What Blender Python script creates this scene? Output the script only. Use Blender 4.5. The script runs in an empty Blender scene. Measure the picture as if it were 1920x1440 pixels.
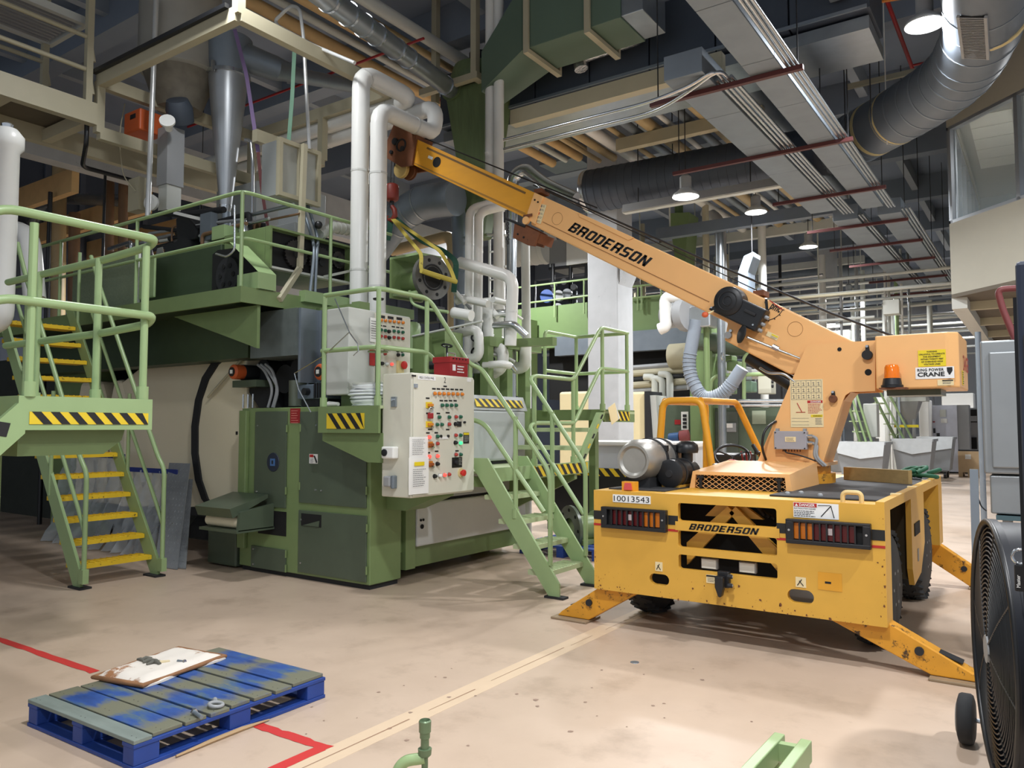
import bpy, math, random
from mathutils import Vector, Matrix
random.seed(7)
scene = bpy.context.scene
C = scene.collection
V = Vector
# ---------------------------------------------------------------- camera
FPX = 1450.0
TH = math.radians(34.6)
PH = math.atan(80/1450.0)
EYE = V((0, 0, 1.62))
c_r = V((math.cos(TH), math.sin(TH), 0))
c_f = V((-math.sin(TH)*math.cos(PH), math.cos(TH)*math.cos(PH), math.sin(PH)))
c_u = c_r.cross(c_f)
cam = bpy.data.cameras.new('camera')
cam.sensor_width = 36.0
cam.lens = FPX/1920*36.0
cam.clip_end = 300
cam.clip_start = 0.05
camo = bpy.data.objects.new('camera', cam)
C.objects.link(camo)
camo.matrix_world = Matrix(((c_r.x, c_u.x, -c_f.x, EYE.x), (c_r.y, c_u.y, -c_f.y, EYE.y), (c_r.z, c_u.z, -c_f.z, EYE.z), (0, 0, 0, 1)))
scene.camera = camo
# ---------------------------------------------------------------- world and exposure
w = bpy.data.worlds.new('world')
scene.world = w
w.use_nodes = True
w.node_tree.nodes['Background'].inputs[0].default_value = (0.82, 0.9, 1.0, 1)
w.node_tree.nodes['Background'].inputs[1].default_value = 0.42
vs = scene.view_settings
vs.view_transform = 'Standard'
vs.look = 'None'
vs.exposure = 0.5
vs.gamma = 1.0
vs.use_curve_mapping = False


def X(px, py, x=None, y=None, z=None):
    """a photograph pixel met with the plane of the thing it belongs to"""
    d = c_f + c_r*((px-960)/FPX) + c_u*((720-py)/FPX)
    if x is not None:
        t = (x-EYE.x)/d.x
    elif y is not None:
        t = (y-EYE.y)/d.y
    else:
        t = (z-EYE.z)/d.z
    return EYE + d*t


# ---------------------------------------------------------------- materials
def lin(c):
    return tuple(((v/255.0)/12.92 if v/255.0 <= 0.04045 else ((v/255.0+0.055)/1.055)**2.4) for v in c) + (1.0,)


MATS = {}


def mat(name, col, rough=0.5, metal=0.0, var=0.12, scale=6.0, wear=None, wear_amt=0.0, wear_scale=14.0, bump=0.0, alpha=1.0, emit=0.0, stretch=None, trans=0.0, spec=0.5):
    if name in MATS:
        return MATS[name]
    m = bpy.data.materials.new(name)
    m.use_nodes = True
    nt = m.node_tree
    b = nt.nodes['Principled BSDF']
    c = lin(col)
    b.inputs['Roughness'].default_value = rough
    b.inputs['Metallic'].default_value = metal
    b.inputs['Specular IOR Level'].default_value = spec
    b.inputs['Alpha'].default_value = alpha
    b.inputs['Transmission Weight'].default_value = trans
    tc = nt.nodes.new('ShaderNodeTexCoord')
    src = tc.outputs['Object']
    if stretch:
        mp = nt.nodes.new('ShaderNodeMapping')
        mp.inputs['Scale'].default_value = stretch
        nt.links.new(src, mp.inputs['Vector'])
        src = mp.outputs['Vector']
    n = nt.nodes.new('ShaderNodeTexNoise')
    n.inputs['Scale'].default_value = scale
    n.inputs['Detail'].default_value = 5.0
    nt.links.new(src, n.inputs['Vector'])
    mx = nt.nodes.new('ShaderNodeMix')
    mx.data_type = 'RGBA'
    mx.inputs[6].default_value = tuple(v*(1-var) for v in c[:3]) + (1,)
    mx.inputs[7].default_value = tuple(min(1, v*(1+var)) for v in c[:3]) + (1,)
    nt.links.new(n.outputs['Fac'], mx.inputs[0])
    out = mx.outputs[2]
    if wear is not None:
        n2 = nt.nodes.new('ShaderNodeTexNoise')
        n2.inputs['Scale'].default_value = wear_scale
        n2.inputs['Detail'].default_value = 8.0
        n2.inputs['Roughness'].default_value = 0.7
        nt.links.new(src, n2.inputs['Vector'])
        r = nt.nodes.new('ShaderNodeValToRGB')
        e = r.color_ramp.elements
        e[0].position = 0.70-wear_amt
        e[0].color = (0, 0, 0, 1)
        e[1].position = 0.76-wear_amt
        e[1].color = (1, 1, 1, 1)
        nt.links.new(n2.outputs['Fac'], r.inputs[0])
        m2 = nt.nodes.new('ShaderNodeMix')
        m2.data_type = 'RGBA'
        nt.links.new(r.outputs[0], m2.inputs[0])
        nt.links.new(out, m2.inputs[6])
        m2.inputs[7].default_value = lin(wear)
        out = m2.outputs[2]
    nt.links.new(out, b.inputs['Base Color'])
    if emit:
        b.inputs['Emission Color'].default_value = c
        b.inputs['Emission Strength'].default_value = emit
    if bump:
        bp = nt.nodes.new('ShaderNodeBump')
        bp.inputs['Strength'].default_value = bump
        bp.inputs['Distance'].default_value = 0.01
        nt.links.new(n.outputs['Fac'], bp.inputs['Height'])
        nt.links.new(bp.outputs['Normal'], b.inputs['Normal'])
    MATS[name] = m
    return m


GREEN = mat('press_green', (118, 138, 90), 0.42, var=0.10, wear=(98, 114, 74), wear_amt=0.0)
GREEND = mat('door_green', (80, 92, 76), 0.35, var=0.12, wear=(140, 150, 135), wear_amt=-0.03, wear_scale=30)
GREENR = mat('rail_green', (150, 174, 124), 0.35, var=0.06, wear=(120, 140, 100), wear_amt=-0.02)
GREENX = mat('weathered_green', (100, 116, 78), 0.5, var=0.3, scale=5, stretch=(4, 4, .4), wear=(60, 72, 48), wear_amt=0.06)
YEL = mat('carrier_yellow', (216, 166, 66), 0.42, var=0.08, wear=(110, 72, 30), wear_amt=-0.035, wear_scale=10)
YELW = mat('worn_yellow', (214, 150, 42), 0.5, var=0.2, wear=(70, 50, 28), wear_amt=0.145, wear_scale=13)
ORA = mat('boom_orange', (240, 184, 120), 0.38, var=0.04, wear=(160, 100, 50), wear_amt=-0.06)
ORI = mat('inner_boom_yellow', (228, 160, 40), 0.4, var=0.08, wear=(120, 86, 40), wear_amt=0.0, stretch=(.6, 3, 3))
RUST = mat('rusty_steel', (112, 66, 38), 0.7, var=0.35, scale=12, wear=(60, 34, 22), wear_amt=0.08)
BLK = mat('black_plastic', (26, 27, 30), 0.4, var=0.1)
BLKM = mat('black_matte', (34, 35, 38), 0.7, var=0.15)
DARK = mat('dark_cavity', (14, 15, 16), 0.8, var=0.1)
TYRE = mat('tyre_rubber', (44, 45, 47), 0.75, var=0.2, scale=20)
WHT = mat('pipe_white', (226, 226, 222), 0.32, var=0.03)
WHG = mat('lagging_white', (205, 206, 202), 0.5, var=0.05, scale=3)
CREAM = mat('cream_steel', (178, 171, 146), 0.5, var=0.06)
CREAMP = mat('cream_hood', (232, 222, 194), 0.5, var=0.04, scale=2)
GALV = mat('galvanised', (158, 165, 170), 0.34, 0.75, var=0.18, scale=5)
GALVD = mat('galvanised_dull', (132, 142, 152), 0.5, 0.55, var=0.15, scale=4)
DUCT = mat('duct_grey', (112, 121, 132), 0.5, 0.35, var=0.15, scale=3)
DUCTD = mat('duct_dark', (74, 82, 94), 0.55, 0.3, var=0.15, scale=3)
STEEL = mat('bright_steel', (200, 204, 208), 0.22, 0.9, var=0.08)
TANK = mat('aluminium_tank', (176, 174, 168), 0.38, 0.65, var=0.2, scale=9)
GREYP = mat('grey_panel', (196, 198, 192), 0.45, var=0.05)
GREYB = mat('grey_box', (150, 152, 154), 0.5, var=0.05)
GREYC = mat('machine_grey', (168, 172, 172), 0.45, var=0.06)
CTL = mat('control_beige', (214, 212, 196), 0.45, var=0.04)
TAN = mat('tan_pipe', (180, 158, 118), 0.5, var=0.1)
BRN = mat('brown_duct', (122, 92, 66), 0.6, var=0.15)
TIMB = mat('roof_timber', (206, 170, 118), 0.6, var=0.15)
RED = mat('red_paint', (150, 30, 34), 0.4, var=0.1)
REDD = mat('dark_red_strut', (84, 38, 38), 0.55, var=0.1)
REDB = mat('hook_red', (124, 44, 34), 0.5, var=0.2, wear=(60, 26, 20), wear_amt=0.04)
YTRD = mat('tread_yellow', (222, 186, 40), 0.5, var=0.1, wear=(70, 62, 34), wear_amt=0.10, wear_scale=26)
TRDG = mat('tread_green', (178, 192, 150), 0.5, var=0.15, wear=(110, 118, 90), wear_amt=0.06, wear_scale=30)
HAZY = mat('hazard_yellow', (226, 196, 44), 0.5, var=0.06)
HAZK = mat('hazard_black', (30, 30, 30), 0.5, var=0.1)
PAPER = mat('paper_white', (236, 236, 232), 0.6, var=0.02)
LBLW = mat('label_white', (238, 238, 236), 0.4, var=0.01)
LBLY = mat('label_yellow', (232, 208, 36), 0.4, var=0.02)
LBLC = mat('label_cream', (232, 214, 168), 0.45, var=0.02)
INK = mat('ink_black', (20, 20, 22), 0.5, var=0.0)
INKG = mat('ink_grey', (104, 104, 108), 0.6, var=0.0)
INKR = mat('ink_red', (178, 40, 36), 0.5, var=0.0)
ORNG = mat('orange_paint', (200, 92, 44), 0.5, var=0.12)
BLUE = mat('blue_paint', (40, 78, 150), 0.45, var=0.1)
BLUET = mat('blue_tape', (34, 52, 128), 0.6, var=0.08)
CONC = mat('concrete', (176, 178, 180), 0.8, var=0.12, scale=4, wear=(150, 152, 154), wear_amt=0.06, wear_scale=6)
WIRE = mat('cable_black', (30, 30, 32), 0.5, var=0.0)
WALLW = mat('wall_plaster', (160, 157, 144), 0.7, var=0.03)
FANB = mat('fan_black', (34, 36, 42), 0.38, 0.2, var=0.12)
NAVY = mat('navy_steel', (36, 44, 62), 0.5, 0.1, var=0.08)


# ---------------------------------------------------------------- mesh building
JR = random.Random(99)


class MB:
    def __init__(s):
        s.v = []
        s.f = []

    def add(s, vs_, fs):
        o = len(s.v)
        s.v += [tuple(p) for p in vs_]
        s.f += [tuple(i+o for i in f) for f in fs]
        return s

    def box(s, x0, x1, y0, y1, z0, z1):
        if x0 > x1:
            x0, x1 = x1, x0
        if y0 > y1:
            y0, y1 = y1, y0
        if z0 > z1:
            z0, z1 = z1, z0
        return s.add([(x0, y0, z0), (x1, y0, z0), (x1, y1, z0), (x0, y1, z0), (x0, y0, z1), (x1, y0, z1), (x1, y1, z1), (x0, y1, z1)],
                     [(0, 3, 2, 1), (4, 5, 6, 7), (0, 1, 5, 4), (1, 2, 6, 5), (2, 3, 7, 6), (3, 0, 4, 7)])

    def bar(s, p, q, w, h, up=(0, 0, 1)):
        p = V(p)
        q = V(q)
        d = (q-p).normalized()
        u = V(up)
        if abs(d.dot(u.normalized())) > 0.98:
            u = V((0, 1, 0)) if abs(d.y) < 0.9 else V((1, 0, 0))
        a = d.cross(u).normalized()*(w/2)
        b = a.cross(d).normalized()*(h/2)
        vs_ = [p-a-b, p+a-b, p+a+b, p-a+b, q-a-b, q+a-b, q+a+b, q-a+b]
        return s.add(vs_, [(0, 1, 2, 3), (7, 6, 5, 4), (0, 4, 5, 1), (1, 5, 6, 2), (2, 6, 7, 3), (3, 7, 4, 0)])

    def tube(s, pts, r, n=10, closed=False):
        pts = [V(p) for p in pts]
        m = len(pts)
        rs = r if isinstance(r, (list, tuple)) else [r]*m
        d0 = (pts[1]-pts[0]).normalized()
        u = V((0, 0, 1)) if abs(d0.z) < 0.9 else V((1, 0, 0))
        a = d0.cross(u).normalized()
        vs_ = []
        for i, p in enumerate(pts):
            di = (pts[i]-pts[i-1]).normalized() if (i > 0 or closed) else d0
            do = (pts[(i+1) % m]-pts[i]).normalized() if (i < m-1 or closed) else di
            t = (di+do)
            t = t.normalized() if t.length > 1e-6 else di
            a = (a - t*a.dot(t))
            a = a.normalized() if a.length > 1e-6 else t.orthogonal().normalized()
            b = t.cross(a)
            k = 1.0/max(0.5, t.dot(di))
            bend = (do-di)
            for j in range(n):
                an = 2*math.pi*j/n
                off = a*(math.cos(an)*rs[i])+b*(math.sin(an)*rs[i])
                if bend.length > 1e-4:
                    bb = bend.normalized()
                    off += bb*off.dot(bb)*(k-1)
                vs_.append(p+off)
        fs = []
        for i in range(m if closed else m-1):
            i2 = (i+1) % m
            for j in range(n):
                j2 = (j+1) % n
                fs.append((i*n+j, i*n+j2, i2*n+j2, i2*n+j))
        if not closed:
            fs.append(tuple(range(n))[::-1])
            fs.append(tuple((m-1)*n+j for j in range(n)))
        return s.add(vs_, fs)

    def cyl(s, p, q, r, r2=None, n=16):
        return s.tube([p, q], [r, r if r2 is None else r2], n)

    def rev(s, p, d, prof, n=20, cap=True):
        """profile [(distance along d, radius)] turned about the axis d from p"""
        p = V(p)
        d = V(d).normalized()
        a = d.orthogonal().normalized()
        b = d.cross(a)
        vs_ = []
        for (t, r) in prof:
            for j in range(n):
                an = 2*math.pi*j/n
                vs_.append(p+d*t+a*(math.cos(an)*r)+b*(math.sin(an)*r))
        fs = []
        for i in range(len(prof)-1):
            for j in range(n):
                j2 = (j+1) % n
                fs.append((i*n+j, i*n+j2, (i+1)*n+j2, (i+1)*n+j))
        if cap:
            fs.append(tuple(range(n))[::-1])
            fs.append(tuple((len(prof)-1)*n+j for j in range(n)))
        return s.add(vs_, fs)

    def prism(s, poly, ax, a, b):
        """poly in the two axes left over from ax (in xyz order), pushed from a to b along ax"""
        def mk(t, u, v_):
            return (t, u, v_) if ax == 'x' else ((u, t, v_) if ax == 'y' else (u, v_, t))
        n = len(poly)
        vs_ = [mk(a, *p) for p in poly] + [mk(b, *p) for p in poly]
        fs = [tuple(range(n)), tuple(range(2*n-1, n-1, -1))]
        for i in range(n):
            j = (i+1) % n
            fs.append((i, i+n, j+n, j))
        return s.add(vs_, fs)

    def ring(s, c, d, R, r, n=24, m=8):
        d = V(d).normalized()
        a = d.orthogonal().normalized()
        b = d.cross(a)
        c = V(c)
        return s.tube([c+a*math.cos(2*math.pi*i/n)*R+b*math.sin(2*math.pi*i/n)*R for i in range(n)], r, m, True)

    def ball(s, c, r, n=10, sc=(1, 1, 1)):
        vs_ = []
        k = n//2+1
        for i in range(1, k):
            ph = math.pi*i/k
            for j in range(n):
                an = 2*math.pi*j/n
                vs_.append((c[0]+r*sc[0]*math.sin(ph)*math.cos(an), c[1]+r*sc[1]*math.sin(ph)*math.sin(an), c[2]+r*sc[2]*math.cos(ph)))
        vs_ += [(c[0], c[1], c[2]+r*sc[2]), (c[0], c[1], c[2]-r*sc[2])]
        T = len(vs_)-2
        fs = []
        for i in range(k-2):
            for j in range(n):
                j2 = (j+1) % n
                fs.append((i*n+j, (i+1)*n+j, (i+1)*n+j2, i*n+j2))
        for j in range(n):
            j2 = (j+1) % n
            fs.append((T, j, j2))
            fs.append((T+1, (k-2)*n+j2, (k-2)*n+j))
        return s.add(vs_, fs)

    def build(s, name, m, parent=None, smooth=30, bevel=0.0):
        me = bpy.data.meshes.new(name)
        j = [JR.uniform(-.0004, .0004) for _ in range(3)]   # keeps faces of neighbouring parts from lying exactly in one plane
        me.from_pydata([(a+j[0], b+j[1], c+j[2]) for a, b, c in s.v], [], s.f)
        import bmesh
        bm = bmesh.new()
        bm.from_mesh(me)
        bmesh.ops.recalc_face_normals(bm, faces=bm.faces)
        bm.to_mesh(me)
        bm.free()
        if smooth:
            me.shade_smooth()
            me.set_sharp_from_angle(angle=math.radians(smooth))
        me.materials.append(m)
        o = bpy.data.objects.new(name, me)
        C.objects.link(o)
        if parent is not None:
            o.parent = parent
            o.matrix_parent_inverse = parent_inv(parent)
        if bevel:
            bv = o.modifiers.new('bevel', 'BEVEL')
            bv.width = bevel
            bv.segments = 2
            bv.limit_method = 'ANGLE'
        return o


def wm(o):
    m = o.matrix_basis.copy()
    if o.parent is not None:
        m = wm(o.parent) @ o.matrix_parent_inverse @ m
    return m


def parent_inv(p):
    return wm(p).inverted()


def tag(o, label=None, cat=None, group=None, kind=None):
    if label:
        o['label'] = label
    if cat:
        o['category'] = cat
    if group:
        o['group'] = group
    if kind:
        o['kind'] = kind
    return o


def thing(name, label, cat, loc=(0, 0, 0), group=None):
    o = bpy.data.objects.new(name, None)
    o.empty_display_size = 0.1
    C.objects.link(o)
    o.location = loc
    return tag(o, label, cat, group)


def struct(name, mb, m, parent=None, **k):
    o = mb.build(name, m, parent, **k)
    if parent is None:
        o['kind'] = 'structure'
    return o


def copy_tree(o, off=(0, 0, 0), label=None, parent=None, src_parent=None):
    c = o.copy()
    C.objects.link(c)
    if parent is None:
        c.location = V(o.location)+V(off)
        if label:
            c['label'] = label
    else:
        c.parent = parent
    for ch in list(o.children):
        copy_tree(ch, parent=c)
    return c


def fillet(pts, rad, seg=5):
    pts = [V(p) for p in pts]
    out = [pts[0]]
    for i in range(1, len(pts)-1):
        p, a, b = pts[i], pts[i-1], pts[i+1]
        da = (a-p)
        db = (b-p)
        r = min(rad, da.length*0.49, db.length*0.49)
        A = p+da.normalized()*r
        B = p+db.normalized()*r
        for k in range(seg+1):
            t = k/seg
            out.append(A*(1-t)**2+p*(2*t*(1-t))+B*t*t)
    out.append(pts[-1])
    return out


def pipe(name, pts, r, m, parent=None, rad=None, n=12):
    """a pipe run with rounded elbows"""
    rad = r*2.2 if rad is None else rad
    return MB().tube(fillet(pts, rad), r, n).build(name, m, parent, smooth=60)


def cut(o, cutters):
    """cut openings through a panel"""
    for cb in cutters:
        c = cb.build('cutter', DARK, smooth=0)
        md = o.modifiers.new('b', 'BOOLEAN')
        md.object = c
        md.operation = 'DIFFERENCE'
        md.solver = 'EXACT'
        dg = bpy.context.evaluated_depsgraph_get()
        me = bpy.data.meshes.new_from_object(o.evaluated_get(dg))
        o.modifiers.clear()
        o.data = me
        bpy.data.objects.remove(c)
    return o


def text(name, s, o, xd, zd, h, m, parent, shear=0.0, bold=0.0, width=None, align='LEFT', space=1.0):
    """flat lettering: baseline start o, reading direction xd, upward direction zd, capital height h"""
    cu = bpy.data.curves.new('t', 'FONT')
    cu.body = s
    cu.size = 1.0
    cu.offset = bold
    cu.shear = shear
    cu.space_character = space
    cu.resolution_u = 3
    ob = bpy.data.objects.new('t', cu)
    C.objects.link(ob)
    dg = bpy.context.evaluated_depsgraph_get()
    me = bpy.data.meshes.new_from_object(ob.evaluated_get(dg))
    bpy.data.objects.remove(ob)
    xs = [v.co.x for v in me.vertices]
    ys = [v.co.y for v in me.vertices]
    x0, x1 = min(xs), max(xs)
    y1 = max(ys)
    sc = h/max(y1, 1e-6)
    sx = sc if width is None else width/(x1-x0)
    xd = V(xd).normalized()
    zd = V(zd).normalized()
    o = V(o)
    W = (x1-x0)*sx
    sh = 0 if align == 'LEFT' else W/2
    for v in me.vertices:
        v.co = o + xd*((v.co.x-x0)*sx-sh) + zd*(v.co.y*sc)
    me.materials.append(m)
    t = bpy.data.objects.new(name, me)
    C.objects.link(t)
    if parent is not None:
        t.parent = parent
        t.matrix_parent_inverse = parent_inv(parent)
    return t


GLY = {'B': [(0, 0, 1.5, 8), (0, 0, 4.4, 1.5), (0, 6.5, 4.4, 8), (0, 3.3, 4.2, 4.7), (3.4, .6, 5, 3.7), (3.4, 4.3, 5, 7.4)],
       'R': [(0, 0, 1.6, 8), (0, 6.5, 4.4, 8), (0, 3.1, 4.4, 4.5), (3.4, 3.8, 5, 7.4), (3.4, 0, 5, 3.3)],
       'O': [(0, .7, 1.6, 7.3), (3.5, .7, 5.1, 7.3), (.6, 0, 4.5, 1.5), (.6, 6.5, 4.5, 8)],
       'D': [(0, 0, 1.6, 8), (3.5, .8, 5.1, 7.2), (0, 0, 4.4, 1.5), (0, 6.5, 4.4, 8)],
       'E': [(0, 0, 1.6, 8), (0, 0, 4.6, 1.5), (0, 6.5, 4.6, 8), (0, 3.3, 4.2, 4.7)],
       'S': [(0, 0, 4.5, 1.5), (.6, 6.5, 5, 8), (.5, 3.3, 4.5, 4.7), (0, 4.2, 1.6, 7.4), (3.4, .6, 5, 3.8)],
       'N': [(0, 0, 1.6, 8), (3.6, 0, 5.2, 8)]}


def block(name, s, o, xd, zd, h, width, m, parent, shear=.28):
    """heavy slanted block capitals built from strokes"""
    xd = V(xd).normalized()
    zd = V(zd).normalized()
    adv = 6.0
    tot = adv*len(s)-.8+8*shear
    sx, sz = width/tot, h/8.0
    o = V(o)
    mb = MB()

    def pt(x, z):
        return o+xd*((x+z*shear)*sx)+zd*(z*sz)
    for i, c in enumerate(s):
        bx_ = i*adv
        for (x0, z0, x1, z1) in GLY[c]:
            q = [pt(bx_+x0, z0), pt(bx_+x1, z0), pt(bx_+x1, z1), pt(bx_+x0, z1)]
            mb.add(q, [(0, 1, 2, 3)])
        if c == 'N':
            mb.add([pt(bx_, 8), pt(bx_+3.6, 0), pt(bx_+5.2, 0), pt(bx_+1.6, 8)], [(0, 1, 2, 3)])
        if c == 'R':
            mb.add([pt(bx_+2.6, 4), pt(bx_+4.4, 4), pt(bx_+5, 2.4), pt(bx_+3.4, 2.4)], [(0, 1, 2, 3)])
    return mb.build(name, m, parent, smooth=0)


def plate(name, o, xd, zd, w_, h_, m, parent, t=0.004):
    """a thin plate with its lower left corner at o"""
    xd = V(xd).normalized()
    zd = V(zd).normalized()
    nd = xd.cross(zd)
    o = V(o)
    a = [o, o+xd*w_, o+xd*w_+zd*h_, o+zd*h_]
    return MB().add([p for p in a]+[p+nd*t for p in a], [(3, 2, 1, 0), (4, 5, 6, 7), (0, 1, 5, 4), (1, 2, 6, 5), (2, 3, 7, 6), (3, 0, 4, 7)]).build(name, m, parent, smooth=0)


def lines(name, o, xd, zd, w_, rows, step, th, m, parent, seed=1, ragged=0.3):
    """rows of small print as thin bars"""
    rnd = random.Random(seed)
    xd = V(xd).normalized()
    zd = V(zd).normalized()
    mb = MB()
    for i in range(rows):
        x = 0
        end = w_*(1-ragged*rnd.random())
        while x < end:
            l = min(end-x, w_*(0.06+0.10*rnd.random()))
            p = V(o)-zd*(i*step)+xd*x
            mb.add([p, p+xd*l, p+xd*l+zd*th, p+zd*th], [(0, 1, 2, 3)])
            x += l+w_*0.025
    return mb.build(name, m, parent, smooth=0)


def hazard(name, o, xd, zd, L, h, parent, n=8, slant=1):
    """black and yellow chevron tape; each stripe a piece"""
    xd = V(xd).normalized()
    zd = V(zd).normalized()
    nd = xd.cross(zd).normalized()
    o = V(o)
    base = plate(name, o, xd, zd, L, h, HAZY, parent, 0.003)
    st = L/n
    for i in range(n):
        a = i*st+st*0.1
        mb = MB()
        sl = h*0.9*slant
        lo, hi = a, a+st*0.5
        P = [o+xd*max(0, min(L, lo+sl)), o+xd*max(0, min(L, hi+sl)), o+xd*max(0, min(L, hi))+zd*h, o+xd*max(0, min(L, lo))+zd*h]
        P = [p+nd*0.0045 for p in P]
        mb.add(P, [(0, 1, 2, 3)]).build('stripe', HAZK, base, smooth=0)
    return base


# ---------------------------------------------------------------- lamps of the hall
def lamp(x, y, z, power, label, seen=True, top=8.6):
    t = thing('high_bay_lamp', label, 'lamp', (x, y, z), 'high bay lamps of the hall')
    if seen:
        MB().rev((x, y, z), (0, 0, 1), [(0.0, .215), (0.012, .22), (.05, .20), (.10, .13), (.14, .09)], 24, cap=False).build('shade', mat('lamp_shade', (225, 228, 230), .35, .3, var=.02), t, smooth=50)
        MB().rev((x, y, z+.01), (0, 0, 1), [(0, .19), (.004, .19)], 24).build('lens', mat('lamp_lens', (255, 252, 244), .4, var=0, emit=9.0), t)
        MB().rev((x, y, z+.13), (0, 0, 1), [(0, .09), (.02, .095), (.20, .095), (.24, .05)], 14).build('ballast_housing', GREYB, t, smooth=40)
        MB().tube([(x, y, z+.36), (x, y, top)], .008, 6).build('hanging_rod', BLKM, t)
    l = bpy.data.lights.new('lamp_light', 'AREA')
    l.shape = 'DISK'
    l.size = .42
    l.energy = power
    l.color = (.97, .985, 1.0)
    l.spread = math.radians(165)
    lo = bpy.data.objects.new('lamp_light', l)
    C.objects.link(lo)
    lo.location = (0, 0, -.02)
    lo.parent = t
    return t
LP = 190
lamp(-1.02, 9.97, 6.3, LP, 'bright high bay lamp beside the bend of the big round duct')
lamp(-4.75, 11.9, 5.38, LP*.8, 'high bay lamp hanging in front of the long dark spiral duct')
lamp(-4.76, 15.7, 6.0, LP, 'second high bay lamp of the row beyond the boom')
lamp(-4.65, 19.5, 6.0, LP, 'third high bay lamp of the row beyond the boom')
lamp(-5.0, 26.0, 5.75, LP, 'farthest high bay lamp seen above the counterweight')
lamp(-9.0, 12.2, 6.6, LP, 'high bay lamp half hidden behind the tall white riser pipes')
lamp(-6.9, 4.7, 7.0, LP*.4, 'high bay lamp above the steel cone near the top edge')
for (x, y, k, lab) in ((-1.2, 2.0, 1.0, 'overhead in front of the crane'), (2.6, 4.5, 1.0, 'off to the right of the fan'), (1.5, -1.8, .9, 'behind the viewer')):
    lamp(x, y, 6.3, LP*k, 'high bay lamp out of view '+lab)
lamp(-14.5, 9.5, 5.2, LP*.9, 'high bay lamp behind the mezzanine at the left')
for (x, y, lab) in ((-12, 17.0, 'over the left end of the far press'), (-2.5, 33, 'far down the aisle on the right'), (-9, 30, 'far down the hall on the left'), (-12, 24, 'behind the far press')):
    lamp(x, y, 6.9, LP*1.2, 'high bay lamp '+lab)
# ================================================================ THE SETTING
def floor_mat():
    m = bpy.data.materials.new('floor_epoxy')
    m.use_nodes = True
    nt = m.node_tree
    b = nt.nodes['Principled BSDF']
    tc = nt.nodes.new('ShaderNodeTexCoord')

    def noise(scale, detail=6, rough=.6):
        n = nt.nodes.new('ShaderNodeTexNoise')
        n.inputs['Scale'].default_value = scale
        n.inputs['Detail'].default_value = detail
        n.inputs['Roughness'].default_value = rough
        nt.links.new(tc.outputs['Object'], n.inputs['Vector'])
        return n

    def mix(fac, a, bcol):
        mx = nt.nodes.new('ShaderNodeMix')
        mx.data_type = 'RGBA'
        nt.links.new(fac, mx.inputs[0])
        if isinstance(a, tuple):
            mx.inputs[6].default_value = a
        else:
            nt.links.new(a, mx.inputs[6])
        mx.inputs[7].default_value = bcol
        return mx.outputs[2]

    def ramp(src, p0, p1, hi=1.0):
        r = nt.nodes.new('ShaderNodeValToRGB')
        e = r.color_ramp.elements
        e[0].position = p0
        e[0].color = (0, 0, 0, 1)
        e[1].position = p1
        e[1].color = (hi, hi, hi, 1)
        nt.links.new(src, r.inputs[0])
        return r.outputs[0]
    c = mix(ramp(noise(.9).outputs['Fac'], .35, .7), lin((188, 166, 146)), lin((202, 180, 160)))
    c = mix(ramp(noise(2.3, 8, .65).outputs['Fac'], .52, .75, .75), c, lin((160, 139, 120)))
    c = mix(ramp(noise(9, 8, .7).outputs['Fac'], .66, .72, .6), c, lin((148, 126, 108)))
    nt.links.new(c, b.inputs['Base Color'])
    r = nt.nodes.new('ShaderNodeMapRange')
    nt.links.new(noise(1.7).outputs['Fac'], r.inputs[0])
    r.inputs[3].default_value = .28
    r.inputs[4].default_value = .55
    nt.links.new(r.outputs[0], b.inputs['Roughness'])
    return m


FLM = floor_mat()
fl = struct('floor', MB().box(-18, 9, -7, 50, -.1, 0), FLM, smooth=0)
# the paler patched joint that runs along the floor, with its crack
mb = MB()
mb.box(-3.045, -2.885, -2, 30, 0, .0015)
struct('joint_strip', mb, mat('joint_pale', (212, 188, 160), .45, var=.06), fl, smooth=0)
mb = MB()
rr = random.Random(3)
y = 1.0
while y < 9:
    L = .3+.9*rr.random()
    x = -2.96+.02*(rr.random()-.5)
    mb.add([(x, y, .0025), (x+.004, y, .0025), (x+.006+.01*(rr.random()-.5), y+L, .0025), (x+.01*(rr.random()-.5), y+L, .0025)], [(0, 1, 2, 3)])
    y += L+.25*rr.random()
struct('joint_crack', mb, mat('crack_dark', (150, 118, 94), .8, var=0), fl, smooth=0)
# a few chips, scuffs and an anchor plug in the floor
mb = MB()
for i in range(34):
    px, py = 560+rr.random()*1060, 1235+rr.random()*190
    p = X(px, py, z=0)
    r = .004+.008*rr.random()**2
    k = 6
    mb.add([(p.x+r*(1+rr.random())*math.cos(2*math.pi*j/k), p.y+r*(1+rr.random())*math.sin(2*math.pi*j/k), .002) for j in range(k)], [tuple(range(k))])
struct('chip', mb, mat('chip_dark', (150, 126, 110), .8, var=.3), fl, smooth=0)
MB().rev(X(1190, 1242, z=0), (0, 0, 1), [(0, .032), (.003, .03)], 14).build('anchor_plug', GALVD, fl)
# red floor marking tape, torn along its edges
RT = mat('red_tape', (196, 52, 50), .5, var=.08)


def tape(p, q, w_, label, seed, n=14):
    rd = random.Random(seed)
    p, q = V(p), V(q)
    d = (q-p)
    s = V((-d.y, d.x, 0)).normalized()*(w_/2)
    L, R_ = [], []
    for i in range(n+1):
        c = p+d*(i/n)
        L.append(c+s*(1-.35*rd.random()**3)+d.normalized()*.01*(rd.random()-.5))
        R_.append(c-s*(1-.5*rd.random()**3))
    vs_ = [(a.x, a.y, .002) for a in L]+[(a.x, a.y, .002) for a in R_]
    fs = [(i, i+1, n+2+i, n+1+i) for i in range(n)]
    o = MB().add(vs_, fs).build('floor_tape', RT, smooth=0)
    return tag(o, label, 'floor tape', 'red floor tape')


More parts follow.
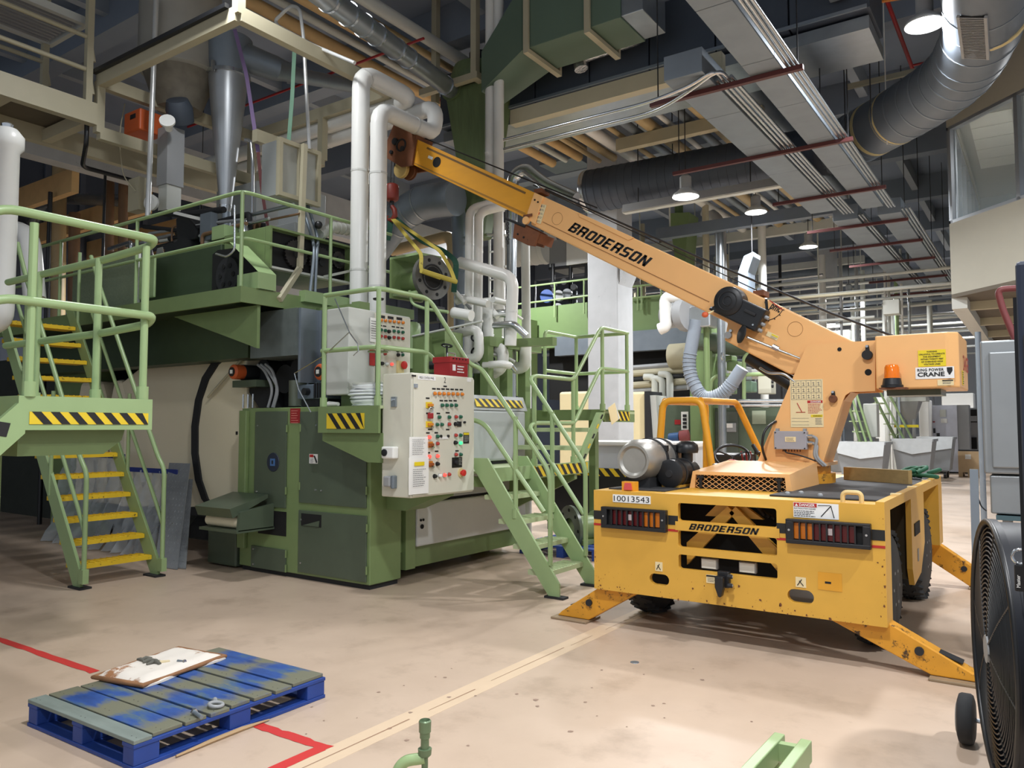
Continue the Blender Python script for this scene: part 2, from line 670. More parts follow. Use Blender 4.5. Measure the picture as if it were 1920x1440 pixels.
tape((-9.2, 2.70, 0), (-5.22, 2.72, 0), .07, 'torn red floor tape running to the pallet from the left edge', 1, 50)
tape((-3.62, 2.75, 0), (-3.03, 2.76, 0), .075, 'short red floor tape strip leading right from under the pallet', 2)
tape((-3.06, 2.74, 0), (-3.06, 1.4, 0), .075, 'red floor tape turning towards the viewer at the lower edge', 3)

# roof: slab, deep beams across, purlins
RFM = mat('roof_grey', (124, 136, 154), .8, var=.1, scale=1.5)
struct('ceiling', MB().box(-18, 9, -7, 50, 8.6, 8.8), RFM, smooth=0)
for i, y in enumerate((3, 6.4, 9.8, 13.2, 16.6, 20, 24, 28, 33, 38, 44)):
    struct('trim_roof_beam_%d' % (i+1), MB().box(-18, 9, y-.17, y+.17, 7.95, 8.6), mat('roof_beam', (128, 138, 152), .75, var=.08, scale=2), smooth=0)
for i, x in enumerate((-15, -12.2, -9.6, -7.2, -5, -2.8, -.4, 2)):
    struct('trim_purlin_%d' % (i+1), MB().box(x-.08, x+.08, -7, 50, 8.2, 8.6), mat('roof_purlin', (150, 158, 168), .7, var=.06), smooth=0)
# walls
WLM = mat('wall_cladding', (62, 70, 84), .7, var=.1, scale=2)
wl = struct('wall_left', MB().box(-18.2, -18, -7, 50, 0, 8.6), WLM, smooth=0)
rib = MB().box(-18.0, -17.94, -.06, .06, 4.2, 8.6)
r0 = None
for i in range(36):
    y = 0.5+i*.75
    if r0 is None:
        r0 = rib.build('wall_rib', mat('wall_rib', (76, 84, 98), .7, var=.1), wl, smooth=0)
        r0.location.y = y
    else:
        c = r0.copy()
        C.objects.link(c)
        c.location.y = y
wf = struct('wall_far', MB().box(-18, 9, 50, 50.2, 0, 8.6), mat('wall_far_white', (220, 224, 228), .7, var=.05), smooth=0)
for i in range(8):
    MB().box(-7.6+i*1.2, -6.6+i*1.2, 49.94, 50, 1.2, 3.4).build('wall_panel', mat('far_panel', (200, 206, 212), .4, var=.05), wf, smooth=0)
# concrete columns of the hall; the near one carries a bracket
def column(x, y, w_, label_n, br=True):
    o = struct('wall_column_%d' % label_n, MB().box(x-w_/2, x+w_/2, y-w_/2, y+w_/2, 0, 8.6), CONC, smooth=0, bevel=.02)
    if br:
        MB().prism([(x-w_/2, 4.6), (x+w_/2, 4.6), (x+w_/2+.14, 4.9), (x+w_/2+.14, 5.1), (x-w_/2, 5.1)], 'y', y-w_/2+.05, y+w_/2-.05).build('corbel', CONC, o, smooth=0)
    return o
pc = EYE + (c_f + c_r*((1146-960)/FPX) + c_u*(-80/FPX))*16.5
column(pc.x, pc.y, .72, 1)
column(-6.4, 29.6, .56, 2, False)
column(-15.5, 12.6, .56, 3, False)
# ---------------------------------------------------------------- glazed office on the right, corner cut at 45 degrees
ox, oy = -1.21, 14.43
s2 = math.sqrt(.5)
cd = V((s2, -s2, 0))      # along the cut corner, towards the viewer
cn = V((-s2, -s2, 0))     # outward


def cpt(t, d, z):
    p = V((ox, oy, 0))+cd*t-cn*d
    return V((p.x, p.y, z))


def cbox(t0, t1, d0, d1, z0, z1):
    mb = MB()
    q = [cpt(t0, d0, z0), cpt(t1, d0, z0), cpt(t1, d1, z0), cpt(t0, d1, z0), cpt(t0, d0, z1), cpt(t1, d0, z1), cpt(t1, d1, z1), cpt(t0, d1, z1)]
    return mb.add(q, [(0, 3, 2, 1), (4, 5, 6, 7), (0, 1, 5, 4), (1, 2, 6, 5), (2, 3, 7, 6), (3, 0, 4, 7)])


ZS, ZW, ZH = 3.78, 4.95, 6.56
wo = struct('wall_office', cbox(0, 5.6, 0, .15, ZS, ZW), WALLW, smooth=0)
cbox(0, 5.6, 0, .15, ZH, 8.6).build('upper_wall', WALLW, wo, smooth=0)
struct('wall_office_side', MB().box(ox, ox+.15, oy, 34, ZS, ZW), WALLW, smooth=0)
struct('wall_office_upper', MB().box(ox, ox+.15, oy+5.5, 34, ZW, 8.6), WALLW, smooth=0)
struct('trim_office_soffit', MB().add([(ox, oy, ZS), (ox+5.6*s2, oy-5.6*s2, ZS), (6, oy-5.6*s2, ZS), (6, 34, ZS), (ox, 34, ZS)] + [(ox, oy, ZS-.06), (ox+5.6*s2, oy-5.6*s2, ZS-.06), (6, oy-5.6*s2, ZS-.06), (6, 34, ZS-.06), (ox, 34, ZS-.06)],
       [(0, 1, 2, 3, 4), (9, 8, 7, 6, 5), (0, 5, 6, 1), (1, 6, 7, 2), (2, 7, 8, 3), (3, 8, 9, 4), (4, 9, 5, 0)]), mat('soffit_brown', (92, 84, 72), .8, var=.1), smooth=0)
for i in range(6):
    struct('trim_soffit_joist_%d' % (i+1), MB().box(-1.0, 5.5, 15+i*2.4, 15.12+i*2.4, ZS-.2, ZS-.06), CREAM, smooth=0)
struct('trim_soffit_edge', MB().box(ox, ox+.22, oy, 34, ZS-.24, ZS-.06), GREYP, smooth=0)
for i in range(4):
    y = 16.3+i*3.2
    t = thing('strip_light', 'slim strip light under the office floor, number %s from the near corner' % ['one', 'two', 'three', 'four'][i], 'strip light', (.3, y, ZS-.14), 'strip lights under the office')
    MB().box(-.4, 1.2, y-.05, y+.05, ZS-.18, ZS-.1).build('housing', GREYP, t, smooth=0)
    MB().box(-.38, 1.18, y-.03, y+.03, ZS-.2, ZS-.18).build('diffuser', mat('strip_diffuser', (250, 250, 240), .4, var=0, emit=.9), t, smooth=0)
GLS = mat('window_glass', (190, 205, 210), .05, alpha=.16, var=0)
ALU = mat('window_aluminium', (150, 155, 160), .35, .6, var=.05)
for i, (t0, t1) in enumerate(((0.03, 1.37), (1.37, 2.75), (2.75, 4.15), (4.15, 5.6))):
    wn = struct('window_%d' % (i+1), cbox(t0+.03, t1-.03, .06, .075, ZW+.05, ZH-.05), GLS, smooth=0)
    fm = cbox(t0, t0+.045, .0, .12, ZW, ZH)
    for q in (cbox(t0, t1, .0, .12, ZW, ZW+.05), cbox(t0, t1, .0, .12, ZH-.05, ZH), cbox(t1-.025, t1, 0, .12, ZW, ZH)):
        fm.add(q.v, q.f)
    fm.build('window_frame', ALU, wn, smooth=0)
wn = struct('window_5', MB().box(ox+.06, ox+.075, oy+.05, oy+5.4, ZW+.05, ZH-.05), GLS, smooth=0)
fm = MB().box(ox, ox+.12, oy, oy+5.5, ZW, ZW+.05).box(ox, ox+.12, oy, oy+5.5, ZH-.05, ZH)
for k in range(6):
    fm.box(ox, ox+.12, oy+k*1.08, oy+k*1.08+.045, ZW, ZH)
fm.build('window_frame', ALU, wn, smooth=0)
struct('wall_office_head', MB().box(ox, ox+.15, oy, oy+5.5, ZH, 8.6), WALLW, smooth=0)
oc = struct('ceiling_office', MB().add([(ox+.1, oy+.1, 6.7), (2.6, oy-3.7, 6.7), (6, oy-3.7, 6.7), (6, 20, 6.7), (ox+.1, 20, 6.7)], [(0, 1, 2, 3, 4)]), mat('office_grid', (150, 150, 144), .7, var=.02), smooth=0)
tl = None
TLM = mat('office_tile', (196, 196, 186), .8, var=.04)
for i in range(7):
    for j in range(9):
        xx, yy = -.9+i*.62, 12.0+j*.62
        if xx+yy < ox+oy+.2:
            continue
        if tl is None:
            tl = MB().box(0, .6, 0, .6, 6.685, 6.7).build('ceiling_tile', TLM, oc, smooth=0)
            tl.location = (xx, yy, 0)
        else:
            c = tl.copy()
            C.objects.link(c)
            c.location = (xx, yy, 0)
struct('wall_office_back', MB().box(-1.05, 6, 19.9, 20.0, ZS, 8.6), mat('office_back', (150, 152, 148), .8, var=.05), smooth=0)
d = thing('office_desk', 'white desk heaped with papers just inside the office window', 'desk', (-.3, 15.0, ZS))
MB().box(-.9, .5, 14.6, 15.4, ZS+1.15, ZS+1.2).build('desk_top', PAPER, d, smooth=0)
for (a, b) in ((-.85, 14.65), (.45, 14.65), (-.85, 15.35), (.45, 15.35)):
    MB().box(a-.02, a+.02, b-.02, b+.02, ZS, ZS+1.15).build('leg', ALU, d, smooth=0)
pp = thing('paper_heap', 'crumpled white plastic and papers on the office desk behind glass', 'papers', (-.5, 14.9, ZS+1.2))
for k in range(9):
    a = (-.8+.8*rr.random(), 14.7+.5*rr.random())
    b = .12+.14*rr.random()
    MB().add([(a[0], a[1], ZS+1.2), (a[0]+b, a[1]+.02, ZS+1.25+.15*rr.random()), (a[0]+b*.7, a[1]+b, ZS+1.2+.2*rr.random()), (a[0]-.03, a[1]+b*.6, ZS+1.3)], [(0, 1, 2, 3)]).build('sheet', PAPER, pp, smooth=0)

ol = thing('office_ceiling_light', 'square ceiling light inside the glazed office', 'lamp', (.6, 15.2, 6.66))
MB().box(.3, .9, 14.9, 15.5, 6.64, 6.68).build('diffuser', mat('office_diffuser', (255, 252, 244), .4, var=0, emit=2.5), ol, smooth=0)
l = bpy.data.lights.new('office_light', 'AREA')
l.size = .6
l.energy = 90
lo = bpy.data.objects.new('office_light', l)
C.objects.link(lo)
lo.location = (0, 0, -.05)
lo.parent = ol
# ================================================================ THE MOBILE CRANE
CX = -1.99
YR = 5.65          # rear face
ZD = 1.10          # deck height
crane = thing('mobile_crane', 'yellow industrial mobile crane with long orange boom reaching left over the press', 'crane', (CX, 7.4, 0))
XL, XR = -3.08, -0.90


def rp(px, py):
    return X(px, py, y=YR)


def bp(px, py, y=7.30):
    p = X(px, py, y=y)
    return (p.x, p.z)


# rear panel with its slots and the two tow holes
pan = MB().box(XL, XR, YR, YR+.05, .30, ZD).build('rear_panel', YEL, crane, smooth=0)


def oval(cx, cz, w_, h_, y0, y1, n=8):
    r = h_/2
    pts = []
    for s in (1, -1):
        for k in range(n+1):
            a = -math.pi/2+math.pi*k/n
            pts.append((cx+s*(w_/2-r)+s*r*math.cos(a), cz+s*r*math.sin(a)))
    return MB().prism(pts, 'y', y0, y1)


def rrect(x0, x1, z0, z1, r, y0, y1, n=4):
    pts = []
    for (cx, cz, a0) in ((x1-r, z0+r, -90), (x1-r, z1-r, 0), (x0+r, z1-r, 90), (x0+r, z0+r, 180)):
        for k in range(n+1):
            a = math.radians(a0+90*k/n)
            pts.append((cx+r*math.cos(a), cz+r*math.sin(a)))
    return MB().prism(pts, 'y', y0, y1)


SX0, SX1 = -2.35, -1.605
cut(pan, [rrect(SX0, SX1, .90, 1.035, .02, YR-.1, YR+.2), rrect(SX0, SX1, .70, .825, .02, YR-.1, YR+.2), rrect(SX0, SX1, .535, .645, .02, YR-.1, YR+.2),
          oval(-2.51, .435, .165, .085, YR-.1, YR+.2), oval(-1.45, .435, .18, .095, YR-.1, YR+.2)])
for (x0, x1, s) in ((XL, -2.99, 1), (-2.43, SX0, 1), (SX1, -1.53, 1), (-.98, XR, 1)):
    MB().box(x0, x1, YR-.003, YR, .865, .935).build('black_band', HAZK, crane, smooth=0)
    MB().box(x0, x1, YR-.003, YR, .815, .832).build('red_band', INKR, crane, smooth=0)
# seen through the slots: an inner bulkhead, the sloped braces and the work lights
MB().box(-2.5, -1.5, YR+.42, YR+.45, .4, 1.06).build('inner_bulkhead', DARK, crane, smooth=0)
br = MB().prism([(-2.33, .55), (-1.95, .97), (-2.0, 1.02), (-2.33, .72)], 'y', YR+.12, YR+.16)
br.prism([(-1.62, .55), (-1.99, .97), (-1.94, 1.02), (-1.62, .72)], 'y', YR+.12, YR+.16)
br.build('slot_brace', YEL, crane, smooth=0)
MB().prism([(-2.2, .93), (-1.75, .93), (-1.9, 1.03), (-2.1, 1.03)], 'y', YR+.18, YR+.22).build('drawbar_plate', YEL, crane, smooth=0)
for x in (-2.02, -1.93):
    MB().cyl((x, YR+.165, .955), (x, YR+.18, .955), .018, n=10).build('bolt', GREYB, crane)
for x in (-2.13, -1.84):
    l = MB().box(x-.065, x+.065, YR+.06, YR+.10, .545, .625).build('work_light', GREYB, crane, smooth=0, bevel=.008)
    MB().box(x-.055, x+.055, YR+.054, YR+.06, .552, .618).build('lens', mat('lamp_glass', (215, 218, 214), .15, var=.05), l, smooth=0)
for k in range(4):
    MB().tube([(-1.80+k*.035, YR+.2, 1.02-.02*k), (-1.74+k*.035, YR+.16, .97-.012*k), (-1.72+k*.03, YR+.3, .92)], .013, 7).build('hose', BLK, crane)
np_ = MB().box(SX0-.02, SX1+.02, YR-.006, YR, .828, .895).build('name_plate', YEL, crane, smooth=0)
block('lettering', 'BRODERSON', (-2.26, YR-.009, .840), (1, 0, 0), (0, 0, 1), .046, .535, INK, np_)
# tail lamps behind black slatted guards
for (x0, x1, order) in ((-2.99, -2.43, 1), (-1.53, -.98, -1)):
    g = MB().box(x0, x1, YR-.055, YR-.003, .805, .835).box(x0, x1, YR-.055, YR-.003, .955, .975).box(x0, x0+.05, YR-.055, YR-.003, .83, .96).box(x1-.05, x1, YR-.055, YR-.003, .83, .96)
    g = g.build('tail_lamp_guard', BLK, crane, smooth=0, bevel=.006)
    MB().box(x0+.05, x1-.05, YR-.02, YR-.004, .835, .955).build('backing', DARK, g, smooth=0)
    n = 10
    wdt = (x1-x0-.1)/n
    cols = ['d', 'r', 'r', 'r', 'w', 'r', 'r', 'a', 'a', 'a'][::order]
    LM = {'d': DARK, 'r': mat('lens_red', (84, 12, 18), .2, var=.1), 'a': mat('lens_amber', (190, 104, 18), .2, var=.1), 'w': mat('lens_clear', (190, 176, 176), .15, var=.1)}
    for k in range(n):
        xx = x0+.05+k*wdt
        if cols[k] != 'd':
            if cols[k] == 'w':
                MB().box(xx, xx+wdt, YR-.034, YR-.02, .84, .95).build('lamp_lens', LM['r'], g, smooth=0)
                MB().box(xx+.006, xx+wdt-.012, YR-.038, YR-.034, .88, .925).build('lamp_lens', LM['w'], g, smooth=0)
            else:
                MB().box(xx, xx+wdt, YR-.034, YR-.02, .84, .95).build('lamp_lens', LM[cols[k]], g, smooth=0)
        MB().box(xx-.005, xx+.005, YR-.055, YR-.02, .835, .957).build('guard_slat', BLK, g, smooth=0)
    for xx in (x0+.025, x1-.025):
        MB().cyl((xx, YR-.06, .9), (xx, YR-.05, .9), .008, n=8).build('screw', STEEL, g)
# stickers on the rear panel
pl = plate('number_sticker', (-2.905, YR-.001, 1.012), (1, 0, 0), (0, 0, 1), .33, .062, LBLW, crane, .003)
text('lettering', '10013543', (-2.895, YR-.0055, 1.022), (1, 0, 0), (0, 0, 1), .043, INK, pl, width=.31)
pl = plate('danger_sticker', (-1.485, YR-.001, .985), (1, 0, 0), (0, 0, 1), .30, .105, LBLW, crane, .003)
plate('red_header', (-1.482, YR-.0045, 1.06), (1, 0, 0), (0, 0, 1), .155, .027, INKR, pl, .001)
text('lettering', 'DANGER', (-1.445, YR-.0065, 1.065), (1, 0, 0), (0, 0, 1), .018, LBLW, pl, bold=.02, width=.105)
MB().add([(-1.475, YR-.0065, 1.064), (-1.453, YR-.0065, 1.064), (-1.464, YR-.0065, 1.083)], [(0, 1, 2)]).build('triangle', LBLW, pl, smooth=0)
text('lettering', 'ELECTROCUTION HAZARD', (-1.48, YR-.0055, 1.043), (1, 0, 0), (0, 0, 1), .010, INK, pl, bold=.01, width=.145)
lines('small_print', (-1.48, YR-.0055, 1.028), (1, 0, 0), (0, 0, 1), .145, 4, .0115, .006, INKG, pl, 4)
MB().tube([(-1.30, YR-.006, 1.0), (-1.235, YR-.006, 1.075), (-1.215, YR-.006, .995)], .003, 5).tube([(-1.32, YR-.006, 1.075), (-1.24, YR-.006, 1.078)], .002, 5).build('pictogram', INK, pl)
for (x, z, w_) in ((-2.54, .50, .06), (-1.48, .50, .07)):
    pl = plate('lashing_sticker', (x, YR-.001, z), (1, 0, 0), (0, 0, 1), w_, .07, LBLC, crane, .003)
    MB().tube([(x+.012, YR-.006, z+.012), (x+w_*.6, YR-.006, z+.055)], .0028, 5).tube([(x+w_*.75, YR-.006, z+.012), (x+w_*.35, YR-.006, z+.045)], .0028, 5).build('pictogram', INK, pl)
pl = plate('data_plate', (-2.13, YR-.001, .455), (1, 0, 0), (0, 0, 1), .08, .062, LBLC, crane, .003)
MB().box(-2.128, -2.052, YR-.006, YR-.0045, .502, .514).build('header', INK, pl, smooth=0)
lines('small_print', (-2.12, YR-.0055, .488), (1, 0, 0), (0, 0, 1), .06, 3, .011, .004, INKG, pl, 5)
pl = plate('faded_sticker', (-1.33, YR-.001, .50), (1, 0, 0), (0, 0, 1), .155, .12, mat('sticker_amber', (222, 158, 44), .5, var=.1), crane, .002)
MB().box(-1.285, -1.245, YR-.004, YR-.003, .545, .56).build('scuff', INK, pl, smooth=0)
# chipped paint along the lower rear panel
ck = MB()
rc_ = random.Random(5)
for k in range(150):
    x = XL+.03+(XR-XL-.06)*rc_.random()
    z = .302+.16*rc_.random()**2.6
    if rc_.random() < .25:
        x = rc_.choice((XL, XR))+rc_.uniform(-.05, .05)
        x = min(XR-.01, max(XL+.01, x))
        z = .31+.7*rc_.random()
    if min(abs(x+2.51), abs(x+1.45)) < .14 and .36 < z < .52:
        continue
    r = .0015+.008*rc_.random()**4
    n_ = 6
    ck.add([(x+r*rc_.uniform(.5, 1.5)*math.cos(6.283*j/n_), YR-.0015, z+r*rc_.uniform(.5, 1.7)*math.sin(6.283*j/n_)) for j in range(n_)], [tuple(range(n_))])
o = ck.build('paint_chips', RUST, crane, smooth=0)
o['kind'] = 'stuff'
# pintle tow hook
tw = MB().box(-2.03, -1.94, YR-.05, YR-.003, .44, .56).build('tow_hitch', BLK, crane, smooth=0, bevel=.01)
MB().prism([(-2.03, .53), (-1.965, .53), (-1.965, .45), (-1.985, .38), (-2.005, .38), (-2.03, .45)], 'y', YR-.11, YR-.05).build('hook_jaw', BLK, tw, smooth=0, bevel=.012)
for (x, z) in ((-1.925, .53), (-1.925, .465)):
    MB().cyl((x-.02, YR-.06, z), (x+.012, YR-.06, z), .016, n=8).build('bolt', BLKM, tw)
    MB().cyl((x, YR-.062, z), (x, YR-.05, z), .017, n=6).build('bolt', GREYB, tw)
# chassis, deck, skirts
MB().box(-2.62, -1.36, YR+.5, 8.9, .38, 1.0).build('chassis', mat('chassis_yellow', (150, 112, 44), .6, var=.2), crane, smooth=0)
MB().box(XL, XR, YR+.05, 9.0, ZD-.05, ZD).build('deck', YEL, crane, smooth=0)
MB().box(XR-.03, XR, YR+.05, YR+.22, .30, ZD-.05).build('side_skirt', YEL, crane, smooth=0)
MB().box(XL, XL+.03, YR+.05, YR+.22, .30, ZD-.05).build('side_skirt', YEL, crane, smooth=0)
sk = MB().prism([(6.86, ZD-.05), (7.62, ZD-.05), (7.62, .62), (7.35, .40), (6.95, .36), (6.86, .5)], 'x', XR-.04, XR).build('side_box', YEL, crane, smooth=0)
MB().box(XR, XR+.006, 7.0, 7.3, .74, .84).build('step_slot', DARK, sk, smooth=0)
MB().box(XR, XR+.006, 7.15, 7.2, .52, .62).build('latch', GREYB, sk, smooth=0)
MB().box(XR-.35, XR-.03, 6.95, 7.6, .40, ZD-.05).build('battery_box', mat('chassis_dark', (70, 60, 40), .7, var=.2), crane, smooth=0)
MB().prism([(6.86, ZD-.05), (7.62, ZD-.05), (7.62, .5), (6.86, .42)], 'x', XL, XL+.04).build('side_box', YEL, crane, smooth=0)
for xa, xb in ((XR-.25, XR), (XL, XL+.25)):
    MB().box(xa, xb, 8.74, 9.0, .45, ZD-.05).build('front_corner', YEL, crane, smooth=0)
MB().box(XL, XR, 8.97, 9.02, .45, ZD-.05).build('front_panel', YEL, crane, smooth=0)
MB().box(-1.72, -.96, 5.88, 8.92, ZD, ZD+.014).build('deck_mat', mat('deck_rubber', (48, 48, 50), .75, var=.25, scale=9), crane, smooth=0, bevel=.005)
MB().box(-3.02, -2.52, 5.80, 6.9, ZD, ZD+.01).build('deck_mat', mat('deck_rubber', (48, 48, 50)), crane, smooth=0)
MB().box(XR-.055, XR, YR, 9.0, ZD, ZD+.02).build('deck_edge_rail', YEL, crane, smooth=0)
for yy in (6.35, 7.2, 8.1):
    MB().box(-.97, -.90, yy, yy+.05, ZD+.012, ZD+.026).build('deck_clip', LBLC, crane, smooth=0)
MB().tube(fillet([(-1.17, YR+.06, ZD), (-1.17, YR+.06, ZD+.07), (-1.05, YR+.06, ZD+.07), (-1.05, YR+.06, ZD)], .05), .016, 8).build('lifting_eye', mat('eye_cream', (220, 190, 130), .5), crane)
for (x, y) in ((-1.62, 6.0), (-1.55, 6.12), (-1.38, 5.98)):
    MB().rev((x, y, ZD+.014), (0, 0, 1), [(0, .02), (.012, .018), (.018, .01)], 10).build('deck_bolt', GREYB, crane)


def tyre(cx, cy, r=.425, w_=.27):
    t = MB().rev((cx-w_/2, cy, r), (1, 0, 0), [(0, r*.60), (.02, r*.80), (.05, r*.94), (.075, r), (w_-.075, r), (w_-.05, r*.94), (w_-.02, r*.80), (w_, r*.60)], 36).build('tyre', TYRE, crane, smooth=40)
    tr = MB()
    for k in range(30):
        a = 2*math.pi*k/30
        for s in (-1, 1):
            p = V((cx+s*w_*.10, cy+math.cos(a)*(r-.004), r+math.sin(a)*(r-.004)))
            a2 = a+.12
            q = V((cx+s*w_*.40, cy+math.cos(a2)*(r-.022), r+math.sin(a2)*(r-.022)))
            tr.bar(p, q, .035, .03, up=(0, math.cos(a), math.sin(a)))
    tr.build('tread_blocks', TYRE, t, smooth=0)
    MB().rev((cx-w_/2+.02, cy, r), (1, 0, 0), [(0, .2), (.01, .24), (w_-.05, .24), (w_-.04, .2)], 20).build('rim', YELW, t)
    for s in (-1, 1):
        for k in range(6):
            a = 2*math.pi*k/6
            q = V((cx+s*(w_/2-.02), cy+.13*math.cos(a), r+.13*math.sin(a)))
            MB().cyl(q, q+V((s*.02, 0, 0)), .013, n=6).build('wheel_nut', GREYB, t)
for (x, y) in ((-1.085, 6.42), (-1.085, 8.30), (-2.895, 6.42), (-2.895, 8.30)):
    tyre(x, y)
# outriggers: box legs slanting out to pads on the floor
for (x0, z0, x1, yy) in ((-1.30, .40, -.50, 5.775), (-2.72, .40, -3.33, 5.775), (-1.25, .50, -.52, 9.12), (-2.75, .5, -3.45, 9.12)):
    s = 1 if x1 > x0 else -1
    lg = MB()
    dl = (V((x1, 0, .03))-V((x0, 0, z0))).normalized()
    nl = V((-dl.z, 0, dl.x))*(1 if s > 0 else -1)
    lg.prism([((V((x0, 0, z0))+nl*.11).x, z0+nl.z*.11), ((V((x0, 0, z0))-nl*.09).x, z0-nl.z*.09), (x1-s*.16, .022), (x1+s*.14, .022), (x1+s*.10, .06)], 'y', yy-.065, yy+.065)
    lg = lg.build('outrigger_leg', YELW, crane, smooth=0, bevel=.008)
    a = V((x1, yy, .075))+(V((x0, yy, z0))-V((x1, yy, .075)))*.28
    MB().cyl((a.x, yy-.085, a.z), (a.x, yy-.06, a.z), .028, n=12).build('pin', BLKM, lg)
    MB().box(x1-.17, x1+.17, yy-.13, yy+.13, 0, .02).build('pad', mat('pad_grey', (150, 130, 104), .6, .2, var=.2), lg, smooth=0, bevel=.006)
    MB().bar((x1+s*.02, yy, .12), (x0+(x1-x0)*.15, yy, z0-(z0-.12)*.12), .10, .006, up=(0, 0, 1)).build('grease_strip', BLKM, lg, smooth=0)
# engine hood with expanded-metal grille
HX0, HX1, HY0, HY1 = -2.50, -1.655, 6.27, 7.15
hz0, hz1 = ZD, 1.245
hd = MB()
hd.prism([(HX0+.03, hz1), (HX1-.02, hz1), (HX1, hz0), (HX1-.045, hz0), (HX1-.055, hz1-.028), (HX0+.055, hz1-.028), (HX0+.045, hz0), (HX0, hz0)][::-1], 'y', HY0, HY0+.03)
hd.add([(HX0+.03, HY0+.03, hz1), (HX1-.02, HY0+.03, hz1), (HX1-.02, HY1, hz1+.06), (HX0+.03, HY1, hz1+.06), (HX0, HY0+.03, hz0), (HX1, HY0+.03, hz0), (HX1, HY1, hz0), (HX0, HY1, hz0)], [(0, 1, 2, 3), (1, 5, 6, 2), (3, 7, 4, 0), (2, 6, 7, 3)])
hood = hd.build('engine_hood', ORA, crane, smooth=0)
MB().box(HX0+.04, HX1-.04, HY0+.06, HY0+.08, hz0, hz1-.03).build('radiator', DARK, hood, smooth=0)
gr = MB()
nx = 13
gx0, gx1, gz0, gz1 = HX0+.05, HX1-.05, hz0+.004, hz1-.026
step = (gx1-gx0)/nx
hh = (gz1-gz0)/3
for i in range(nx):
    for j in range(3):
        x0, x1 = gx0+i*step, gx0+(i+1)*step
        z0, z1 = gz0+j*hh, gz0+(j+1)*hh
        xm, zm = (x0+x1)/2, (z0+z1)/2
        for (a, b) in (((x0, zm), (xm, z1)), ((xm, z1), (x1, zm)), ((x1, zm), (xm, z0)), ((xm, z0), (x0, zm))):
            gr.bar((a[0], HY0+.02, a[1]), (b[0], HY0+.02, b[1]), .004, .005, up=(0, 1, 0))
gr.build('expanded_mesh', ORA, hood, smooth=0)
for x in (HX0+.10, HX1-.10):
    k = MB().box(x-.012, x+.012, HY0-.012, HY0, hz0+.01, hz1-.05).build('rubber_latch', BLK, hood, smooth=0)
    MB().box(x-.028, x+.028, HY0-.016, HY0, hz1-.055, hz1-.035).build('latch_grip', BLK, k, smooth=0)
for x in (HX0+.02, -2.2, -1.95):
    MB().box(x, x+.06, HY0-.12, HY0-.02, ZD, ZD+.008).build('hood_hinge', YEL, hood, smooth=0)
# gas bottle, hydraulic filter can and air cleaner on the left of the deck
lp = MB().rev((-2.86, 5.93, 1.335), (0, 1, 0), [(0.02, .105), (0.0, .125), (.0, .145), (.02, .155), (.05, .165), (.10, .178), (.62, .178), (.70, .165), (.76, .12), (.78, .06)], 32).build('gas_bottle', TANK, crane, smooth=45)
MB().rev((-2.86, 5.955, 1.335), (0, 1, 0), [(.06, .03), (.01, .09), (.0, .105), (.03, .11)][::-1], 24).build('domed_end', STEEL, lp, smooth=60)
for y in (6.22, 6.42):
    MB().rev((-2.86, y, 1.335), (0, 1, 0), [(0, .18), (0, .186), (.04, .186), (.04, .18)], 32).build('strap', BLKM, lp)
    MB().box(-2.72, -2.68, y, y+.04, 1.41, 1.46).build('strap_buckle', BLK, lp, smooth=0)
MB().box(-2.98, -2.74, 6.0, 6.6, ZD, 1.19).build('cradle', BLKM, crane, smooth=0)
fc = MB().rev((-2.62, 6.12, 1.225), (0, 1, 0), [(0, .09), (.01, .118), (.30, .118), (.31, .10), (.46, .10)], 26).build('filter_can', BLK, crane, smooth=40)
MB().rev((-2.62, 6.112, 1.225), (0, 1, 0), [(0, .03), (.012, .035)], 12).build('end_boss', BLKM, fc)
for y in (6.22, 6.38):
    MB().rev((-2.62, y, 1.225), (0, 1, 0), [(0, .119), (0, .124), (.02, .124), (.02, .119)], 26).build('band', BLKM, fc)
MB().box(-2.70, -2.54, 6.15, 6.5, ZD, 1.13).build('bracket', YEL, fc, smooth=0)
ac = MB().cyl((-2.62, 6.52, 1.28), (-2.62, 6.52, 1.40), .05, n=14).build('air_intake', BLK, crane)
MB().rev((-2.62, 6.52, 1.39), (0, 0, 1), [(0, .095), (.03, .102), (.07, .095), (.10, .06), (.105, .02)], 22).build('rain_cap', BLK, ac, smooth=50)
MB().box(-2.86, -2.74, 5.72, 5.78, ZD, ZD+.075).build('marker_bracket', ORI, crane, smooth=0)
MB().prism([(-2.835, ZD+.01), (-2.765, ZD+.01), (-2.775, ZD+.065), (-2.825, ZD+.065)], 'y', 5.70, 5.72).build('marker_lamp', mat('marker_pink', (206, 84, 84), .3), crane, smooth=0)
# engine bits seen between bottle and cage
for (x, y, z, r, m) in ((-2.45, 7.2, 1.27, .06, RED), (-2.36, 7.25, 1.26, .05, STEEL), (-2.3, 7.1, 1.24, .04, GREYB), (-2.5, 6.9, 1.25, .05, STEEL)):
    MB().rev((x, y, z-r*1.5), (.2, .1, 1), [(0, r*.7), (.02, r), (r*2, r), (r*2.2, r*.5)], 12).build('engine_fitting', m, crane)
MB().box(-2.98, -2.45, 7.0, 8.3, ZD, 1.19).build('operator_tub', YEL, crane, smooth=0)
MB().box(-2.95, -2.55, 7.9, 8.25, 1.19, 1.34).build('seat_back', BLK, crane, smooth=0, bevel=.03)
